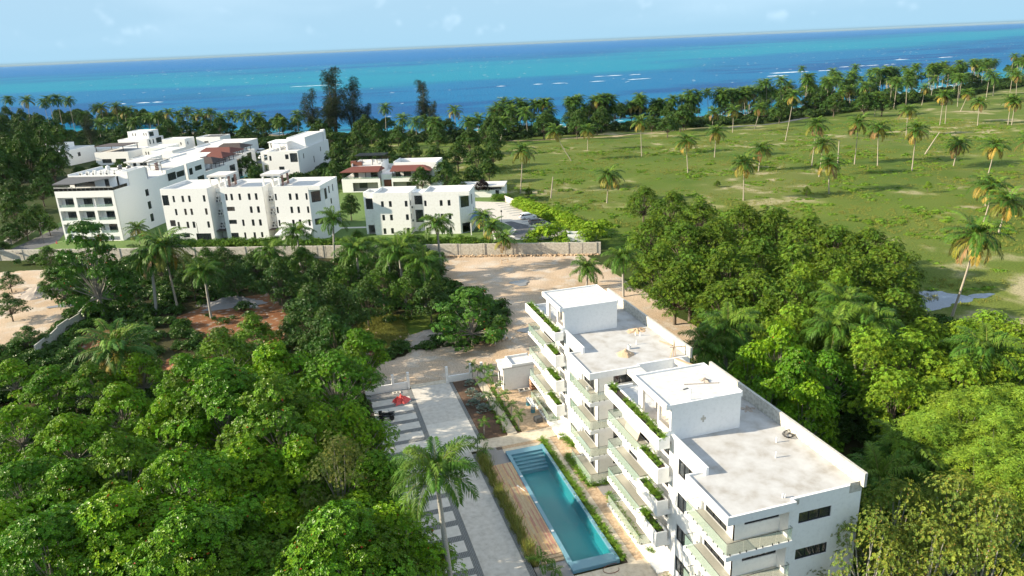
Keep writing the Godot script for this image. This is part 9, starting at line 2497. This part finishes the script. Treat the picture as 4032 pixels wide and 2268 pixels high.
func build_loose_things() -> void:
	rng.seed = 5000
	solo("red_tarpaulin", heap(0.95, 0.95, 3, 0.9, 1.2), M["red_tarp"], "crumpled red tarpaulin heaped on a parking slab", "tarpaulin", Vector3(9.45, 0.07, -89.9), 0.2)
	quad_bike(Vector3(7.1, 0.07, -85.5), -0.12)
	motorbike("black motorcycle parked on the grid pavers near the big royal palm", Vector3(6.6, 0.07, -55.4), 0.22, 1.05)
	# drums with a trough
	for q in [[25.2, -82.7, "drum_grey", "blue-grey drum under the far end of the white trough"], [25.15, -80.6, "drum_blue", "blue drum under the near end of the white trough"]]:
		var t := thing("drum", q[3], "drum", Vector3(q[0], 0.03, q[1]))
		var b := MB.new()
		b.lathe(Vector3.ZERO, [Vector2(0.0, 0.0), Vector2(0.29, 0.0), Vector2(0.29, 0.3), Vector2(0.305, 0.31), Vector2(0.29, 0.33), Vector2(0.29, 0.5)], 18)
		obj("lower_shell", b, M["drum_blue"], t)
		b = MB.new()
		b.lathe(Vector3.ZERO, [Vector2(0.29, 0.501), Vector2(0.29, 0.6), Vector2(0.305, 0.61), Vector2(0.29, 0.63), Vector2(0.29, 0.9), Vector2(0.26, 0.92), Vector2(0.0, 0.9)], 18)
		obj("upper_shell", b, M["drum_grey"], t)
	var tr := thing("trough", "white plastic trough laid across two drums", "trough", Vector3(25.18, 0.96, -81.6))
	slab(tr, "base", "pvc_white", -0.2, 0.2, 0.0, 0.03, -1.4, 1.4)
	for q in [[-0.2, -0.17], [0.17, 0.2]]:
		slab(tr, "side", "pvc_white", q[0], q[1], 0.031, 0.16, -1.4, 1.4)
	var bb := MB.new()
	bb.cbox(-0.45, 0.45, 0, 0.62, -0.4, 0.4, 0.08)
	var gb := solo("plastic_box", bb, M["grey_box"], "dark grey plastic box lying on the sandy yard", "box", Vector3(25.0, 0.03, -78.1), 0.15)
	obj("lid", bx(-0.4, 0.4, 0.621, 0.66, -0.35, 0.35), M["grey_box"], gb)
	for q in [[26.0, -87.0, 1.6, 0.9, "open concrete manhole frame beside the gatehouse wall"], [26.5, -78.6, 1.3, 0.7, "open concrete manhole frame beside the dark plastic box"], [9.35, -92.5, 1.1, 0.7, "open concrete manhole frame in the gravel behind the parking bays"]]:
		var t := thing("manhole_frame", q[4], "manhole", Vector3(q[0], 0.03, q[1]))
		var w: float = q[2] / 2
		var d: float = q[3] / 2
		slab(t, "frame", "pavement_pale", -w, w, 0, 0.16, -d, -d + 0.14)
		slab(t, "frame", "pavement_pale", -w, w, 0, 0.16, d - 0.14, d)
		slab(t, "frame", "pavement_pale", -w, -w + 0.14, 0, 0.159, -d + 0.141, d - 0.141)
		slab(t, "frame", "pavement_pale", w - 0.14, w, 0, 0.159, -d + 0.141, d - 0.141)
		slab(t, "frame", "pavement_pale", -0.07, 0.07, 0, 0.158, -d + 0.142, d - 0.142)
		slab(t, "pit", "soil_dark", -w + 0.15, w - 0.15, 0.0, 0.05, -d + 0.15, d - 0.15)
	# hose, deck pipe
	var hb := MB.new()
	var pts := []
	var rad := []
	for k in 26:
		var u := k / 25.0
		pts.push_back(Vector3(0.9 * cos(u * 5.2) + u * 0.6, 0.03, 0.5 * sin(u * 5.2) - u * 0.2))
		rad.push_back(0.028)
	hb.tube(pts, rad, 6)
	solo("garden_hose", hb, M["louvre_brown"], "brown garden hose looped on the paving at the pool end", "hose", Vector3(22.2, 0.055, -50.0))
	hb = MB.new()
	hb.tube([Vector3(0, 0.04, 0), Vector3(0.42, 0.04, 1.15)], [0.04, 0.04], 8)
	hb.lathe(Vector3(0, 0.0, 0), [Vector2(0.09, 0.0), Vector2(0.09, 0.08), Vector2(0.0, 0.08)], 10)
	solo("plastic_pipe", hb, M["bucket_white"], "short grey plastic pipe lying on the timber deck", "pipe", Vector3(18.3, 0.305, -65.05))
	# boards stacked by the gatehouse
	var st_ := thing("board_stack", "stack of weathered brown boards against the gatehouse", "boards", Vector3(27.4, 0, -86.9))
	for k in 9:
		slab(st_, "board", "louvre_brown" if k % 2 else "lumber", -0.6 + 0.04 * (k % 3), 0.55 + 0.05 * (k % 2), 0.2 * k, 0.2 * k + 0.15, -0.45, 0.5 + 0.04 * (k % 2))
	# things on the far roof
	solo("sand_heap", heap(1.0, 0.62, 11, 0.3), M["garden_sand"], "cone of grey sand heaped on the far block's roof", "sand heap", Vector3(31.2, 13.0, -66.1))
	solo("sand_heap", heap(0.9, 0.3, 12, 0.6, 1.5), M["garden_sand"], "flat spread of sand in the shadow on the far block's roof", "sand heap", Vector3(35.3, 13.0, -71.8))
	var bu := thing("bucket", "white bucket beside the cone of sand", "bucket", Vector3(32.2, 13.0, -67.3))
	var b := MB.new()
	b.lathe(Vector3.ZERO, [Vector2(0.0, 0.0), Vector2(0.17, 0.0), Vector2(0.2, 0.42), Vector2(0.22, 0.43), Vector2(0.22, 0.45), Vector2(0.18, 0.45), Vector2(0.16, 0.05), Vector2(0.0, 0.05)], 16)
	obj("body", b, M["bucket_white"], bu)
	pipe(34.9, 13.0, -70.2, 0.5, "white vent pipe of a pair beyond the cone of sand on the far roof", "paired vent pipes of the far roof")
	pipe(34.48, 13.0, -70.5, 0.42, "white vent pipe of a pair beyond the cone of sand on the far roof", "paired vent pipes of the far roof")
	pipe(33.43, 13.0, -68.1, 0.5, "single white vent pipe behind the bucket on the far roof")
	var br := thing("timber_brace", "propped timber formwork brace at the far roof's edge", "brace", Vector3(35.6, 13.0, -63.7))
	for q in [[Vector3(0, 0, 0), Vector3(0.1, 1.9, -0.2)], [Vector3(-0.5, 0, 0.2), Vector3(0.05, 1.1, -0.1)], [Vector3(0.25, 0, -0.1), Vector3(0.1, 1.6, -0.2)], [Vector3(-0.4, 1.05, -0.1), Vector3(1.4, 0.95, 0.05)], [Vector3(1.35, 0.0, 0.05), Vector3(1.35, 1.05, 0.05)]]:
		obj("batten", stick(q[0], q[1], 0.08, 0.06), M["lumber"], br)
	solo("timber_plank", stick(Vector3.ZERO, Vector3(0.6, 0.05, 1.7), 0.18, 0.04), M["lumber"], "loose timber plank on the far roof beside the raw parapet", "plank", Vector3(36.2, 13.02, -68.0))
	solo("timber_plank", stick(Vector3.ZERO, Vector3(0.9, 0.02, 2.5), 0.3, 0.05), M["lumber"], "long board bridging from the far roof towards the other block", "plank", Vector3(35.4, 13.03, -63.4))
	# things on the near roofs
	pipe(34.95, 13.0, -45.2, 0.48, "white vent pipe casting a long shadow near the cable heap on the nearer roof")
	pipe(33.51, 13.0, -43.25, 0.52, "white vent pipe standing alone on the open deck of the nearer roof")
	pipe(30.7, 13.0, -38.5, 0.35, "short white pipe of a pair at the notched corner of the nearer roof", "corner pipes")
	pipe(30.85, 13.0, -38.45, 0.3, "short white pipe of a pair at the notched corner of the nearer roof", "corner pipes")
	pipe(28.95, 16.31, -48.75, 1.07, "tall white pipe on the edge of the nearer roof room")
	solo("rubble_heap", heap(0.42, 0.3, 21, 1.2), M["rubble"], "small heap of rubble on the nearer roof room", "rubble", Vector3(31.9, 16.31, -51.5))
	solo("timber_plank", stick(Vector3.ZERO, Vector3(2.95, 0.0, 0.8), 0.1, 0.05), M["rubble"], "long grey batten lying on the nearer roof room", "plank", Vector3(29.85, 16.315, -51.45))
	solo("timber_plank", stick(Vector3.ZERO, Vector3(0.5, 0.0, -0.1), 0.12, 0.05), M["grey_box"], "short dark offcut on the nearer roof room", "plank", Vector3(29.3, 16.315, -50.6))
	solo("rubble_heap", heap(0.5, 0.14, 22, 1.2, 1.3), M["rubble"], "low strewn rubble in the shadow on the nearer roof", "rubble", Vector3(36.1, 13.0, -51.0))
	var ch := MB.new()
	for k in 6:
		var pp := []
		var rr := []
		for j in 12:
			var u := j / 11.0 * TAU
			pp.push_back(Vector3(cos(u + k) * (0.5 + 0.1 * k) * 0.7, 0.05 + 0.04 * k + 0.05 * sin(u * 2.0 + k), sin(u + k) * (0.25 + 0.05 * k)))
			rr.push_back(0.02)
		ch.tube(pp, rr, 5)
	solo("cable_heap", ch, M["dark_metal"], "tangled dark cable heap by the raw parapet of the nearer roof", "cable", Vector3(36.5, 13.0, -45.7), 0.6)
	# balcony things
	bu = thing("bucket", "white bucket standing on a top balcony of the far block", "bucket", Vector3(26.6, 9.82, -65.6))
	obj("body", b, M["bucket_white"], bu)
	var pl := thing("leaning_panel", "beige board leaning on a top balcony of the nearer block", "panel", Vector3(27.0, 9.82, -55.6))
	var pb := MB.new()
	pb.obox(Transform3D(Basis(Vector3.BACK, -0.32), Vector3(-0.15, 0, 0)), Vector3(-0.02, 0, -1.35), Vector3(0.02, 1.45, 1.35))
	obj("board", pb, M["beige_wall"], pl)
	# sandy lot
	solo("dirt_mound", heap(3.4, 1.0, 31, 0.7, 1.5), M["rubble"], "long low mound of grey rubble and earth by the lone almond tree", "mound", Vector3(16.5, 0, -110.6), 0.1)
	solo("dirt_mound", heap(2.2, 1.2, 32, 0.8, 1.2), M["garden_sand"], "pale sandy mound beside the lone almond tree", "mound", Vector3(21.6, 0, -108.6), 0.4)
	solo("dirt_mound", heap(3.6, 1.6, 33, 0.8, 1.5), M["rubble"], "heap of broken stone on the open sandy plot", "mound", Vector3(-53.5, 0, -166.0), 0.4)
	solo("dirt_mound", heap(3.0, 1.4, 34, 0.8, 2.2), M["gravel_grey"], "long heap of grey gravel beside the red earth clearing", "mound", Vector3(-14.4, 0, -142.3), -0.25)
	solo("dirt_mound", heap(2.2, 0.7, 35, 0.9, 1.5), M["red_earth"], "low mound of red earth and roots among the almond trees", "mound", Vector3(-20.5, 0, -114.0), 0.5)
	solo("dirt_mound", heap(2.6, 0.9, 36, 0.9, 1.4), M["red_earth"], "mound of red-brown earth beside the grey concrete wall", "mound", Vector3(-34.0, 0, -131.0), 0.5)
	solo("dirt_mound", heap(2.0, 0.6, 37, 0.9, 1.4), M["red_earth"], "low reddish mound at the edge of the long grass", "mound", Vector3(5.5, 0, -116.5), 0.3)
	var rb := MB.new()
	rb.tube([Vector3(-0.6, 0.42, 0.5), Vector3(0.6, 0.42, -0.5)], [0.42, 0.42], 16)
	solo("rusty_drum", rb, M["orange_rust"], "rusty orange drum lying on its side on the sandy lot", "drum", Vector3(26.2, 0, -106.0), 0.3)
	rb = MB.new()
	rb.tube([Vector3(0, -0.2, 0), Vector3(0, 1.1, 0)], [0.09, 0.09], 8)
	solo("marker_stake", rb, M["pvc_white"], "white marker stake beside the rusty drum", "stake", Vector3(26.7, 0, -104.3))
	var sh := thing("sawhorse", "small wooden sawhorse standing on the open sand", "sawhorse", Vector3(40.7, 0, -147.0), 0.3)
	obj("beam", stick(Vector3(-0.9, 0.75, 0), Vector3(0.9, 0.75, 0), 0.1, 0.1), M["lumber"], sh)
	for q in [[-0.8, -0.3], [-0.8, 0.3], [0.8, -0.3], [0.8, 0.3]]:
		obj("leg", stick(Vector3(q[0], 0, q[1]), Vector3(q[0], 0.76, 0), 0.07, 0.07), M["lumber"], sh)
	# grey concrete wall between the plots
	var gw := thing("concrete_wall", "grey concrete wall stepping between the sandy plot and the almond grove", "wall", Vector3(-42.0, 0, -139.0))
	for q in [[-43.61, -126.55, -42.99, -130.12, 2.60], [-42.99, -130.12, -42.57, -135.15, 2.35], [-42.57, -135.15, -41.69, -138.75, 2.60], [-41.69, -138.75, -40.68, -141.88, 2.35], [-40.68, -141.88, -40.25, -150.80, 2.60]]:
		obj("wall_panel", stick(Vector3(q[0] + 42.0, -0.3, q[1] + 139.0), Vector3(q[2] + 42.0, -0.3, q[3] + 139.0), 0.2, q[4]), M["raw_concrete"], gw)
	# puddles
	struct("puddle", poly_sheet(blob(39.5, -132.4, 1.7, 1.9, 3), 0.075), M["puddle_sand"], "blue puddle on the open sand")
	struct("puddle", poly_sheet(blob(33.0, -108.0, 1.3, 1.2, 4), 0.075), M["puddle_sand"], "small puddle on the sand behind the far block")
	struct("puddle", poly_sheet(blob(-47.0, -155.0, 2.6, 1.2, 5), 0.075), M["puddle_sand"], "puddle on the sandy plot beyond the concrete wall")
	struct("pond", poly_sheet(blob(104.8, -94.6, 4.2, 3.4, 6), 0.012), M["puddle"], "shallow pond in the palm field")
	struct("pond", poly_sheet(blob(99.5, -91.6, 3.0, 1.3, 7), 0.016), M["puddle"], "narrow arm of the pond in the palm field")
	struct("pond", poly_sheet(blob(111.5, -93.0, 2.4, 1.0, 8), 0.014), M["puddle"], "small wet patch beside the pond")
	# loose stones at the foot of the retaining wall
	var xf := []
	rng.seed = 5100
	for k in 520:
		var s := rng.randf_range(-48.0, 1.5)
		var p := stx(s, 0.0, 157.55 - absf(rng.randfn(0.0, 0.45)))
		xf.push_back(Transform3D(Basis.from_euler(Vector3(rng.randf() * 6, rng.randf() * 6, rng.randf() * 6)).scaled(Vector3.ONE * rng.randf_range(0.12, 0.42)), p + Vector3(0, 0.02, 0)))
	for m in [[16.5, -110.6, 5.0, 2.6], [21.6, -108.6, 3.2, 2.2], [-53.5, -166.0, 5.5, 3.4], [26.0, -105.5, 3.0, 1.6], [30.0, -97.5, 8.0, 1.0], [-20.0, -114.0, 4.0, 3.0], [5.5, -116.5, 3.0, 2.0]]:
		for k in 70:
			xf.push_back(Transform3D(Basis.from_euler(Vector3(rng.randf() * 6, rng.randf() * 6, rng.randf() * 6)).scaled(Vector3.ONE * rng.randf_range(0.08, 0.32)), Vector3(m[0] + rng.randfn(0, 0.5) * m[2], rng.randf_range(0.0, 0.35), m[1] + rng.randfn(0, 0.5) * m[3])))
	multi("loose_stones", stone_mesh(9), M["garden_sand"], xf, "loose stones strewn along the wall foot and over the mounds", "stones")


func blob(x: float, z: float, rx: float, rz: float, sd_: int) -> Array:
	var out := []
	for k in 28:
		var a := TAU * k / 28.0
		var r := 1.0 + 0.35 * hill.get_noise_2d(cos(a) * 60.0 + sd_ * 50.0, sin(a) * 60.0) + 0.18 * sin(a * 3.0 + sd_)
		out.push_back([x + cos(a) * rx * r, z + sin(a) * rz * r])
	return out


func quad_bike(at_: Vector3, turn: float) -> void:
	var t := thing("quad_bike", "black quad bike parked on the paved bays near the red tarpaulin", "quad bike", at_, turn)
	for q in [[-0.62, -0.42], [-0.62, 0.42], [0.64, -0.42], [0.64, 0.42]]:
		var w := MB.new()
		w.lathe(Vector3.ZERO, [Vector2(0.0, -0.12), Vector2(0.18, -0.12), Vector2(0.29, -0.11), Vector2(0.32, -0.06), Vector2(0.32, 0.06), Vector2(0.29, 0.11), Vector2(0.18, 0.12), Vector2(0.0, 0.12)], 18)
		var o := obj("wheel", w, M["black_rubber"], t)
		o.transform = Transform3D(Basis(Vector3.RIGHT, PI / 2), Vector3(q[0], 0.32, q[1]))
		var fd := MB.new()
		fd.obox(Transform3D(Basis(), Vector3(q[0], 0.68, q[1])), Vector3(-0.38, 0, -0.17), Vector3(0.38, 0.06, 0.17))
		obj("fender", fd, M["black_gloss"], t)
	var b := MB.new()
	b.cbox(-0.75, 0.8, 0.34, 0.62, -0.24, 0.24, 0.06)
	obj("chassis", b, M["grey_box"], t)
	b = MB.new()
	b.tube([Vector3(0.85, 0.7, 0), Vector3(0.45, 0.84, 0), Vector3(0.15, 0.8, 0)], [0.14, 0.2, 0.14], 8)
	obj("front_cowl", b, M["black_gloss"], t)
	b = MB.new()
	b.tube([Vector3(0.15, 0.8, 0), Vector3(-0.25, 0.8, 0), Vector3(-0.6, 0.9, 0)], [0.14, 0.17, 0.12], 8)
	obj("seat", b, M["black_rubber"], t)
	b = MB.new()
	b.tube([Vector3(0.2, 1.12, -0.4), Vector3(0.34, 1.06, -0.12), Vector3(0.34, 1.06, 0.12), Vector3(0.2, 1.12, 0.4)], [0.02, 0.02, 0.02, 0.02], 6)
	b.tube([Vector3(0.34, 1.06, 0), Vector3(0.5, 0.7, 0)], [0.03, 0.04], 6)
	obj("handlebar", b, M["dark_metal"], t)
	for x in [-0.78, 0.78]:
		var r := MB.new()
		for k in 4:
			r.tube([Vector3(x - 0.22, 0.86, -0.3 + 0.2 * k), Vector3(x + 0.22, 0.86, -0.3 + 0.2 * k)], [0.012, 0.012], 5)
		r.tube([Vector3(x - 0.22, 0.86, -0.32), Vector3(x - 0.22, 0.86, 0.32)], [0.015, 0.015], 5)
		r.tube([Vector3(x + 0.22, 0.86, -0.32), Vector3(x + 0.22, 0.86, 0.32)], [0.015, 0.015], 5)
		obj("rack", r, M["dark_metal"], t)
	b = MB.new()
	b.cbox(-1.0, -0.55, 0.87, 1.2, -0.28, 0.28, 0.06)
	obj("luggage_box", b, M["black_gloss"], t)


func _ready() -> void:
	var t0 := Time.get_ticks_msec()
	set_camera()
	make_materials()
	build_terrain()
	build_sea()
	track("sandy_track", [[103.6, -382.7], [115.6, -368.5], [139.4, -363.8], [159.8, -356.2], [180.9, -364.9], [198.3, -364.5], [217.4, -366.4], [231.9, -360.2]], 1.3, M["garden_sand"], "pale sandy track below the shore palms")
	track("road", [[231.9, -360.2], [254.1, -361.4], [273.1, -366.7], [296.8, -379.2], [327.7, -400.9], [359.8, -416.1]], 2.2, M["asphalt"], "grey road between the shore palms")
	print("land ", Time.get_ticks_msec() - t0)
	build_yard()
	apartment_block(0.0, false)
	apartment_block(-25.1, true)
	print("blocks ", Time.get_ticks_msec() - t0)
	build_compound()
	print("compound ", Time.get_ticks_msec() - t0)
	build_loose_things()
	build_plants()
	print("plants ", Time.get_ticks_msec() - t0)
